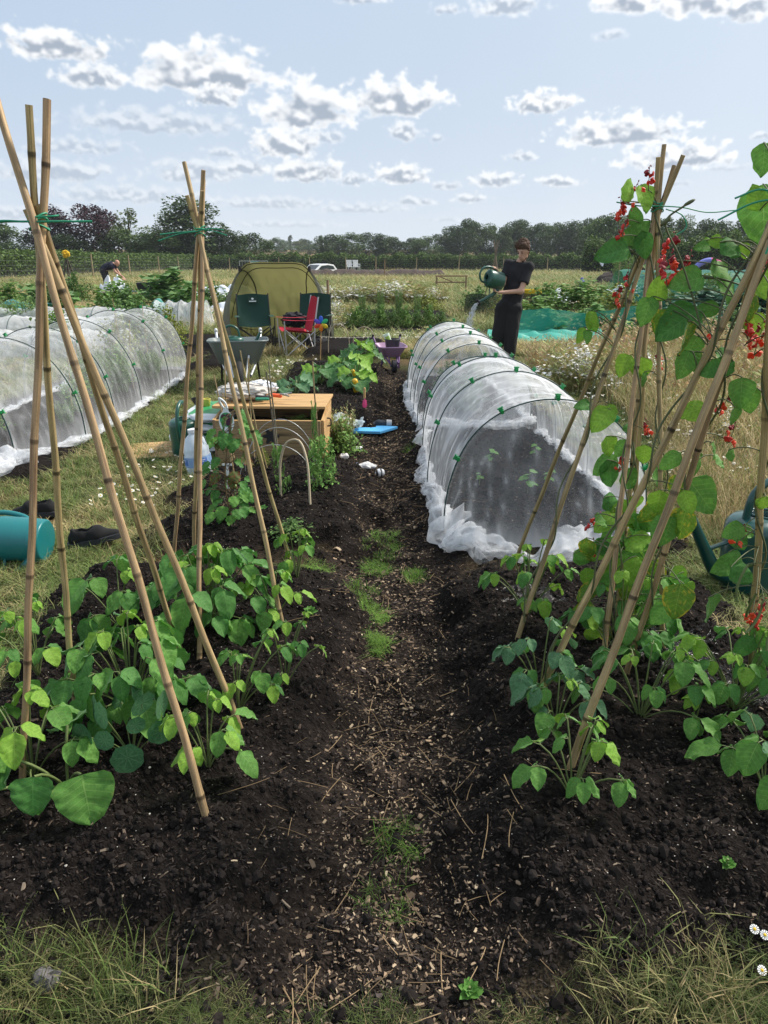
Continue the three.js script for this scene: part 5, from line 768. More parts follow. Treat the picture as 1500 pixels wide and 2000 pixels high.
function climber(label, w, leaves, blooms, vines, zNear) {
  const c0 = w.lines[0].start.clone(); const t = thing('climbing_bean', label, 'climbing bean', c0.toArray(), 0, 'climbing runner beans on the right wigwams'), st = [];
  for (const [k, from, to, ph] of vines) { const l = w.lines[k], ps = []; for (let i = 0; i <= 26; i++) { const f = mix(from, to, i / 26), p = l.at(f, new THREE.Vector3()), a = ph + f * 26; ps.push([p.x + Math.cos(a) * 0.02 - c0.x, p.y - c0.y, p.z + Math.sin(a) * 0.02 - c0.z]); } st.push(tube(ps, 0.0034, 90, 5)); }
  for (const [x, y, z, s, a, kind] of leaves) {
    const c = V(x, y, z), tip = V(Math.sin(a), -Math.cos(a), rr(-0.2, 0.5)).normalize(), b = c.clone().addScaledVector(tip, -s * 0.5).sub(c0), nor = V(rr(-0.7, 0.5), rr(0.2, 0.9), rr(0.5, 1));
    leaf(t, pick([LEAF[0], LEAF[2], LEAF[2], LEAF[3], LEAF[1]]), [pick([LM.mid, LM.mid, LM.dark]), LM.light, LM.yellow][kind], b, tip, nor, s * rr(0.82, 1.05));
    const q = nearest(w, c).sub(c0); st.push(arc(q, b, 0.03, 0.0019, 8));
  }
  for (const [x, y, z] of blooms) {
    const c = V(x, y, z).sub(c0), q = nearest(w, V(x, y, z)).sub(c0), d = V(rr(-0.4, 0.4), 1, rr(-0.1, 0.5)).normalize(), root = c.clone().addScaledVector(d, -0.035), end = c.clone().addScaledVector(d, 0.045); if (q.distanceTo(root) > 0.02) st.push(arc(q, root, 0.02, 0.0019, 8)); st.push(rod(root.toArray(), end.toArray(), 0.0016, 0.0008, 4));
    const n = 7 + Math.floor(R() * 5);
    for (let i = 0; i < n; i++) { const f = i / (n - 1), p = root.clone().lerp(end, f), g = V(rr(-1, 1), rr(-0.5, 0.5), rr(-1, 1)).normalize(), o = mesh('flower', f > 0.75 ? budG : petal, petalMats[f > 0.6 ? 2 : R() < 0.55 ? 0 : 1], t); o.position.copy(p).addScaledVector(g, 0.013 * (1.2 - f * 0.7)); o.rotation.set(rr(-1, 1), rr(0, 6.28), rr(-1, 1)); o.scale.setScalar(f > 0.75 ? rr(0.008, 0.012) : rr(0.014, 0.021)); }
  }
  for (let i = 0; i < (zNear ?? 0); i++) { const p = V(1.18 + rr(-0.12, 0.12), 0.62 + rr(-0.1, 0.12), -2.0 + rr(-0.06, 0.06)).sub(c0), o = mesh('bean_pod', tube([[0, 0, 0], [0.008, -0.04, 0.005], [0.004, -0.085, 0.008], [-0.012, -0.12, 0.006]], 0.0042, 12, 6), stemMat, t); o.position.copy(p); o.rotation.set(rr(-0.3, 0.3), rr(0, 6), rr(-0.5, 0.5)); st.push(arc(nearest(w, p.clone().add(c0)).sub(c0), p, 0.03, 0.0016)); }
  mesh('vine_stem', join(st), vineMat, t); return t;
}
const bl = (k) => BLOOMS.filter((b) => b[3] === k).map((b) => b.slice(0, 3));
climber('runner bean with red flowers climbing to the top of the rear right wigwam', RW_REAR, VINE_REAR, bl(0), [[0, 0.05, 0.95, 0], [2, 0.05, 1.0, 2], [3, 0.05, 0.9, 4]]);
climber('dense leafy mass of runner bean around the lower half of the rear right wigwam', RW_REAR, VINE_MASS, [], [[3, 0.02, 0.5, 1], [5, 0.02, 0.55, 3]]);
climber('runner bean with red flowers and long stems on the nearest right wigwam', RW_FRONT, VINE_FRONT, bl(1), [[1, 0.05, 0.98, 0], [2, 0.05, 0.98, 2], [3, 0.03, 0.98, 4]], 9);
{ // loose shoot reaching left from the nearest wigwam
  const o = mesh('bean_shoot', join([tube([[0.86, 1.42, -1.98], [0.83, 1.5, -1.99], [0.785, 1.6, -2.0], [0.735, 1.69, -2.0], [0.775, 1.725, -2.0], [0.8, 1.74, -2.0]], 0.0028, 40, 5), moved(new THREE.SphereGeometry(0.008, 6, 5), 0.735, 1.69, -2, 0, 0, 0.7, [2.2, 0.8, 0.8]), moved(new THREE.SphereGeometry(0.007, 6, 5), 0.79, 1.735, -2, 0, 0, 0.5, [2.4, 0.7, 0.7])]), vineMat, scene); tag(o, 'bare bean shoot tip curling into the sky left of the nearest right wigwam', 'bean shoot');
}
// ---------------------------------------------------------------- middle bed: canes, hoops, raspberry, peas
[[-0.83, -4.9, -0.98, 0.98, 'leaning left'], [-0.74, -4.9, -0.81, 0.84, 'thick grey one'], [-0.79, -5.25, -0.85, 0.86, 'next to the thick grey one'], [-0.48, -5.25, -0.53, 0.84, 'left of the pair by its corner'], [-0.45, -4.95, -0.5, 0.9, 'right of the pair by its corner'], [-0.98, -5.2, -0.98, 0.89, 'upright before the box lid'], [-1.13, -5.25, -1.25, 0.76, 'leaning beside the plant label'], [-1.15, -5.15, -1.14, 0.87, 'upright behind the plant label']].forEach(([x, z, xt, yt, l]) => { const y = hgt(x, z), o = mesh('garden_cane', caneGeo([0, -0.03, 0], [xt - x, yt - y, 0.02], l.includes('grey') ? 0.0075 : 0.0055, 0.0045, l.includes('grey') ? [0.36, 0.31, 0.25] : undefined), caneMat, scene); o.position.set(x, y, z); tag(o, `thin cane in front of the wooden box, ${l}`, 'cane', 'thin canes before the wooden box'); });
{ const o = mesh('cane_hoop', tube([[-0.66, hgt(-0.66, -4.3) - 0.02, -4.3], [-0.65, 0.38, -4.3], [-0.6, 0.5, -4.29], [-0.53, 0.515, -4.27], [-0.48, 0.42, -4.22], [-0.455, hgt(-0.455, -4.13) - 0.02, -4.13]], 0.0075, 40, 8), std(rgb(0.46, 0.38, 0.26), { roughness: 0.7 }), scene); tag(o, 'pale bent cane hoop pushed into the bed in front of the pea plant', 'hoop'); }
[[-4.9, 0.505, 'top one'], [-4.8, 0.47, 'middle one'], [-4.6, 0.4, 'lowest one']].forEach(([z, top, l]) => { const w = 0.25, cx = -0.73, y = hgt(cx, z), ps = []; for (let i = 0; i <= 14; i++) { const a = Math.PI * i / 14; ps.push([cx - Math.cos(a) * w, y + Math.sin(a) * (top - y), z]); } const o = mesh('wire_hoop', tube(ps, 0.0022, 40, 6), std(rgb(0.5, 0.52, 0.52), { metalness: 0.6, roughness: 0.4 }), scene); tag(o, `thin grey wire hoop before the box front, ${l} of three`, 'hoop', 'wire hoops'); });
{
  const t = thing('raspberry_plant', 'raspberry plant with dark and rusty leaves on the middle left bed', 'raspberry plant', [-0.9, hgt(-0.9, -3.92), -3.92]), st = [], jag = [leafGeo((q) => ovate(q) * (1 + 0.22 * Math.sin(q * 34)), 0.3, 0.2, 0.09, 21), leafGeo((q) => heart(q) * (1 + 0.2 * Math.sin(q * 30)), -0.12, 0.3, 0.09, 22)];
  st.push(tube([[0, -0.03, 0], [-0.02, 0.2, 0.01], [0.01, 0.42, -0.01], [0.05, 0.62, -0.02]], 0.005, 20, 6));
  for (let i = 0; i < 66; i++) { const u = i / 65, y = u < 0.5 ? rr(0.03, 0.22) : u < 0.82 ? rr(0.22, 0.48) : rr(0.48, 0.64), a = i * 2.4, r = u < 0.5 ? rr(0.06, 0.2) : rr(0.04, 0.11), c = V(Math.cos(a) * r + (u > 0.8 ? 0.06 : 0), y, Math.sin(a) * r * 0.8); st.push(arc(V(0, Math.max(0, y - 0.05), 0), c, 0.03, 0.002)); leaf(t, jag[i % 2], u > 0.5 && u < 0.75 ? pick([LM.brown, LM.dark, LM.brown]) : pick([LM.dark, LM.dark, LM.mid]), c, V(Math.cos(a), -rr(0.3, 1.2), Math.sin(a) + 0.3), V(Math.cos(a) * 0.5, 0.8, 0.6), u > 0.8 ? rr(0.08, 0.11) : rr(0.055, 0.09)); }
  mesh('stem', join(st), std(rgb(0.16, 0.11, 0.06)), t);
}
CL.pea = leafCloud(620, (q) => { const a = q() * 6.283, y = q(), r = (0.5 - 0.2 * y) * Math.sqrt(q()); return [Math.cos(a) * r, y, Math.sin(a) * r]; }, 0.12, vary([0.2, 0.36, 0.09]), 71, 0.6);
CL.vine = leafCloud(120, (q) => { const y = q(), a = q() * 6.283, r = 0.5 * Math.sqrt(q()) * (1 - 0.5 * y); return [Math.cos(a) * r + 0.2 * Math.sin(y * 6), y, Math.sin(a) * r]; }, 0.2, vary([0.15, 0.28, 0.07]), 72, 0.7);
clump('pea_plant', 'bright green bushy pea plant right of the cane hoop', 'pea plant', 'pea', -0.41, -4.5, 0.24, 0.34, 0.24, 'pea plants');
clump('pea_plant', 'thin wispy pea plant at the left foot of the cane hoop', 'pea plant', 'vine', -0.67, -4.36, 0.12, 0.32, 0.12, 'pea plants');
clump('pea_plant', 'small yellow green pea plant close to the box front', 'pea plant', 'yellow', -0.88, -4.98, 0.11, 0.15, 0.11, 'pea plants');
clump('pea_plant', 'pea tendrils reaching up beside the right pair of thin canes', 'pea plant', 'vine', -0.47, -4.75, 0.07, 0.5, 0.07, 'pea plants');
clump('strawberry_plant', 'low creeping green plant at the right rear cane foot', 'plant', 'leafyB', -0.52, -3.72, 0.26, 0.12, 0.22);
clump('herb_plant', 'herb bush with grey flowers at the right side of the wooden box', 'herb', 'leafy', -0.36, -5.95, 0.36, 0.3, 0.6);
clump('herb_plant', 'grey flowering stems drooping over the herb bush', 'herb', 'camomile', -0.37, -6.05, 0.26, 0.36, 0.5);
[[0.86, -1.21, 'upper left one'], [0.88, -1.2, 'upper right one'], [0.85, -1.14, 'lowest one']].forEach(([x, z, l], i) => { const o = mesh('daisy', daisyGeo, daisyMat, scene); o.position.set(x, hgt(x, z) + 0.1, z); o.rotation.set(0.5, i, 0.1); o.scale.setScalar(0.0105); tag(o, `white daisy with yellow centre at the bottom right edge, ${l} of three`, 'daisy', 'daisies at the bottom right'); });
{ // little weeds
  for (const [x, z, s, l] of [[0.2, -1.17, 0.034, 'small green weed on bare soil at the bottom centre'], [0.87, -1.38, 0.024, 'tiny weed on the soil near the bottom right'], [-0.32, -2.72, 0.035, 'tiny weed at the foot of the young bean on the left bed']]) { const t = thing('weed_seedling', l, 'weed', [x, hgt(x, z), z]); for (let i = 0; i < 12; i++) { const a = i * 2.4; leaf(t, LEAF[4], LM.mid, V(0, 0.004 + i * 0.0014, 0), V(Math.cos(a), 0.5 + i * 0.07, Math.sin(a)), V(0, 1, 0.3), s * (1.1 - i * 0.04)); } mesh('stem', rod([0, -0.01, 0], [0, 0.03, 0], 0.003), stemMat, t); }
}
[[0.95, -4.45, 0.1], [1.12, -4.6, 0.07], [0.8, -5.1, 0.08], [1.15, -5.2, 0.07], [0.65, -4.6, 0.05]].forEach(([x, z, s], i) => { const t = thing('net_seedling', `thin bean seedling under the nearest right tunnel, ${nth(i)} of five`, 'seedling', [x, hgt(x, z), z], 0, 'young plants under the right tunnels'); mesh('stem', rod([0, -0.01, 0], [0.004, s * 1.6, 0], 0.0022), stemMat, t); for (let k = 0; k < 5; k++) { const a = k * 1.5 + i, y = s * (0.7 + 0.2 * k); leaf(t, LEAF[k % 2], LM.mid, V(0, y, 0), V(Math.cos(a), -0.1, Math.sin(a)), V(0, 1, 0.3), s * 0.7); } });
// courgettes
{
  const lobed = (() => { const g = leafGeo((t) => 0.56 * Math.pow(Math.sin(Math.PI * Math.pow(Math.min(1, t * 0.95 + 0.05), 0.6)), 0.6) * (1 + 0.16 * Math.sin(t * 19)), 0.22, 0.3, 0.1, 33); return g; })(), cmat = leafMat(leafTex([0.33, 0.53, 0.29], [0.6, 0.72, 0.5], [0.62, 0.7, 0.58], 0.3, 9)), fruit = phy(rgb(0.72, 0.42, 0.02), { roughness: 0.35 });
  [[-0.3, -9.35, 0.5, 16, 'largest courgette plant at the far end of its mound'], [-0.33, -7.95, 0.34, 13, 'courgette plant with yellow fruit nearest the box'], [-0.75, -8.3, 0.3, 10, 'courgette plant at the left side of the mound'], [-0.5, -8.8, 0.32, 12, 'courgette plant in the middle of the mound'], [-0.95, -7.55, 0.24, 8, 'grey green courgette plant behind the box lid']].forEach(([x, z, h, n, l], k) => {
    const t = thing('courgette_plant', l, 'courgette plant', [x, hgt(x, z), z], 0, 'courgette plants on the far mound'), st = [];
    for (let i = 0; i < n; i++) { const a = i * 2.4, u = i / n, b = V(Math.cos(a) * mix(0.06, 0.22, u), h * 0.75 * mix(1, 0.35, u) * rr(0.8, 1.05), Math.sin(a) * mix(0.06, 0.22, u)); st.push(arc(V(0, -0.02, 0), b, 0.05, 0.008)); leaf(t, lobed, k === 4 ? LM.blue : pick([cmat, cmat, LM.light]), b, V(Math.cos(a), -0.4, Math.sin(a)), V(Math.cos(a) * 0.3, 1, Math.sin(a) * 0.3 + 0.3), rr(0.13, 0.2)); }
    mesh('stem', join(st), stemMat, t);
    if (k === 1) { mesh('courgette', moved(new THREE.CapsuleGeometry(0.033, 0.11, 6, 12), 0.02, 0.06, 0.22, 0.35, 0, 0.1), fruit, t); mesh('courgette', moved(new THREE.CapsuleGeometry(0.02, 0.07, 6, 10), 0.0, 0.17, 0.1, 0.2, 0, 0.3), fruit, t); }
  });
}
console.log('plants');
// ---------------------------------------------------------------- objects
const gr = (x, z) => hgt(x, z);
const woodTex = dataTex(512, (u, v) => { const w = v * 9 + 0.35 * fbm(u * 2.2, v * 5, 3), r = 0.5 + 0.5 * Math.sin(w * 9 + 3 * n2(u * 1.5, v * 4)); const k = Math.exp(-(((u - 0.62) * 9) ** 2 + ((v - 0.4) * 16) ** 2)); const s = 0.70 + 0.14 * r + 0.07 * n2(u * 8, v * 120) - 0.32 * k; return [s * 1.02, s * 0.93, s * 0.8]; });
const timber = (c) => std(c, { map: woodTex, roughness: 0.75 });
const woodLight = timber(rgb(0.82, 0.62, 0.36)), woodMid = timber(rgb(0.46, 0.39, 0.26)), woodGrey = timber(rgb(0.42, 0.34, 0.27));
{ // wooden box with lid
  const t = thing('cold_frame', 'wooden planter box with loose sloping lid in the middle of the left row', 'planter box', [-0.9, gr(-0.9, -5.7) - 0.02, -5.75], -0.03), y0 = 0.02;
  for (const [y, h, m] of [[0.095, 0.17, woodMid], [0.27, 0.174, woodLight]]) mesh('front_plank', box(0.83, h, 0.024, 0, y0 + y, 0.3), m === woodMid ? woodMid : woodMid, t);
  mesh('front_rim', box(0.83, 0.008, 0.026, 0, y0 + 0.361, 0.3), woodLight, t);
  for (const s of [-1, 1]) for (const [y, h] of [[0.095, 0.17], [0.27, 0.174]]) mesh('side_plank', box(0.024, h, 0.57, s * 0.428, y0 + y, 0.002), s > 0 ? woodLight : woodGrey, t);
  { const w = new THREE.Shape(); w.moveTo(-0.286, 0); w.lineTo(0.286, 0); w.lineTo(0.286, 0.05); w.closePath(); for (const s of [-1, 1]) mesh('side_wedge', moved(new THREE.ExtrudeGeometry(w, { depth: 0.024, bevelEnabled: false }), s * 0.428 - 0.012, y0 + 0.362, 0.0, 0, Math.PI / 2, 0), woodLight, t); }
  for (let k = 0; k < 2; k++) mesh('back_plank', box(0.83, 0.19, 0.024, 0, y0 + 0.11 + k * 0.195, -0.295), woodMid, t);
  for (const [x, z] of [[-0.4, 0.27], [0.4, 0.27], [-0.4, -0.27], [0.4, -0.27]]) mesh('corner_post', box(0.035, 0.34, 0.035, x, y0 + 0.18, z), woodGrey, t);
  const lid = mesh('lid', join([box(0.9, 0.022, 0.205, 0, 0, 0.215), box(0.9, 0.022, 0.205, 0, 0.001, 0.003), box(0.9, 0.022, 0.2, 0, 0, -0.207)]), woodLight, t); lid.position.set(-0.005, y0 + 0.438, -0.1); lid.rotation.x = -0.03;
  mesh('lid_batten', box(0.05, 0.03, 0.6, -0.36, -0.026, 0), woodMid, lid); mesh('lid_batten', box(0.05, 0.03, 0.6, 0.36, -0.026, 0), woodMid, lid);
  mesh('base_board', box(0.9, 0.03, 0.06, -0.02, 0.012, 0.345), woodGrey, t);
  const fl = new THREE.Shape(); for (let i = 0; i <= 60; i++) { const a = i / 60 * 6.283, r = 0.052 + 0.016 * Math.cos(a * 6); i ? fl.lineTo(Math.cos(a) * r, Math.sin(a) * r) : fl.moveTo(r, 0); }
  mesh('flower_plate', moved(new THREE.ExtrudeGeometry(fl, { depth: 0.004, bevelEnabled: false }), 0.02, y0 + 0.24, 0.313), std(rgb(0.012, 0.013, 0.015), { roughness: 0.6 }), t);
  mesh('handle', tube([[0.443, y0 + 0.34, 0.1], [0.468, y0 + 0.335, 0.1], [0.47, y0 + 0.28, 0.1], [0.443, y0 + 0.275, 0.1]], 0.006, 16, 6), std(rgb(0.015, 0.015, 0.017)), t);
  mesh('potting_soil', crumple(sheet(24, 14, (u, v) => [mix(-0.41, 0.41, u), y0 + 0.26 + 0.02 * n2(u * 6, v * 5), mix(-0.27, 0.28, v)]), 0.012, 20), std(rgb(0.03, 0.025, 0.02), { roughness: 1, ...two }), t);
  clump('salad_seedlings', 'small salad plants growing inside the wooden box', 'plant', 'leafy', -0.68, -5.62, 0.26, 0.1, 0.2).position.y = gr(-0.9, -5.7) + 0.27;
  clump('salad_seedlings', 'small salad plants inside the box at its left corner', 'plant', 'leafyB', -1.17, -5.62, 0.2, 0.1, 0.2).position.y = gr(-0.9, -5.7) + 0.27;
}
// compost bags
{
  const pillow = (seed) => { const g = sheet(40, 26, (u, v) => { const a = u * 6.2832, b = (v - 0.5) * Math.PI, cx = Math.sign(Math.cos(a)) * Math.pow(Math.abs(Math.cos(a)), 0.5), cz = Math.sign(Math.sin(a)) * Math.pow(Math.abs(Math.sin(a)), 0.5), r = Math.pow(Math.cos(b), 0.55); return [cx * r * 0.5, Math.sin(b) * 0.5 + 0.04 * n2(cx * 3 + seed, cz * 3), cz * r * 0.5]; }); crumple(g, 0.025, 4, seed); return tint(g, (x, y, z) => { const green = y > 0.1 && Math.abs(x) < 0.33 + 0.04 * n2(z * 4, seed) && z < 0.42; const bar = y < -0.05 && y > -0.2 && z > 0.3 && x > 0.05 && x < 0.3; return green ? [0.03, 0.27, 0.09] : bar ? [0.03, 0.03, 0.05] : [0.66, 0.70, 0.74]; }); };
  const m = phy(0xffffff, { vertexColors: true, roughness: 0.4 });
  [[-1.53, 0.045, -5.98, 0.46, 0.09, 'lowest compost bag of the stack left of the wooden box'], [-1.55, 0.125, -5.98, 0.5, 0.1, 'second compost bag from the bottom of the stack'], [-1.53, 0.215, -5.98, 0.46, 0.1, 'third compost bag from the bottom of the stack'], [-1.45, 0.305, -5.98, 0.42, 0.1, 'topmost green and white compost bag of the stack']].forEach(([x, y, z, w, h, l], i) => { const o = mesh('compost_bag', pillow(i * 7), m, scene); o.position.set(x, y + 0.02, z); o.scale.set(w, h * 1.12, 0.62); o.rotation.y = rr(-0.1, 0.1); tag(o, l, 'compost bag', 'stacked compost bags'); });
  const s = mesh('crumpled_sack', crumple(moved(new THREE.SphereGeometry(0.5, 48, 30), 0, 0, 0, 0, 0, 0, [1, 1, 1]), 0.09, 5, 3), std(rgb(0.55, 0.52, 0.48), { roughness: 0.7 }), scene); s.position.set(-1.15, 0.535, -5.8); s.scale.set(0.42, 0.13, 0.26); tag(s, 'crumpled pale grey plastic sack lying on the box lid', 'sack');
  const s2 = mesh('crumpled_sack', crumple(new THREE.SphereGeometry(0.5, 40, 26), 0.12, 5, 9), std(rgb(0.7, 0.72, 0.75), { roughness: 0.5 }), scene); s2.position.set(-1.03, 0.535, -5.92); s2.scale.set(0.26, 0.12, 0.2); tag(s2, 'white plastic bag behind the grey sack on the box lid', 'plastic bag');
  const s3 = mesh('crumpled_sack', crumple(new THREE.SphereGeometry(0.5, 40, 26), 0.14, 5, 15), std(rgb(0.72, 0.7, 0.68), { roughness: 0.5 }), scene); s3.position.set(-1.4, 0.07, -5.85); s3.scale.set(0.22, 0.14, 0.2); tag(s3, 'white plastic wrapper on the ground left of the wooden box', 'plastic bag');
  const pot = thing('yellow_cup', 'small yellow cup on top of the compost bags', 'cup', [-1.5, 0.38, -5.95]); mesh('cup', lathe([[0, 0], [0.028, 0], [0.036, 0.06], [0.032, 0.06], [0.026, 0.006], [0, 0.006]]), std(rgb(0.55, 0.5, 0.1)), pot); mesh('rim', moved(new THREE.TorusGeometry(0.035, 0.003, 6, 20), 0, 0.06, 0, Math.PI / 2), std(rgb(0.58, 0.53, 0.12)), pot);
}
{ // shears on the lid
  const t = thing('garden_shears', 'garden shears with orange and black grips lying on the box lid', 'shears', [-0.9, 0.49, -5.68], 0.18), blk = std(rgb(0.02, 0.02, 0.022)), org = std(rgb(0.75, 0.1, 0.02), { roughness: 0.4 }), steel = std(rgb(0.5, 0.5, 0.5), { metalness: 0.9, roughness: 0.3 });
  mesh('grip', moved(new THREE.CapsuleGeometry(0.014, 0.1, 4, 10), -0.07, 0.02, 0, 0, 0, 1.45), blk, t); mesh('grip', moved(new THREE.CapsuleGeometry(0.013, 0.09, 4, 10), -0.08, 0.012, 0.035, 0, 0.2, 1.5), std(rgb(0.02, 0.2, 0.12)), t); mesh('sleeve', moved(new THREE.CapsuleGeometry(0.016, 0.06, 4, 10), 0.035, 0.03, 0, 0, 0, 1.4), org, t); mesh('blade', box(0.1, 0.016, 0.006, 0.11, 0.04, 0, 0, 0, 0.1), steel, t); mesh('blade', box(0.08, 0.014, 0.006, 0.1, 0.036, 0.02, 0, -0.3, -0.25), steel, t);
}
// watering cans
const canGreen = phy(rgb(0.008, 0.075, 0.052), { roughness: 0.32, clearcoat: 0.25, clearcoatRoughness: 0.3 }), roseBlack = std(rgb(0.015, 0.016, 0.02), { roughness: 0.4 });
function wateringCan(name, label, mat, o = {}) {
  const t = thing(name, label, 'watering can', o.pos, o.turn ?? 0, o.group), q = o.oval ?? 0.78;
  const prof = [[0.0, 0.004], [0.105, 0.0], [0.118, 0.012], [0.12, 0.06], [0.1215, 0.064], [0.12, 0.068], [0.122, 0.14], [0.1235, 0.144], [0.122, 0.148], [0.124, 0.23], [0.121, 0.255], [0.1, 0.275], [0.05, 0.285], [0.05, 0.28], [0.045, 0.27]];
  mesh('body', moved(lathe(prof, 40), 0, 0, 0, 0, 0, 0, [1, 1, q]), mat, t);
  mesh('filler_rim', moved(new THREE.TorusGeometry(0.052, 0.006, 8, 30), -0.02, 0.286, 0, Math.PI / 2, 0, 0, [1, 1, q]), mat, t);
  mesh('handle', tube([[0.07, 0.27, 0], [0.05, 0.37, 0], [-0.03, 0.415, 0], [-0.11, 0.38, 0], [-0.15, 0.28, 0], [-0.135, 0.16, 0], [-0.115, 0.12, 0]], 0.0145, 40, 10), mat, t);
  mesh('spout', (() => { const c = new THREE.CatmullRomCurve3([V(0.1, 0.05, 0), V(0.17, 0.09, 0), V(0.25, 0.2, 0), V(0.33, 0.33, 0)]); const g = new THREE.TubeGeometry(c, 24, 0.02, 12); const p = g.attributes.position; for (let i = 0; i < p.count; i++) { const k = Math.floor(i / 13) / 24, ce = c.getPointAt(k), f = 1.5 - 0.75 * k; p.setXYZ(i, ce.x + (p.getX(i) - ce.x) * f, ce.y + (p.getY(i) - ce.y) * f, ce.z + (p.getZ(i) - ce.z) * f); } g.computeVertexNormals(); return g; })(), mat, t);
  mesh('brace', rod([0.11, 0.2, 0], [0.235, 0.18, 0], 0.008), mat, t);
  if (o.rose) mesh('rose', moved(lathe([[0, 0.045], [0.046, 0.045], [0.048, 0.04], [0.016, 0], [0, 0]], 20), 0.325, 0.322, 0, 0, 0, -0.6), roseBlack, t);
  if (o.tilt) t.rotation.set(...o.tilt); if (o.scale) t.scale.setScalar(o.scale); return t;
}
wateringCan('watering_can', 'dark green watering can with black rose standing on the plywood board', canGreen, { pos: [-1.64, 0.032, -5.72], turn: 1.5, rose: true, oval: 0.95, scale: 1.05, group: 'green watering cans' });
wateringCan('watering_can', 'large dark green watering can at the right edge of the photo', phy(rgb(0.006, 0.06, 0.055), { roughness: 0.28, clearcoat: 0.3 }), { pos: [1.87, 0.0, -3.3], turn: Math.PI + 0.35, oval: 0.85, scale: 1.36, group: 'green watering cans' });
wateringCan('watering_can', 'teal watering can lying on its side at the left edge of the photo', phy(rgb(0.01, 0.16, 0.17), { roughness: 0.35 }), { pos: [-1.86, 0.115, -3.62], oval: 1, tilt: [0, -0.06, Math.PI / 2 + 0.04], scale: 1.0, group: 'green watering cans' }).rotation.x = 2.4;
wateringCan('watering_can', 'green watering can standing inside the grey wheelbarrow, only its handle showing', canGreen, { pos: [-1.86, 0.33, -9.0], turn: 0.2, group: 'green watering cans' });
{ const b = mesh('plywood_board', box(0.78, 0.014, 0.5, 0, 0, 0), woodLight, scene); b.position.set(-1.78, 0.022, -5.9); b.rotation.y = 0.25; b.material = timber(rgb(0.85, 0.66, 0.42)); tag(b, 'bare plywood board on the grass under the green watering can', 'board'); }
{ // water bottle
  const t = thing('water_bottle', 'big clear plastic water bottle with blue label beside the wooden box', 'bottle', [-1.4, gr(-1.4, -5.2) + 0.002, -5.2]); t.rotation.z = 0.1; t.scale.set(1.22, 1.02, 1.22);
  const prof = [[0, 0.006], [0.06, 0.0], [0.078, 0.012]]; for (let k = 0; k < 9; k++) prof.push([0.081, 0.02 + k * 0.018], [0.076, 0.03 + k * 0.018]); prof.push([0.08, 0.2], [0.078, 0.235], [0.06, 0.285], [0.034, 0.315], [0.026, 0.325], [0.026, 0.335]);
  const pet = phy(rgb(0.8, 0.89, 0.97), { transmission: 0.42, thickness: 0, roughness: 0.1, ior: 1.4, ...two });
  mesh('bottle', lathe(prof, 36), pet, t); mesh('cap', moved(new THREE.CylinderGeometry(0.029, 0.029, 0.026, 20), 0, 0.345, 0), std(rgb(0.72, 0.75, 0.8)), t);
  const lab = canvasTex(512, 128, (c, w, h) => { c.fillStyle = '#7f9fcb'; c.fillRect(0, 0, w, h); for (let k = 0; k < 4; k++) { c.fillStyle = '#4a6fb3'; c.fillRect(k * 128 + 10, 20, 70, 80); c.fillStyle = '#cfd9ec'; c.fillRect(k * 128 + 18, 34, 50, 8); c.fillRect(k * 128 + 18, 54, 40, 6); c.strokeStyle = '#cfd9ec'; c.strokeRect(k * 128 + 86, 22, 34, 76); } });
  mesh('label', moved(new THREE.CylinderGeometry(0.0825, 0.0825, 0.075, 36, 1, true), 0, 0.125, 0), std(0xffffff, { map: lab, ...two }), t);
  mesh('carry_handle', tube([[0.03, 0.325, 0], [0.065, 0.31, 0.02], [0.08, 0.26, 0.03]], 0.003, 10, 5), std(rgb(0.1, 0.12, 0.15)), t);
}
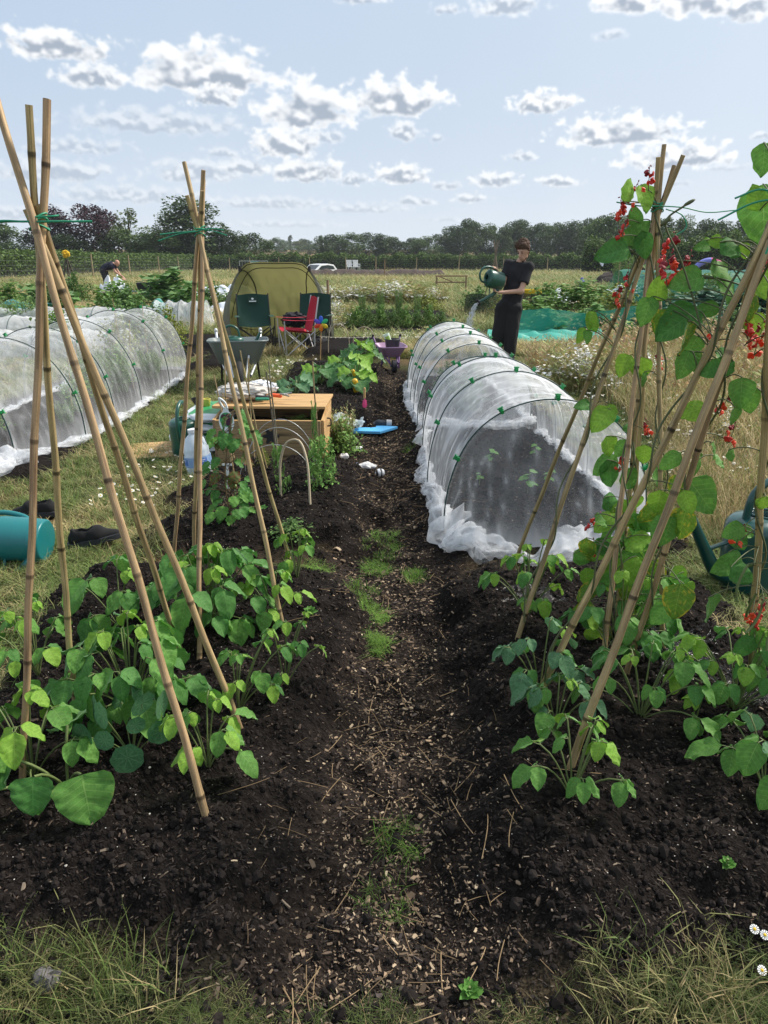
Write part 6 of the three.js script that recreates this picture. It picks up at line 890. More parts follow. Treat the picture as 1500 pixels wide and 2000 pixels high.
{ // plant label
  const pic = canvasTex(256, 640, (c, w, h) => { c.fillStyle = '#e4ecef'; c.fillRect(0, 0, w, h); c.fillStyle = '#4d9a6a'; c.beginPath(); c.ellipse(128, 210, 96, 122, 0, 0, 7); c.fill(); for (const [x, y, r] of [[85, 160, 34], [150, 150, 32], [180, 215, 34], [110, 225, 36], [150, 275, 34], [80, 270, 28]]) { c.fillStyle = '#4b2440'; c.beginPath(); c.ellipse(x, y, r, r * 1.25, 0.3, 0, 7); c.fill(); } c.fillStyle = '#8fd0b0'; c.beginPath(); c.ellipse(128, 205, 12, 26, 0.4, 0, 7); c.fill(); c.fillStyle = '#3b3f7a'; c.beginPath(); c.ellipse(150, 395, 18, 18, 0, 0, 7); c.fill(); c.fillStyle = '#9fb5a5'; c.fillRect(70, 430, 90, 8); c.fillStyle = '#2f5a3d'; c.fillRect(20, 480, 216, 160); });
  const s = new THREE.Shape(); s.moveTo(-0.028, 0); s.lineTo(0.028, 0); s.lineTo(0.022, 0.085); s.bezierCurveTo(0.06, 0.12, 0.055, 0.2, 0.02, 0.215); s.lineTo(0.014, 0.245); s.lineTo(-0.014, 0.245); s.lineTo(-0.02, 0.215); s.bezierCurveTo(-0.055, 0.2, -0.06, 0.12, -0.022, 0.085); s.closePath();
  const g = new THREE.ExtrudeGeometry(s, { depth: 0.0012, bevelEnabled: false, curveSegments: 16 }), p = g.attributes.position, uv = g.attributes.uv; for (let i = 0; i < p.count; i++) uv.setXY(i, 0.5 + p.getX(i) / 0.11, p.getY(i) / 0.245);
  const t = thing('plant_label', 'white hanging plant label with an oval picture of dark fruit', 'plant label', [-1.005, 0.44, -4.45]); mesh('card', g, std(0xffffff, { map: pic, roughness: 0.45, ...two }), t); mesh('loop', tube([[-0.012, 0.24, 0], [-0.03, 0.28, 0.01], [-0.034, 0.305, 0.012], [0.0, 0.28, 0.012], [0.012, 0.24, 0.004]], 0.006, 20, 6), std(rgb(0.75, 0.8, 0.82)), t);
  const k = mesh('label_cane', caneGeo([0, -0.03, 0], [-0.05, 0.64, 0], 0.005, 0.004), caneMat, scene); k.position.set(-0.97, gr(-0.97, -4.47), -4.47); tag(k, 'thin cane carrying the white plant label', 'cane');
  const T = thing('plant_marker', 'small white T shaped plant marker below the hanging label', 'plant marker', [-0.99, 0.3, -4.3]); mesh('head', box(0.062, 0.014, 0.003, 0, 0.05, 0), std(rgb(0.72, 0.76, 0.77)), T); mesh('spike', box(0.018, 0.16, 0.003, 0, -0.03, 0), std(rgb(0.72, 0.76, 0.77)), T);
}
// wheelbarrows
function trayGeo(a, b, h, thick) { // open tapered tub: a = [top half width, top half length], b = bottom
  const ring = (hw, hl, y, r) => { const p = []; for (let i = 0; i < 40; i++) { const q = i / 40 * 6.2832, c = Math.cos(q), s = Math.sin(q); p.push([Math.sign(c) * Math.pow(Math.abs(c), r) * hw, y, Math.sign(s) * Math.pow(Math.abs(s), r) * hl]); } return p; };
  const rings = [ring(0.001, 0.001, 0, 0.4), ring(b[0], b[1], 0, 0.4), ring(a[0], a[1], h, 0.35), ring(a[0] + thick * 1.5, a[1] + thick * 1.5, h + 0.004, 0.35), ring(a[0] + thick * 1.2, a[1] + thick * 1.2, h - 0.012, 0.35)].reverse(), inn = [ring(a[0] - thick, a[1] - thick, h, 0.35), ring(b[0] - thick, b[1] - thick, thick, 0.4), ring(0.001, 0.001, thick, 0.4)];
  const mk = (rs) => sheet(40, rs.length - 1, (u, v) => rs[Math.round(v * (rs.length - 1))][Math.round(u * 40) % 40]); return join([mk(rings), mk(inn)]);
}
{
  const t = thing('wheelbarrow', 'grey wheelbarrow with yellow wheel standing in front of the shelter', 'wheelbarrow', [-1.82, 0, -9.05], 0.18), grey = std(rgb(0.16, 0.19, 0.19), { roughness: 0.5, ...two }), blk = std(rgb(0.015, 0.015, 0.016)), alu = std(rgb(0.62, 0.64, 0.66), { metalness: 0.6, roughness: 0.35 });
  mesh('tray', moved(trayGeo([0.36, 0.42], [0.24, 0.26], 0.28, 0.008), 0, 0.3, 0.05, -0.06), grey, t);
  for (const s of [-1, 1]) { const h = mesh('handle', tube([[s * 0.13, 0.2, 0.5], [s * 0.2, 0.31, 0.2], [s * 0.26, 0.42, -0.3], [s * 0.29, 0.62, -0.62]], 0.017, 24, 8), alu, t); mesh('grip', moved(new THREE.CapsuleGeometry(0.023, 0.08, 4, 10), s * 0.288, 0.61, -0.61, 0.95, 0, 0), std(rgb(0.72, 0.74, 0.76), { roughness: 0.4 }), h); mesh('leg', tube([[s * 0.22, 0.31, 0.05], [s * 0.24, 0.03, -0.14], [s * 0.24, 0.0, -0.16]], 0.014, 12, 7), blk, t); mesh('fork', rod([s * 0.07, 0.18, 0.52], [s * 0.12, 0.42, 0.36], 0.013), alu, t); }
  const w = mesh('wheel', moved(new THREE.TorusGeometry(0.145, 0.045, 12, 30), 0, 0.19, 0.52, 0, Math.PI / 2), blk, t); mesh('hub', moved(new THREE.CylinderGeometry(0.115, 0.115, 0.07, 20), 0, 0.19, 0.52, 0, 0, Math.PI / 2), std(rgb(0.6, 0.38, 0.02), { roughness: 0.4 }), w);
}
{
  const t = thing('toy_wheelbarrow', 'small purple wheelbarrow at the far end of the path', 'wheelbarrow', [0.1, 0, -10.3], 0.15), mauve = std(rgb(0.42, 0.26, 0.4), { roughness: 0.5, ...two }), pur = std(rgb(0.13, 0.06, 0.2), { roughness: 0.4 }), blk = std(rgb(0.014, 0.014, 0.02));
  mesh('tray', moved(trayGeo([0.2, 0.26], [0.11, 0.15], 0.15, 0.006), 0, 0.2, 0), mauve, t);
  for (const s of [-1, 1]) { const h = mesh('handle', tube([[s * 0.06, 0.13, 0.28], [s * 0.1, 0.2, 0.1], [s * 0.16, 0.3, -0.26], [s * 0.2, 0.42, -0.42]], 0.011, 20, 7), pur, t); mesh('grip', moved(new THREE.CapsuleGeometry(0.017, 0.06, 4, 8), s * 0.203, 0.425, -0.43, 0.9, 0, 0), blk, h); mesh('leg', tube([[s * 0.1, 0.22, -0.04], [s * 0.13, 0.0, -0.16]], 0.01, 2, 6), pur, t); mesh('leg', rod([s * 0.1, 0.2, 0.12], [s * 0.14, 0.0, -0.12], 0.008), pur, t); mesh('fork', rod([s * 0.045, 0.09, 0.28], [s * 0.06, 0.22, 0.14], 0.009), pur, t); }
  mesh('wheel', moved(new THREE.CylinderGeometry(0.088, 0.088, 0.055, 24), 0, 0.09, 0.28, 0, 0, Math.PI / 2), blk, t);
  const p = thing('plant_pot', 'black plastic pot standing in the purple wheelbarrow', 'pot', [0.12, 0.225, -10.28]); mesh('pot', lathe([[0, 0.004], [0.085, 0], [0.108, 0.2], [0.114, 0.205], [0.112, 0.215], [0.102, 0.21], [0.08, 0.012], [0, 0.012]], 28), std(rgb(0.02, 0.022, 0.03), { roughness: 0.55, ...two }), p); mesh('soil', moved(new THREE.CylinderGeometry(0.09, 0.085, 0.02, 20), 0, 0.11, 0), std(rgb(0.03, 0.025, 0.02)), p);
  const b = thing('plastic_cup', 'clear green white plastic beaker leaning out of the black pot', 'beaker', [0.085, 0.36, -10.27]); b.rotation.z = 0.38; mesh('beaker', lathe([[0, 0.002], [0.04, 0], [0.048, 0.16], [0.045, 0.16], [0.038, 0.006], [0, 0.006]], 20), phy(rgb(0.75, 0.85, 0.75), { transmission: 0.3, roughness: 0.4, thickness: 0, ...two }), b); mesh('print', moved(new THREE.CylinderGeometry(0.047, 0.0445, 0.07, 20, 1, true, -0.6, 1.4), 0, 0.09, 0), std(rgb(0.32, 0.5, 0.08), two), b);
}
// path litter and small things
{ const m = mesh('kneeling_mat', box(0.36, 0.022, 0.24, 0, 0, 0, 0, 0, 0, 0.008), std(rgb(0.1, 0.42, 0.78), { roughness: 0.75 }), scene); m.geometry = moved((() => { const s = new THREE.Shape(); s.moveTo(-0.21, 0.1); s.lineTo(0.08, 0.13); s.lineTo(0.24, -0.06); s.lineTo(-0.09, -0.15); s.closePath(); return new THREE.ExtrudeGeometry(s, { depth: 0.018, bevelEnabled: true, bevelSize: 0.008, bevelThickness: 0.005, bevelSegments: 2 }); })(), 0, 0, 0, Math.PI / 2); m.position.set(-0.12, gr(-0.12, -6.6) + 0.035, -6.62); tag(m, 'light blue foam kneeling mat lying across the path', 'mat'); }
function glove(label, x, z, y, turn, dark) { const t = thing('gardening_glove', label, 'glove', [x, gr(x, z) + y, z], turn, 'gardening gloves on the path'), f = capsuleField([[[-0.05, 0.012, 0], [0.02, 0.02, 0], 0.026, 0.032], [[0.02, 0.02, 0], [0.07, 0.014, -0.025], 0.018, 0.012], [[0.02, 0.02, 0.01], [0.085, 0.012, 0.0], 0.016, 0.011], [[0.02, 0.018, 0.02], [0.075, 0.01, 0.025], 0.015, 0.01], [[0, 0.02, 0.02], [0.02, 0.016, 0.055], 0.014, 0.01]], 0.02); mesh('glove', surfaceNets((a, b, c) => Math.max(f(a, b, c) + 0.003 * n3(a * 40, b * 40, c * 40), -b - 0.004), [-0.1, -0.01, -0.07], [0.12, 0.07, 0.09], 0.005), std(dark ? rgb(0.03, 0.04, 0.055) : rgb(0.6, 0.6, 0.6), { roughness: 0.8 }), t); mesh('cuff', moved(new THREE.CylinderGeometry(0.03, 0.034, 0.05, 16, 1, true), -0.08, 0.018, 0, 0, 0, Math.PI / 2, [1, 1, 1]), std(dark ? rgb(0.5, 0.5, 0.5) : rgb(0.08, 0.09, 0.12), { roughness: 0.9, ...two }), t); return t; }
glove('dark glove with pale cuff lying on the blue kneeling mat', -0.03, -6.74, 0.035, Math.PI, true); glove('grey crumpled glove on the path left of the striped ball', -0.15, -5.36, 0.0, 0.3, false);
{
  const stripe = thing('striped_ball', 'black and white striped stone lying on the path', 'striped ball', [-0.03, gr(-0.03, -5.23) + 0.03, -5.23], 0.3); mesh('ball', tint(moved(new THREE.SphereGeometry(0.036, 40, 24), 0, 0, 0, 0, 0, 0, [1.12, 0.9, 1]), (x) => (Math.sin(x * 190 + 1) > 0.25 ? [0.015, 0.015, 0.018] : [0.8, 0.8, 0.8])), std(0xffffff, { vertexColors: true, roughness: 0.5 }), stripe);
  for (const [x, z, sx, l] of [[-0.23, -6.0, 1.35, 'white wrapped stone nearer the mat, beside the herb bush'], [-0.33, -5.68, 1.1, 'white painted stone at the lower end of the herb bush']]) { const o = mesh('painted_stone', tint(crumple(moved(new RoundedBoxGeometry(0.066 * sx, 0.046, 0.05, 4, 0.02), 0, 0, 0), 0.005, 30), (a, b, c) => { const k = Math.sin(a * 260) > 0.93 ? 0.3 : 0.78; return [k, k, k * 1.02]; }), std(0xffffff, { vertexColors: true, roughness: 0.6 }), scene); o.position.set(x, gr(x, z) + 0.018, z); o.rotation.y = 0.15; tag(o, l, 'stone', 'white painted stones'); }
  const t = thing('toy_trowel', 'small pink trowel with wooden handle stuck in the courgette mound', 'trowel', [-0.19, gr(-0.19, -6.9), -6.9]); mesh('handle', moved(new THREE.CapsuleGeometry(0.011, 0.09, 4, 10), 0, 0.15, 0), woodLight, t); mesh('neck', rod([0, 0.03, 0], [0, 0.1, 0], 0.007), std(rgb(0.7, 0.08, 0.22)), t); const bs = new THREE.Shape(); bs.moveTo(0, -0.05); bs.lineTo(0.026, 0); bs.lineTo(0.02, 0.05); bs.lineTo(-0.02, 0.05); bs.lineTo(-0.026, 0); bs.closePath(); mesh('blade', moved(new THREE.ExtrudeGeometry(bs, { depth: 0.004, bevelEnabled: false }), 0, 0.03, 0, 0, 0.5), std(rgb(0.72, 0.07, 0.22), { roughness: 0.4 }), t);
  const foil = mesh('plastic_wrap', crumple(sheet(24, 14, (u, v) => [(u - 0.5) * 0.3, 0.04 * Math.sin(u * 6) + 0.05, (v - 0.5) * 0.22]), 0.03, 12), phy(rgb(0.62, 0.7, 0.7), { roughness: 0.25, transmission: 0.3, thickness: 0, ...two }), scene); foil.position.set(-0.34, gr(-0.34, -6.6) + 0.03, -6.6); tag(foil, 'crumpled clear plastic sheet between the herb bush and the blue mat', 'plastic sheet');
  const st = mesh('field_stone', crumple(new THREE.IcosahedronGeometry(0.045, 3), 0.016, 22), std(rgb(0.15, 0.14, 0.14), { roughness: 0.9 }), scene); st.position.set(-0.78, gr(-0.78, -1.16) + 0.005, -1.16); st.scale.set(0.75, 0.6, 0.6); tag(st, 'pale stone half hidden in the grass at the bottom left', 'stone');
}
// shoes
function shoe(label, x, z, turn, roll) {
  const t = thing('slip_on_shoe', label, 'shoe', [x, gr(x, z) + 0.012, z], turn, 'black slip on shoes'), up = capsuleField([[[-0.10, 0.055, 0], [-0.06, 0.07, 0], 0.036, 0.038], [[-0.10, 0.04, 0], [0.02, 0.04, 0], 0.036, 0.042], [[0.02, 0.045, 0], [0.12, 0.028, 0], 0.043, 0.028], [[-0.09, 0.085, 0], [-0.1, 0.105, 0], 0.022, 0.012], [[-0.0, 0.07, 0], [0.03, 0.075, 0], 0.03, 0.026]], 0.03);
  const hole = capsuleField([[[-0.075, 0.13, 0], [-0.015, 0.1, 0], 0.034, 0.024], [[-0.07, 0.08, 0], [-0.02, 0.07, 0], 0.026, 0.02]], 0.02);
  mesh('upper', surfaceNets((a, b, c) => Math.max(up(a, b, c), -hole(a, b, c), 0.02 - b), [-0.17, 0.0, -0.07], [0.17, 0.14, 0.07], 0.006), std(rgb(0.008, 0.008, 0.009), { roughness: 0.95 }), t);
  const s = new THREE.Shape(); [[-0.145, 0], [-0.13, 0.036], [0, 0.045], [0.1, 0.034], [0.148, 0], [0.1, -0.036], [0, -0.04], [-0.12, -0.036]].forEach(([a, b], i) => i ? s.lineTo(a, b) : s.moveTo(a, b)); s.closePath();
  mesh('sole', moved(new THREE.ExtrudeGeometry(new THREE.Shape(new THREE.SplineCurve([[-0.15, 0], [-0.13, 0.036], [0, 0.046], [0.1, 0.036], [0.152, 0], [0.1, -0.04], [0, -0.044], [-0.13, -0.036], [-0.15, 0]].map(([a, b]) => new THREE.Vector2(a, b))).getPoints(48)), { depth: 0.026, bevelEnabled: true, bevelSize: 0.004, bevelThickness: 0.004, bevelSegments: 2 }), 0, 0.032, 0, Math.PI / 2), std(rgb(0.022, 0.024, 0.03), { roughness: 0.8 }), t);
  t.rotation.z = roll; return t;
}
shoe('left one of two black slip on shoes, its toe pointing left', -2.24, -4.28, Math.PI + 0.05, -0.02); shoe('right one of two black slip on shoes, its toe lifted to the right', -1.66, -3.78, 0.2, 0.16).position.y += 0.02;
console.log('objects');
// ---------------------------------------------------------------- shelter
{
  const t = thing('day_shelter', 'olive green dome shelter with open front behind the left row', 'shelter', [-1.88, 0, -12.95], 0.06), fab = phy(rgb(0.30, 0.29, 0.12), { roughness: 0.8, transmission: 0.5, thickness: 0, ...two, specularIntensity: 0.3 }), fabGrey = phy(rgb(0.24, 0.24, 0.18), { roughness: 0.75, transmission: 0.3, thickness: 0, ...two }), black = std(rgb(0.012, 0.012, 0.012), { roughness: 0.6 });
  const prof = new THREE.CatmullRomCurve3([V(-0.96, 0, 0), V(-0.98, 0.3, 0), V(-0.9, 0.72, 0), V(-0.72, 1.12, 0), V(-0.48, 1.4, 0), V(0, 1.42, 0), V(0.48, 1.4, 0), V(0.74, 1.1, 0), V(0.92, 0.7, 0), V(0.99, 0.3, 0), V(0.97, 0, 0)], false, 'catmullrom', 0.35);
  const shell = (u, s) => { const p = prof.getPointAt(u), k = Math.pow(Math.cos(Math.min(1, s) * Math.PI / 2), 0.62), d = Math.sin(s * Math.PI / 2), fold = 0.012 * n2(u * 18, s * 4) * Math.min(1, s * 4); return [p.x * (1 - 0.18 * d) + fold, p.y * k, -1.25 * d + 0.12 * (p.y / 1.42) * (1 - s) + fold]; };
  mesh('canopy', sheet(90, 40, shell), fab, t);
  for (const s of [-1, 1]) { // front wings, turned in towards the opening
    const g = sheet(10, 40, (a, v) => { const u = s < 0 ? mix(0.0, 0.335, v) : mix(1.0, 0.665, v), p = shell(u, 0), inx = mix(0, s < 0 ? 0.2 : 0.3, a) * Math.sin(Math.PI * (0.12 + 0.88 * (1 - v)) * 0.5); return [p[0] - s * inx * (0.35 + 0.65 * (1 - v)), p[1] * (1 - 0.02 * a), p[2] + 0.12 * Math.sin(a * Math.PI / 2) * (1 - v) + 0.008 * n2(v * 9, a * 3 + s)]; });
    mesh('front_flap', g, fabGrey, t);
  }
  const line = (u0, s0, u1, s1, r = 0.009) => { const ps = []; for (let i = 0; i <= 16; i++) { const q = shell(mix(u0, u1, i / 16), mix(s0, s1, i / 16)); ps.push([q[0] * 0.985, q[1] * 0.985, q[2] + 0.012]); } return tube(ps, r, 32, 6); };
  for (const [u, v] of [[0.345, 0.36], [0.655, 0.645]]) mesh('pole', line(u, 0, v, 0.72, 0.011), black, t);
  mesh('pole', line(0.02, 0.02, 0.98, 0.02, 0.007), black, t);
  mesh('ridge_seam', line(0.12, 0.28, 0.88, 0.28, 0.007), black, t); mesh('seam', line(0.13, 0.55, 0.3, 0.62, 0.006), black, t); mesh('seam', line(0.87, 0.55, 0.7, 0.62, 0.006), black, t);
  for (const u of [0.345, 0.655]) { const q = shell(u, 0); mesh('hub', moved(new THREE.CylinderGeometry(0.025, 0.03, 0.09, 10), q[0], q[1] + 0.01, q[2]), black, t); }
  mesh('ground_sheet', crumple(sheet(30, 16, (u, v) => [mix(-0.85, 0.85, u), 0.02, mix(-1.0, -0.1, v)]), 0.015, 7), std(rgb(0.34, 0.38, 0.42), { roughness: 0.7, ...two }), t);
}
function campChair(label, x, z, turn, cloth, frame, logo, group) {
  const t = thing('camping_chair', label, 'camping chair', [x, 0.0, z], turn, group), w = 0.27, cl = std(cloth, { roughness: 0.9, ...two }), fr = frame;
  mesh('backrest', sheet(16, 16, (u, v) => [mix(-0.26, 0.26, u), mix(0.40, 0.92, v) + 0.02 * Math.cos((u - 0.5) * 6) * (v - 0.5), -0.16 - 0.12 * v - 0.05 * Math.sin(Math.PI * u) * Math.sin(Math.PI * v)]), cl, t);
  mesh('seat', sheet(16, 14, (u, v) => [mix(-0.27, 0.27, u), 0.4 - 0.05 * Math.sin(Math.PI * u) + 0.05 * v, mix(-0.17, 0.27, v)]), cl, t);
  for (const s of [-1, 1]) {
    mesh('upright', tube([[s * w, 0.0, -0.2], [s * w, 0.45, -0.21], [s * 0.262, 0.93, -0.285]], 0.011, 12, 7), fr, t); mesh('front_upright', rod([s * 0.29, 0.02, 0.26], [s * 0.3, 0.58, 0.28], 0.01), fr, t);
    mesh('armrest', sheet(6, 10, (u, v) => [s * 0.285 + (u - 0.5) * 0.075, 0.585 + 0.015 * v - 0.012 * Math.sin(Math.PI * v), mix(-0.2, 0.3, v)]), cl, t);
    mesh('side_brace', rod([s * 0.285, 0.03, 0.27], [s * w, 0.4, -0.2], 0.009), fr, t); mesh('side_brace', rod([s * w, 0.03, -0.2], [s * 0.285, 0.44, 0.26], 0.009), fr, t);
    mesh('cross_brace', rod([s * 0.28, 0.03, 0.27], [-s * 0.28, 0.42, 0.265], 0.009), fr, t); mesh('cross_brace', rod([s * w, 0.03, -0.21], [-s * w, 0.4, -0.2], 0.009), fr, t);
  }
  if (logo) { const tex = canvasTex(128, 96, (c) => { c.fillStyle = '#16352a'; c.fillRect(0, 0, 128, 96); c.fillStyle = '#d7dde0'; c.beginPath(); c.arc(64, 30, 16, 0, 7); c.fill(); c.fillRect(16, 62, 96, 14); }); mesh('badge', moved(sheet(4, 3, (u, v) => [(u - 0.5) * 0.16, (v - 0.5) * 0.1, 0], null), 0, 0.83, -0.262, -0.2), std(0xffffff, { map: tex, roughness: 0.8, ...two }), t); }
  return t;
}
const darkFrame = std(rgb(0.015, 0.015, 0.016), { roughness: 0.5 }), aluFrame = std(rgb(0.55, 0.56, 0.58), { metalness: 0.7, roughness: 0.35 }), CG = 'camping chairs at the shelter';
campChair('dark green camping chair at the left of the shelter opening', -2.15, -12.2, 0.25, rgb(0.012, 0.05, 0.035), darkFrame, true, CG);
campChair('dark green camping chair inside the shelter on the right, behind the red one', -1.22, -12.45, -0.15, rgb(0.012, 0.048, 0.035), darkFrame, true, CG);
campChair('red camping chair with silver frame seen from its side', -1.38, -11.75, -1.25, rgb(0.42, 0.012, 0.035), aluFrame, false, CG);
{ const b = mesh('folded_clothes', crumple(moved(new THREE.SphereGeometry(0.5, 30, 20), 0, 0, 0), 0.12, 4, 7), std(rgb(0.012, 0.012, 0.018), { roughness: 0.95 }), scene); b.position.set(-1.5, 0.52, -12.3); b.scale.set(0.42, 0.24, 0.34); tag(b, 'dark clothes piled between the green and the red camping chair', 'clothes');
  const c = mesh('dark_bag', crumple(new THREE.SphereGeometry(0.5, 30, 20), 0.1, 4, 17), std(rgb(0.014, 0.016, 0.018), { roughness: 0.9 }), scene); c.position.set(-1.12, 0.12, -12.05); c.scale.set(0.5, 0.3, 0.3); tag(c, 'dark bag on the grass at the right corner of the shelter', 'bag');
  const d = mesh('dark_bag', crumple(new THREE.SphereGeometry(0.5, 30, 20), 0.1, 4, 27), std(rgb(0.02, 0.018, 0.018), { roughness: 0.9 }), scene); d.position.set(-2.05, 0.1, -12.55); d.scale.set(0.62, 0.24, 0.3); tag(d, 'dark things heaped under the left green camping chair', 'bag'); }
{ // pinwheel and hoops of the next bed
  const t = thing('pinwheel', 'rainbow coloured toy windmill on a stick before the shelter', 'pinwheel', [-0.95, gr(-0.95, -10.7), -10.7]); mesh('stick', rod([0, -0.05, 0], [0.03, 0.53, 0], 0.006), woodLight, t); [[0.02, 0.1, 0.6], [0.1, 0.06, 0.5], [0.7, 0.05, 0.02], [0.75, 0.2, 0.02], [0.7, 0.5, 0.02], [0.02, 0.4, 0.15]].forEach((c, i) => { const o = mesh('vane', crumple(moved(new THREE.SphereGeometry(0.05, 12, 8), 0, 0.06, 0, 0, 0, 0, [0.62, 1, 0.3]), 0.006, 20), std(rgb(...c), { roughness: 0.4 }), t); o.position.set(0.03, 0.54, 0.02); o.rotation.z = i / 6 * 6.283; });
  [[-0.68, -10.9, 0.16, 0.42, 'left'], [-0.3, -10.95, 0.17, 0.36, 'right']].forEach(([x, z, w, h, l]) => { const y = gr(x, z), ps = []; for (let i = 0; i <= 12; i++) { const a = Math.PI * i / 12; ps.push([x - Math.cos(a) * w, y - 0.02 + Math.pow(Math.sin(a), 0.6) * h, z]); } const o = mesh('cane_hoop', tube(ps, 0.006, 30, 6), std(rgb(0.46, 0.38, 0.26), { roughness: 0.7 }), scene); tag(o, `pale cane hoop over the far dark bed beside the shelter, ${l} one`, 'hoop', 'hoops of the far dark bed'); });
  const o = mesh('string_line', join([tube([[-0.95, 0.42, -10.72], [-0.5, 0.4, -10.75], [0.0, 0.43, -10.72]], 0.003, 20, 5), ...Array.from({ length: 14 }, (_, i) => moved(new THREE.SphereGeometry(0.009, 6, 5), -0.92 + i * 0.068, 0.4 + 0.003 * (i % 3), -10.73))]), std(rgb(0.6, 0.56, 0.45)), scene); tag(o, 'beaded string stretched across the far dark bed', 'string');
}
// ---------------------------------------------------------------- people
const skin = phy(rgb(0.50, 0.30, 0.21), { roughness: 0.6 }), skinRed = phy(rgb(0.5, 0.27, 0.19), { roughness: 0.6 });
function figure(label, pos, J, o) {
  const t = thing('person', label, 'person', pos), L = (a, b, ra, rb) => [J[a], J[b], ra, rb], add = (p, q) => [p[0] + q[0], p[1] + q[1], p[2] + q[2]], k = o.k ?? 1;
  const fwd = V(...o.face).normalize(), upv = V(...o.up).normalize(), rt = upv.clone().cross(fwd).normalize(), hd = (x, y, z) => { const h = V(...J.head).addScaledVector(rt, x).addScaledVector(upv, y).addScaledVector(fwd, z); return h.toArray(); };   // head axes: right hand of the viewer, up, forward
  const bones = [L('neck', 'chest', 0.058, 0.11), L('chest', 'belly', 0.125, 0.115), L('belly', 'hip', 0.115, 0.12), L('chest', 'shR', 0.08, 0.055), L('chest', 'shL', 0.08, 0.055), L('shR', 'elR', 0.05, 0.038), L('elR', 'haR', 0.036, 0.026), L('shL', 'elL', 0.05, 0.038), L('elL', 'haL', 0.036, 0.026), L('hipR', 'knR', 0.085, 0.058), L('knR', 'anR', 0.055, 0.036), L('hipL', 'knL', 0.085, 0.058), L('knL', 'anL', 0.055, 0.036), [J.neck, hd(0, -0.06, -0.02), 0.05, 0.05]];
  const body = capsuleField(bones, 0.04), all = Object.values(J), lo = [0, 1, 2].map((i) => Math.min(...all.map((p) => p[i])) - 0.2), hi = [0, 1, 2].map((i) => Math.max(...all.map((p) => p[i])) + 0.25);
  const headB = [[hd(0, 0.035, -0.015), hd(0, 0.035, -0.03), 0.083, 0.08], [hd(0, 0.0, 0.01), hd(0, -0.07, 0.035), 0.068, 0.042], [hd(0, 0.012, 0.085), hd(0, -0.018, 0.103), 0.011, 0.016], [hd(0.072, 0.0, -0.015), hd(0.076, -0.02, -0.015), 0.014, 0.01], [hd(-0.072, 0.0, -0.015), hd(-0.076, -0.02, -0.015), 0.014, 0.01], [hd(-0.03, 0.036, 0.068), hd(0.03, 0.036, 0.068), 0.014, 0.014], [hd(-0.018, -0.052, 0.07), hd(0.018, -0.052, 0.07), 0.009, 0.009], [hd(0, -0.05, -0.02), J.neck, 0.05, 0.052]];
  const headF = capsuleField(headB, 0.022), socket = capsuleField([[hd(-0.03, 0.014, 0.094), hd(-0.03, 0.014, 0.09), 0.014, 0.014]], 0.01), socket2 = capsuleField([[hd(0.03, 0.014, 0.094), hd(0.03, 0.014, 0.09), 0.014, 0.014]], 0.01);
  const hc = J.head, parts = [surfaceNets(body, lo, hi, 0.014), surfaceNets((x, y, z) => Math.max(headF(x, y, z), -socket(x, y, z), -socket2(x, y, z)), [hc[0] - 0.17, hc[1] - 0.2, hc[2] - 0.17], [hc[0] + 0.17, hc[1] + 0.16, hc[2] + 0.17], 0.0055)];
  for (const [h, dir, side, palm] of o.hands) { // hand: wrist, direction of the fingers, direction across the knuckles, palm normal
    const D = V(...dir).normalize(), S = V(...side).normalize(), N = V(...palm).normalize(), P = (a, b, c) => V(...J[h]).addScaledVector(D, a).addScaledVector(S, b).addScaledVector(N, c).toArray();
    const hb = [[P(0.0, 0, 0), P(0.05, 0.018, 0), 0.024, 0.017], [P(0.0, 0, 0), P(0.05, -0.018, 0), 0.024, 0.017]]; [[-0.028, 0.032], [-0.009, 0.038], [0.01, 0.036], [0.028, 0.028]].forEach(([b, l]) => { hb.push([P(0.07, b, 0), P(0.07 + l, b * 1.1, 0.014), 0.0095, 0.009], [P(0.07 + l, b * 1.1, 0.014), P(0.07 + l * 1.5, b * 1.1, 0.042), 0.009, 0.008]); }); hb.push([P(0.02, -0.025, 0.005), P(0.04, -0.052, 0.022), 0.012, 0.0105], [P(0.04, -0.052, 0.022), P(0.062, -0.058, 0.04), 0.0105, 0.009]);
    const f = capsuleField(hb, 0.008), c = P(0.05, 0, 0); parts.push(surfaceNets(f, c.map((q) => q - 0.14), c.map((q) => q + 0.14), 0.006));
  }
  mesh('body', join(parts), o.skin ?? skin, t);
  const shirtB = [L('chest', 'belly', 0.142, 0.142), L('belly', 'hem', 0.142, 0.148), L('chest', 'shR', 0.1, 0.06), L('chest', 'shL', 0.1, 0.06), [J.chest, add(J.neck, [0, -0.03, 0]), 0.1, 0.07], [add(J.neck, [0, -0.05, 0]), J.shR, 0.06, 0.055], [add(J.neck, [0, -0.05, 0]), J.shL, 0.06, 0.055]], slv = [['R', capsuleField([[J.shR, J.elR, 0.058, 0.08]], 0.01)], ['L', capsuleField([[J.shL, J.elL, 0.058, 0.08]], 0.01)]], sf = capsuleField(shirtB, 0.05), nk = capsuleField([[J.neck, add(J.neck, [0, 0.2, 0]), 0.068, 0.08]], 0.01);
  const cutR = V(...J.elR).sub(V(...J.shR)).normalize(), cutL = V(...J.elL).sub(V(...J.shL)).normalize(), hollow = (x, y, z, S, c) => (x - S[0]) * c.x + (y - S[1]) * c.y + (z - S[2]) * c.z;
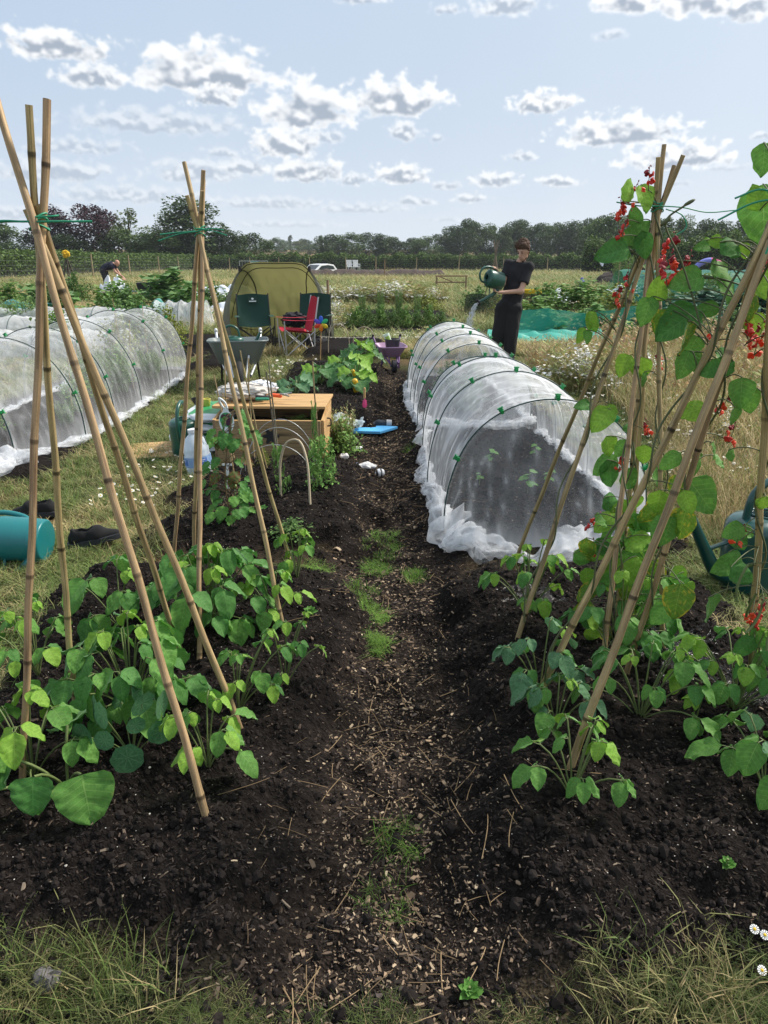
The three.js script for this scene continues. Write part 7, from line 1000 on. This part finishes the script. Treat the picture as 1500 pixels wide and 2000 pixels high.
  const shirt = (x, y, z) => { let d = sf(x, y, z) + 0.006 * n3(x * 9, y * 7, z * 9) + 0.003 * n3(x * 24, y * 18, z * 24); d = smin(d, Math.max(slv[0][1](x, y, z), hollow(x, y, z, o.slR, cutR)), 0.035); d = smin(d, Math.max(slv[1][1](x, y, z), hollow(x, y, z, o.slL, cutL)), 0.035); d = Math.max(d, -nk(x, y, z), J.hem[1] - 0.03 - y); return d; };
  mesh('shirt', surfaceNets(shirt, lo, hi, 0.012), std(o.shirt, { roughness: 0.95 }), t);
  const tf = capsuleField([L('hip', 'hipR', 0.135, 0.115), L('hip', 'hipL', 0.135, 0.115), L('hipR', 'knR', 0.112, 0.098), L('knR', 'anR', 0.098, 0.088), L('hipL', 'knL', 0.112, 0.098), L('knL', 'anL', 0.098, 0.088)], 0.03);
  mesh('trousers', surfaceNets((x, y, z) => Math.max(tf(x, y, z) + 0.006 * n3(x * 8, y * 5, z * 8) + 0.004 * n3(x * 22, y * 9, z * 22), y - J.hip[1] - 0.1, J.anL[1] - 0.04 - y), lo, hi, 0.013), std(o.trousers, { roughness: 0.95 }), t);
  for (const a of ['anR', 'anL']) { const sf2 = capsuleField([[add(J[a], [0, -0.045, 0]), add(J[a], [o.toe[0] * 0.15, -0.06, o.toe[1] * 0.15]), 0.045, 0.034]], 0.01); mesh('shoe', surfaceNets((x, y, z) => Math.max(sf2(x, y, z), -y), [J[a][0] - 0.26, -0.02, J[a][2] - 0.26], [J[a][0] + 0.26, 0.16, J[a][2] + 0.26], 0.012), std(rgb(0.012, 0.012, 0.013)), t); }
  if (o.hair) { const hf = capsuleField([[hd(0, 0.075, -0.02), hd(0, 0.07, -0.05), 0.082, 0.075], [hd(0.045, 0.105, 0.04), hd(-0.045, 0.11, 0.04), 0.045, 0.045], [hd(0, 0.13, -0.02), hd(0, 0.11, -0.06), 0.06, 0.06], [hd(0, 0.02, -0.075), hd(0, -0.05, -0.075), 0.055, 0.04], [hd(0.075, 0.05, -0.01), hd(0.075, 0.0, -0.02), 0.026, 0.016], [hd(-0.075, 0.05, -0.01), hd(-0.075, 0.0, -0.02), 0.026, 0.016]], 0.03); mesh('hair', surfaceNets((x, y, z) => hf(x, y, z) + 0.012 * n3(x * 34, y * 34, z * 34) + 0.006 * n3(x * 80, y * 80, z * 80), [hc[0] - 0.2, hc[1] - 0.14, hc[2] - 0.2], [hc[0] + 0.2, hc[1] + 0.24, hc[2] + 0.2], 0.006), std(rgb(0.075, 0.04, 0.024), { roughness: 0.85 }), t); }
  if (o.beard) { const bf = capsuleField([[hd(-0.05, -0.078, 0.02), hd(0.0, -0.112, 0.045), 0.01, 0.012], [hd(0.05, -0.078, 0.02), hd(0.0, -0.112, 0.045), 0.01, 0.012]], 0.012); mesh('beard', surfaceNets((x, y, z) => bf(x, y, z) + 0.003 * n3(x * 90, y * 90, z * 90), [hc[0] - 0.14, hc[1] - 0.2, hc[2] - 0.14], [hc[0] + 0.14, hc[1] + 0.05, hc[2] + 0.14], 0.005), std(rgb(0.06, 0.035, 0.022), { roughness: 0.95 }), t); }
  const dark = std(rgb(0.03, 0.02, 0.018)); for (const s of [-1, 1]) { mesh('eye', moved(new THREE.SphereGeometry(0.009, 10, 8), ...hd(s * 0.03, 0.014, 0.078)), dark, t); mesh('eyebrow', rod(hd(s * 0.016, 0.034, 0.084), hd(s * 0.047, 0.036, 0.074), 0.005, 0.0035, 6), dark, t); } mesh('mouth', rod(hd(-0.02, -0.053, 0.078), hd(0.02, -0.053, 0.078), 0.0045, 0.0045, 6), std(rgb(0.36, 0.15, 0.12)), t);
  return t;
}
{
  const P0 = [1.70, 0.0, -10.75];
  const J = { head: [0.27, 1.59, 0.05], neck: [0.25, 1.455, 0.0], chest: [0.225, 1.3, -0.02], belly: [0.175, 1.06, 0.0], hem: [0.15, 0.88, 0.0], hip: [0.13, 0.88, 0.0], shR: [0.095, 1.425, -0.08], elR: [0.0, 1.165, 0.06], haR: [-0.085, 1.3, 0.21], shL: [0.37, 1.39, 0.06], elL: [0.25, 1.07, 0.18], haL: [-0.03, 1.055, 0.26], hipR: [0.05, 0.82, -0.04], knR: [0.0, 0.47, -0.02], anR: [-0.04, 0.09, -0.04], hipL: [0.19, 0.82, 0.05], knL: [0.17, 0.47, 0.07], anL: [0.15, 0.09, 0.06] };
  figure('person in black t-shirt and black trousers tipping a green watering can over the tunnel', P0, J, { face: [-0.62, -0.32, 0.72], up: [-0.22, 0.95, 0.2], toe: [-0.62, 0.78], slR: [0.035, 1.25, 0.01], slL: [0.29, 1.17, 0.14], shirt: rgb(0.012, 0.012, 0.015), trousers: rgb(0.013, 0.013, 0.014), hair: true, beard: true, hands: [['haR', [-0.3, 0.6, 0.2], [0.2, -0.2, 1], [-1, -0.2, 0.1]], ['haL', [-1, 0.02, 0.05], [0, 0.1, 1], [0.0, 1, 0]]] });
  const can = wateringCan('watering_can', 'green watering can tipped in the hands of the standing person', canGreen, { pos: [1.56, 1.2, -10.53], rose: true, oval: 0.75, scale: 1.0, group: 'green watering cans' });
  can.rotation.set(0, Math.PI + 0.55, 0); can.rotateZ(-1.38); can.position.set(1.67, 1.2, -10.57); can.updateMatrixWorld(true);
  const a = can.localToWorld(V(0.355, 0.358, 0)), drops = [], dir = can.localToWorld(V(0.4, 0.42, 0)).sub(a).normalize();
  for (let i = 0; i < 46; i++) { const th = R() * 6.283, sp = 0.035 * Math.sqrt(R()), s = V(a.x + Math.cos(th) * sp * 0.7, a.y + Math.sin(th) * sp * 0.4, a.z + Math.sin(th) * sp), v = 0.42 + 0.45 * R(), d = V(dir.x + rr(-0.12, 0.12), dir.y * 0.3, dir.z + rr(-0.15, 0.15)), T = 0.28 + 0.1 * R(); let from = R() * 0.04; while (from < T) { const to = Math.min(T, from + rr(0.015, 0.05) * (1.1 - from * 1.6)), at = (q) => [s.x + d.x * v * q, s.y + d.y * v * q - 4.9 * q * q, s.z + d.z * v * q]; drops.push(rod(at(from), at(to), 0.0022, 0.0016, 4)); from = to + rr(0.004, 0.02) * (1 + from * 6); } }
  const wtr = mesh('water_jets', join(drops), phy(rgb(0.85, 0.88, 0.9), { roughness: 0.15, transmission: 0.35, thickness: 0, ior: 1.33 }), scene); wtr.userData = { kind: 'stuff', label: 'thin jets of water falling from the rose of the tipped can', category: 'water' };
}
{
  const J = { head: [0.12, 1.13, 0.1], neck: [0.0, 1.08, 0.03], chest: [-0.14, 1.06, 0], belly: [-0.36, 0.98, -0.02], hem: [-0.47, 0.9, -0.02], hip: [-0.48, 0.88, -0.02], shR: [-0.1, 1.06, -0.17], elR: [0.02, 0.8, -0.18], haR: [0.16, 0.62, -0.14], shL: [-0.08, 1.04, 0.17], elL: [0.06, 0.8, 0.2], haL: [0.3, 0.64, 0.18], hipR: [-0.48, 0.82, -0.1], knR: [-0.42, 0.46, -0.12], anR: [-0.46, 0.09, -0.12], hipL: [-0.48, 0.82, 0.08], knL: [-0.4, 0.46, 0.1], anL: [-0.44, 0.09, 0.1] };
  figure('person with bald head in navy t-shirt bending over the far left plots', [-10.55, -0.0, -29.5], J, { face: [0.75, -0.55, 0.35], up: [0.5, 0.8, 0.1], toe: [1, 0.2], slR: [-0.04, 0.93, -0.175], slL: [-0.01, 0.92, 0.185], shirt: rgb(0.02, 0.022, 0.04), trousers: rgb(0.03, 0.03, 0.035), skin: skinRed, hands: [['haR', [0.5, -0.8, 0.1], [0, 0, 1], [0.6, -0.4, 0]], ['haL', [0.6, -0.6, 0.1], [0, 0, 1], [0.5, -0.6, 0]]] });
}
console.log('people');
// ---------------------------------------------------------------- far plots: nets, sheets, odds and ends
const netGreen = (c, a) => phy(c, { roughness: 0.8, transparent: true, opacity: a, ...two, transmission: 0.2, thickness: 0 });
const meshNet = (label, fn, col, a, name = 'green_netting') => { const o = mesh(name, crumple(sheet(40, 12, fn), 0.025, 3), netGreen(col, a), scene); return tag(o, label, 'netting', 'nets of the other plots'); };
meshNet('green net fence standing along the near side of the right plot', (u, v) => { const x = mix(2.35, 5.6, u), z = mix(-13.9, -15.0, u); return [x, mix(0.0, 0.52 + 0.05 * Math.sin(u * 9), v), z + 0.1 * v]; }, rgb(0.03, 0.42, 0.33), 0.62);
meshNet('green netting laid flat in front of the right net fence', (u, v) => { const x = mix(1.95, 4.2, u), z = mix(-12.9, -13.9, v) - 0.4 * u; return [x, 0.04 + 0.12 * v + 0.05 * n2(u * 5, v * 4), z]; }, rgb(0.03, 0.45, 0.36), 0.72);
meshNet('green netting draped over the rear crop behind the scarecrow', (u, v) => { const a = Math.PI * v; return [mix(5.8, 9.4, u), Math.sin(a) * 1.15, -18.5 - Math.cos(a) * -1.0]; }, rgb(0.03, 0.36, 0.3), 0.35);
meshNet('blue green netting draped over crops at the right edge', (u, v) => { const a = Math.PI * v; return [mix(8.8, 12.5, u), Math.sin(a) * 1.1, -15.5 + Math.cos(a) * 1.1]; }, rgb(0.05, 0.38, 0.32), 0.35);
meshNet('dark green windbreak net beside the watering person', (u, v) => [mix(2.1, 4.2, u), mix(0, 0.55, v), -19.2 + 0.1 * v], rgb(0.02, 0.035, 0.028), 0.75);
meshNet('teal netting heaped over a bed at the far left edge', (u, v) => [mix(-12.2, -8.2, u), 0.12 + 0.42 * Math.sin(Math.PI * v) * (0.7 + 0.3 * n2(u * 5, 2)), -17.5 - v * 1.2], rgb(0.01, 0.2, 0.2), 0.8);
meshNet('teal netting over a bed right of the bending person', (u, v) => [mix(-6.9, -4.6, u), 0.1 + 0.5 * Math.sin(Math.PI * v) * (0.6 + 0.4 * n2(u * 6, 7)), -17.2 - v * 1.4], rgb(0.01, 0.28, 0.25), 0.75);
const fleece = std(rgb(0.7, 0.74, 0.8), { roughness: 0.8, ...two });
function sheetPile(label, x, z, w, h, d, seed) { const o = mesh('fleece_sheet', crumple(sheet(36, 20, (u, v) => [(u - 0.5) * w, h * Math.pow(Math.sin(Math.PI * v), 0.7) * Math.pow(Math.sin(Math.PI * u), 0.4) * (0.75 + 0.4 * n2(u * 4 + seed, v * 3)), (v - 0.5) * d]), 0.02, 2.5, seed), fleece, scene); o.position.set(x, hgt(x, z, false), z); tag(o, label, 'fleece', 'white fleece sheets over beds'); }
sheetPile('white fleece peaked like a small tent beside the little scarecrow', 5.6, -24, 1.2, 0.45, 1.2, 3); sheetPile('white fleece tunnel in front of the soil heap', 9.2, -27, 2.6, 0.5, 1.2, 5); sheetPile('white sheet lying over a bed behind the shelter, left', -5.6, -26, 2.6, 0.5, 1.6, 7); sheetPile('white sheet on the ground close to the left shoulder of the shelter', -3.9, -20, 1.9, 0.32, 1.2, 9); sheetPile('white box shaped cover in front of the bending person', -10.0, -27.5, 1.1, 0.75, 0.7, 11);
{ // potted bush
  const t = thing('potted_plant', 'leafy green plant in a big black pot behind the low tunnels', 'potted plant', [-5.35, 0, -15.4]); const f = mesh('foliage', CL.leafyB, foliageMat, t); f.scale.set(0.85, 0.62, 0.8); f.position.y = 0.34; mesh('pot', lathe([[0, 0], [0.17, 0], [0.22, 0.4], [0.235, 0.41], [0.23, 0.43], [0.2, 0.42], [0.16, 0.02], [0, 0.02]], 24), std(rgb(0.012, 0.012, 0.013), { roughness: 0.6 }), t);
  const ob = thing('stick_obelisk', 'rough stick obelisk with a yellow flower on top in the left plots', 'obelisk', [-9.9, 0, -23.5]), stick = std(rgb(0.07, 0.055, 0.045), { roughness: 0.95 });
  for (let k = 0; k < 6; k++) { const a = k / 6 * 6.283; mesh('stick', rod([Math.cos(a) * 0.42, 0, Math.sin(a) * 0.42], [Math.cos(a) * 0.03, 1.35, Math.sin(a) * 0.03], 0.02, 0.014, 6), stick, ob); } for (const [y, r] of [[0.4, 0.31], [0.75, 0.21], [1.05, 0.12]]) mesh('twine_ring', moved(new THREE.TorusGeometry(r, 0.012, 6, 20), 0, y, 0, Math.PI / 2), stick, ob); mesh('yellow_flower', crumple(new THREE.IcosahedronGeometry(0.1, 2), 0.05, 12), std(rgb(0.7, 0.42, 0.02)), ob).position.y = 1.5;
  for (const [x, z, h, l] of [[3.55, -24, 1.9, 'bundle of tall thin sticks right behind the watering person'], [13.2, -27, 2.4, 'wigwam of tall bare sticks at the right, dark against the hedge']]) { const w = thing('stick_wigwam', l, 'stick wigwam', [x, 0, z], 0, 'bare stick wigwams'); for (let k = 0; k < 5; k++) { const a = k * 1.2566 + x; mesh('stick', rod([Math.cos(a) * 0.34, 0, Math.sin(a) * 0.34], [Math.cos(a) * -0.1, h, Math.sin(a) * -0.1], 0.018, 0.009, 6), std(rgb(0.2, 0.16, 0.12), { roughness: 0.95 }), w); } }
  const sc = thing('scarecrow', 'little scarecrow with blue hat and red skirt in the right plots', 'scarecrow', [6.1, 0, -23.0]); sc.scale.setScalar(0.72); mesh('stake', rod([0, 0, 0], [0, 0.9, 0], 0.025), stick, sc); mesh('skirt', lathe([[0.15, 0.3], [0.08, 0.62], [0.02, 0.64]], 14), std(rgb(0.5, 0.06, 0.03), two), sc); mesh('torso', lathe([[0.08, 0.6], [0.11, 0.75], [0.07, 0.88], [0, 0.9]], 14), std(rgb(0.4, 0.48, 0.5)), sc); mesh('head', moved(new THREE.SphereGeometry(0.085, 12, 10), 0, 0.97, 0), std(rgb(0.5, 0.5, 0.6)), sc); mesh('hat', lathe([[0, 1.16], [0.06, 1.12], [0.09, 1.02], [0.15, 0.99], [0.15, 0.98], [0.09, 1.0]], 16), std(rgb(0.1, 0.1, 0.32), two), sc);
  const fk = thing('fish_windsock', 'pale blue fish shaped windsock on a pole at the right plots', 'windsock', [8.3, 0, -27.5]); mesh('pole', rod([0.32, -0.1, 0], [0.34, 1.75, 0], 0.016, 0.012), woodGrey, fk); const sock = mesh('sock', crumple(moved(lathe([[0.03, -0.42], [0.09, -0.38], [0.1, 0.1], [0.06, 0.22], [0.12, 0.38]], 16), 0, 0, 0), 0.01, 8), std(rgb(0.2, 0.32, 0.68), two), fk); sock.position.set(0.08, 1.44, 0); sock.rotation.z = -0.95; mesh('tail', moved(new THREE.ConeGeometry(0.1, 0.16, 10, 1, true), 0, -0.46, 0), std(rgb(0.68, 0.74, 0.85), two), sock);
  const hb = thing('picnic_frame', 'old wooden bench frame standing in the meadow left of the watering person', 'bench', [2.75, 0, -30.5]); for (const y of [0.62, 0.38]) mesh('rail', box(1.3, 0.05, 0.06, 0, y, 0), woodGrey, hb); for (const s of [-1, 1]) mesh('leg', box(0.06, 0.62, 0.06, s * 0.6, 0.31, 0.02), woodGrey, hb); mesh('brace', rod([-0.5, 0.6, 0.03], [0.1, 0.38, 0.03], 0.02), woodGrey, hb);
  const pl = thing('pallet_stack', 'low stack of grey wooden pallets at the right edge behind the front wigwam', 'pallets', [5.9, 0, -10.9], -0.15); for (const y of [0.06, 0.22, 0.4]) for (let k = 0; k < 3; k++) mesh('plank', box(1.1, 0.03, 0.1, 0, y + 0.06, -0.2 + k * 0.22), woodGrey, pl); for (const x of [-0.48, 0, 0.48]) for (const y of [0.04, 0.2, 0.37]) mesh('block', box(0.09, 0.08, 0.6, x, y, 0), woodGrey, pl);
  const ar = thing('toy_arch', 'pink and blue toy arch behind the front right wigwam', 'toy arch', [10.4, 0, -24]); mesh('arch', moved(new THREE.TorusGeometry(0.55, 0.09, 10, 24, Math.PI * 0.5), 0, 0.75, 0), std(rgb(0.55, 0.1, 0.25)), ar); mesh('arch', moved(new THREE.TorusGeometry(0.55, 0.09, 10, 24, Math.PI * 0.5), 0, 0.75, 0, 0, 0, Math.PI / 2), std(rgb(0.2, 0.22, 0.6)), ar); for (const s of [-1, 1]) mesh('support', rod([s * 0.55, 0, 0], [s * 0.55, 0.75, 0], 0.08), std(s > 0 ? rgb(0.55, 0.1, 0.25) : rgb(0.2, 0.22, 0.6)), ar);
  for (const [x, z, h, l] of [[1.35, -20.5, 0.85, 'short grey post at the left end of the camomile oval'], [-0.06 - 1.3, -52, 1.3, 'wooden post standing alone in the meadow before the soil bank']]) { const o = mesh('marker_post', moved(new THREE.CylinderGeometry(0.035, 0.04, h, 8), 0, h / 2, 0), woodGrey, scene); o.position.set(l[0] === 's' ? -1.7 + 0.15 : 0.05, landAt(0, z), z); tag(o, l, 'post', 'single posts in the meadow'); }
  const cr = thing('crate', 'grey plastic crate on the bed right of the bending person', 'crate', [-7.6, 0.35, -24.5]); mesh('crate_body', moved(trayGeo([0.5, 0.3], [0.46, 0.27], 0.26, 0.02), 0, 0, 0), std(rgb(0.03, 0.035, 0.04), two), cr); mesh('crate_stand', box(0.9, 0.35, 0.5, 0, -0.18, 0), woodGrey, cr); mesh('rim', box(1.3, 0.03, 0.7, -0.5, -0.01, 0), std(rgb(0.2, 0.22, 0.24)), cr);
  const yb = thing('yellow_tub', 'yellow and orange tub beside the white peaked fleece', 'tub', [4.75, 0, -24.3]); mesh('tub', moved(trayGeo([0.42, 0.3], [0.36, 0.25], 0.2, 0.015), 0, 0.2, 0), std(rgb(0.7, 0.5, 0.03), two), yb); mesh('base', box(0.6, 0.2, 0.4, 0, 0.1, 0), std(rgb(0.5, 0.16, 0.04)), yb);
}
scene.fog = new THREE.FogExp2(new THREE.Color().setRGB(0.72, 0.78, 0.84), 0.00035);
console.log('done');
renderer.render(scene, camera);
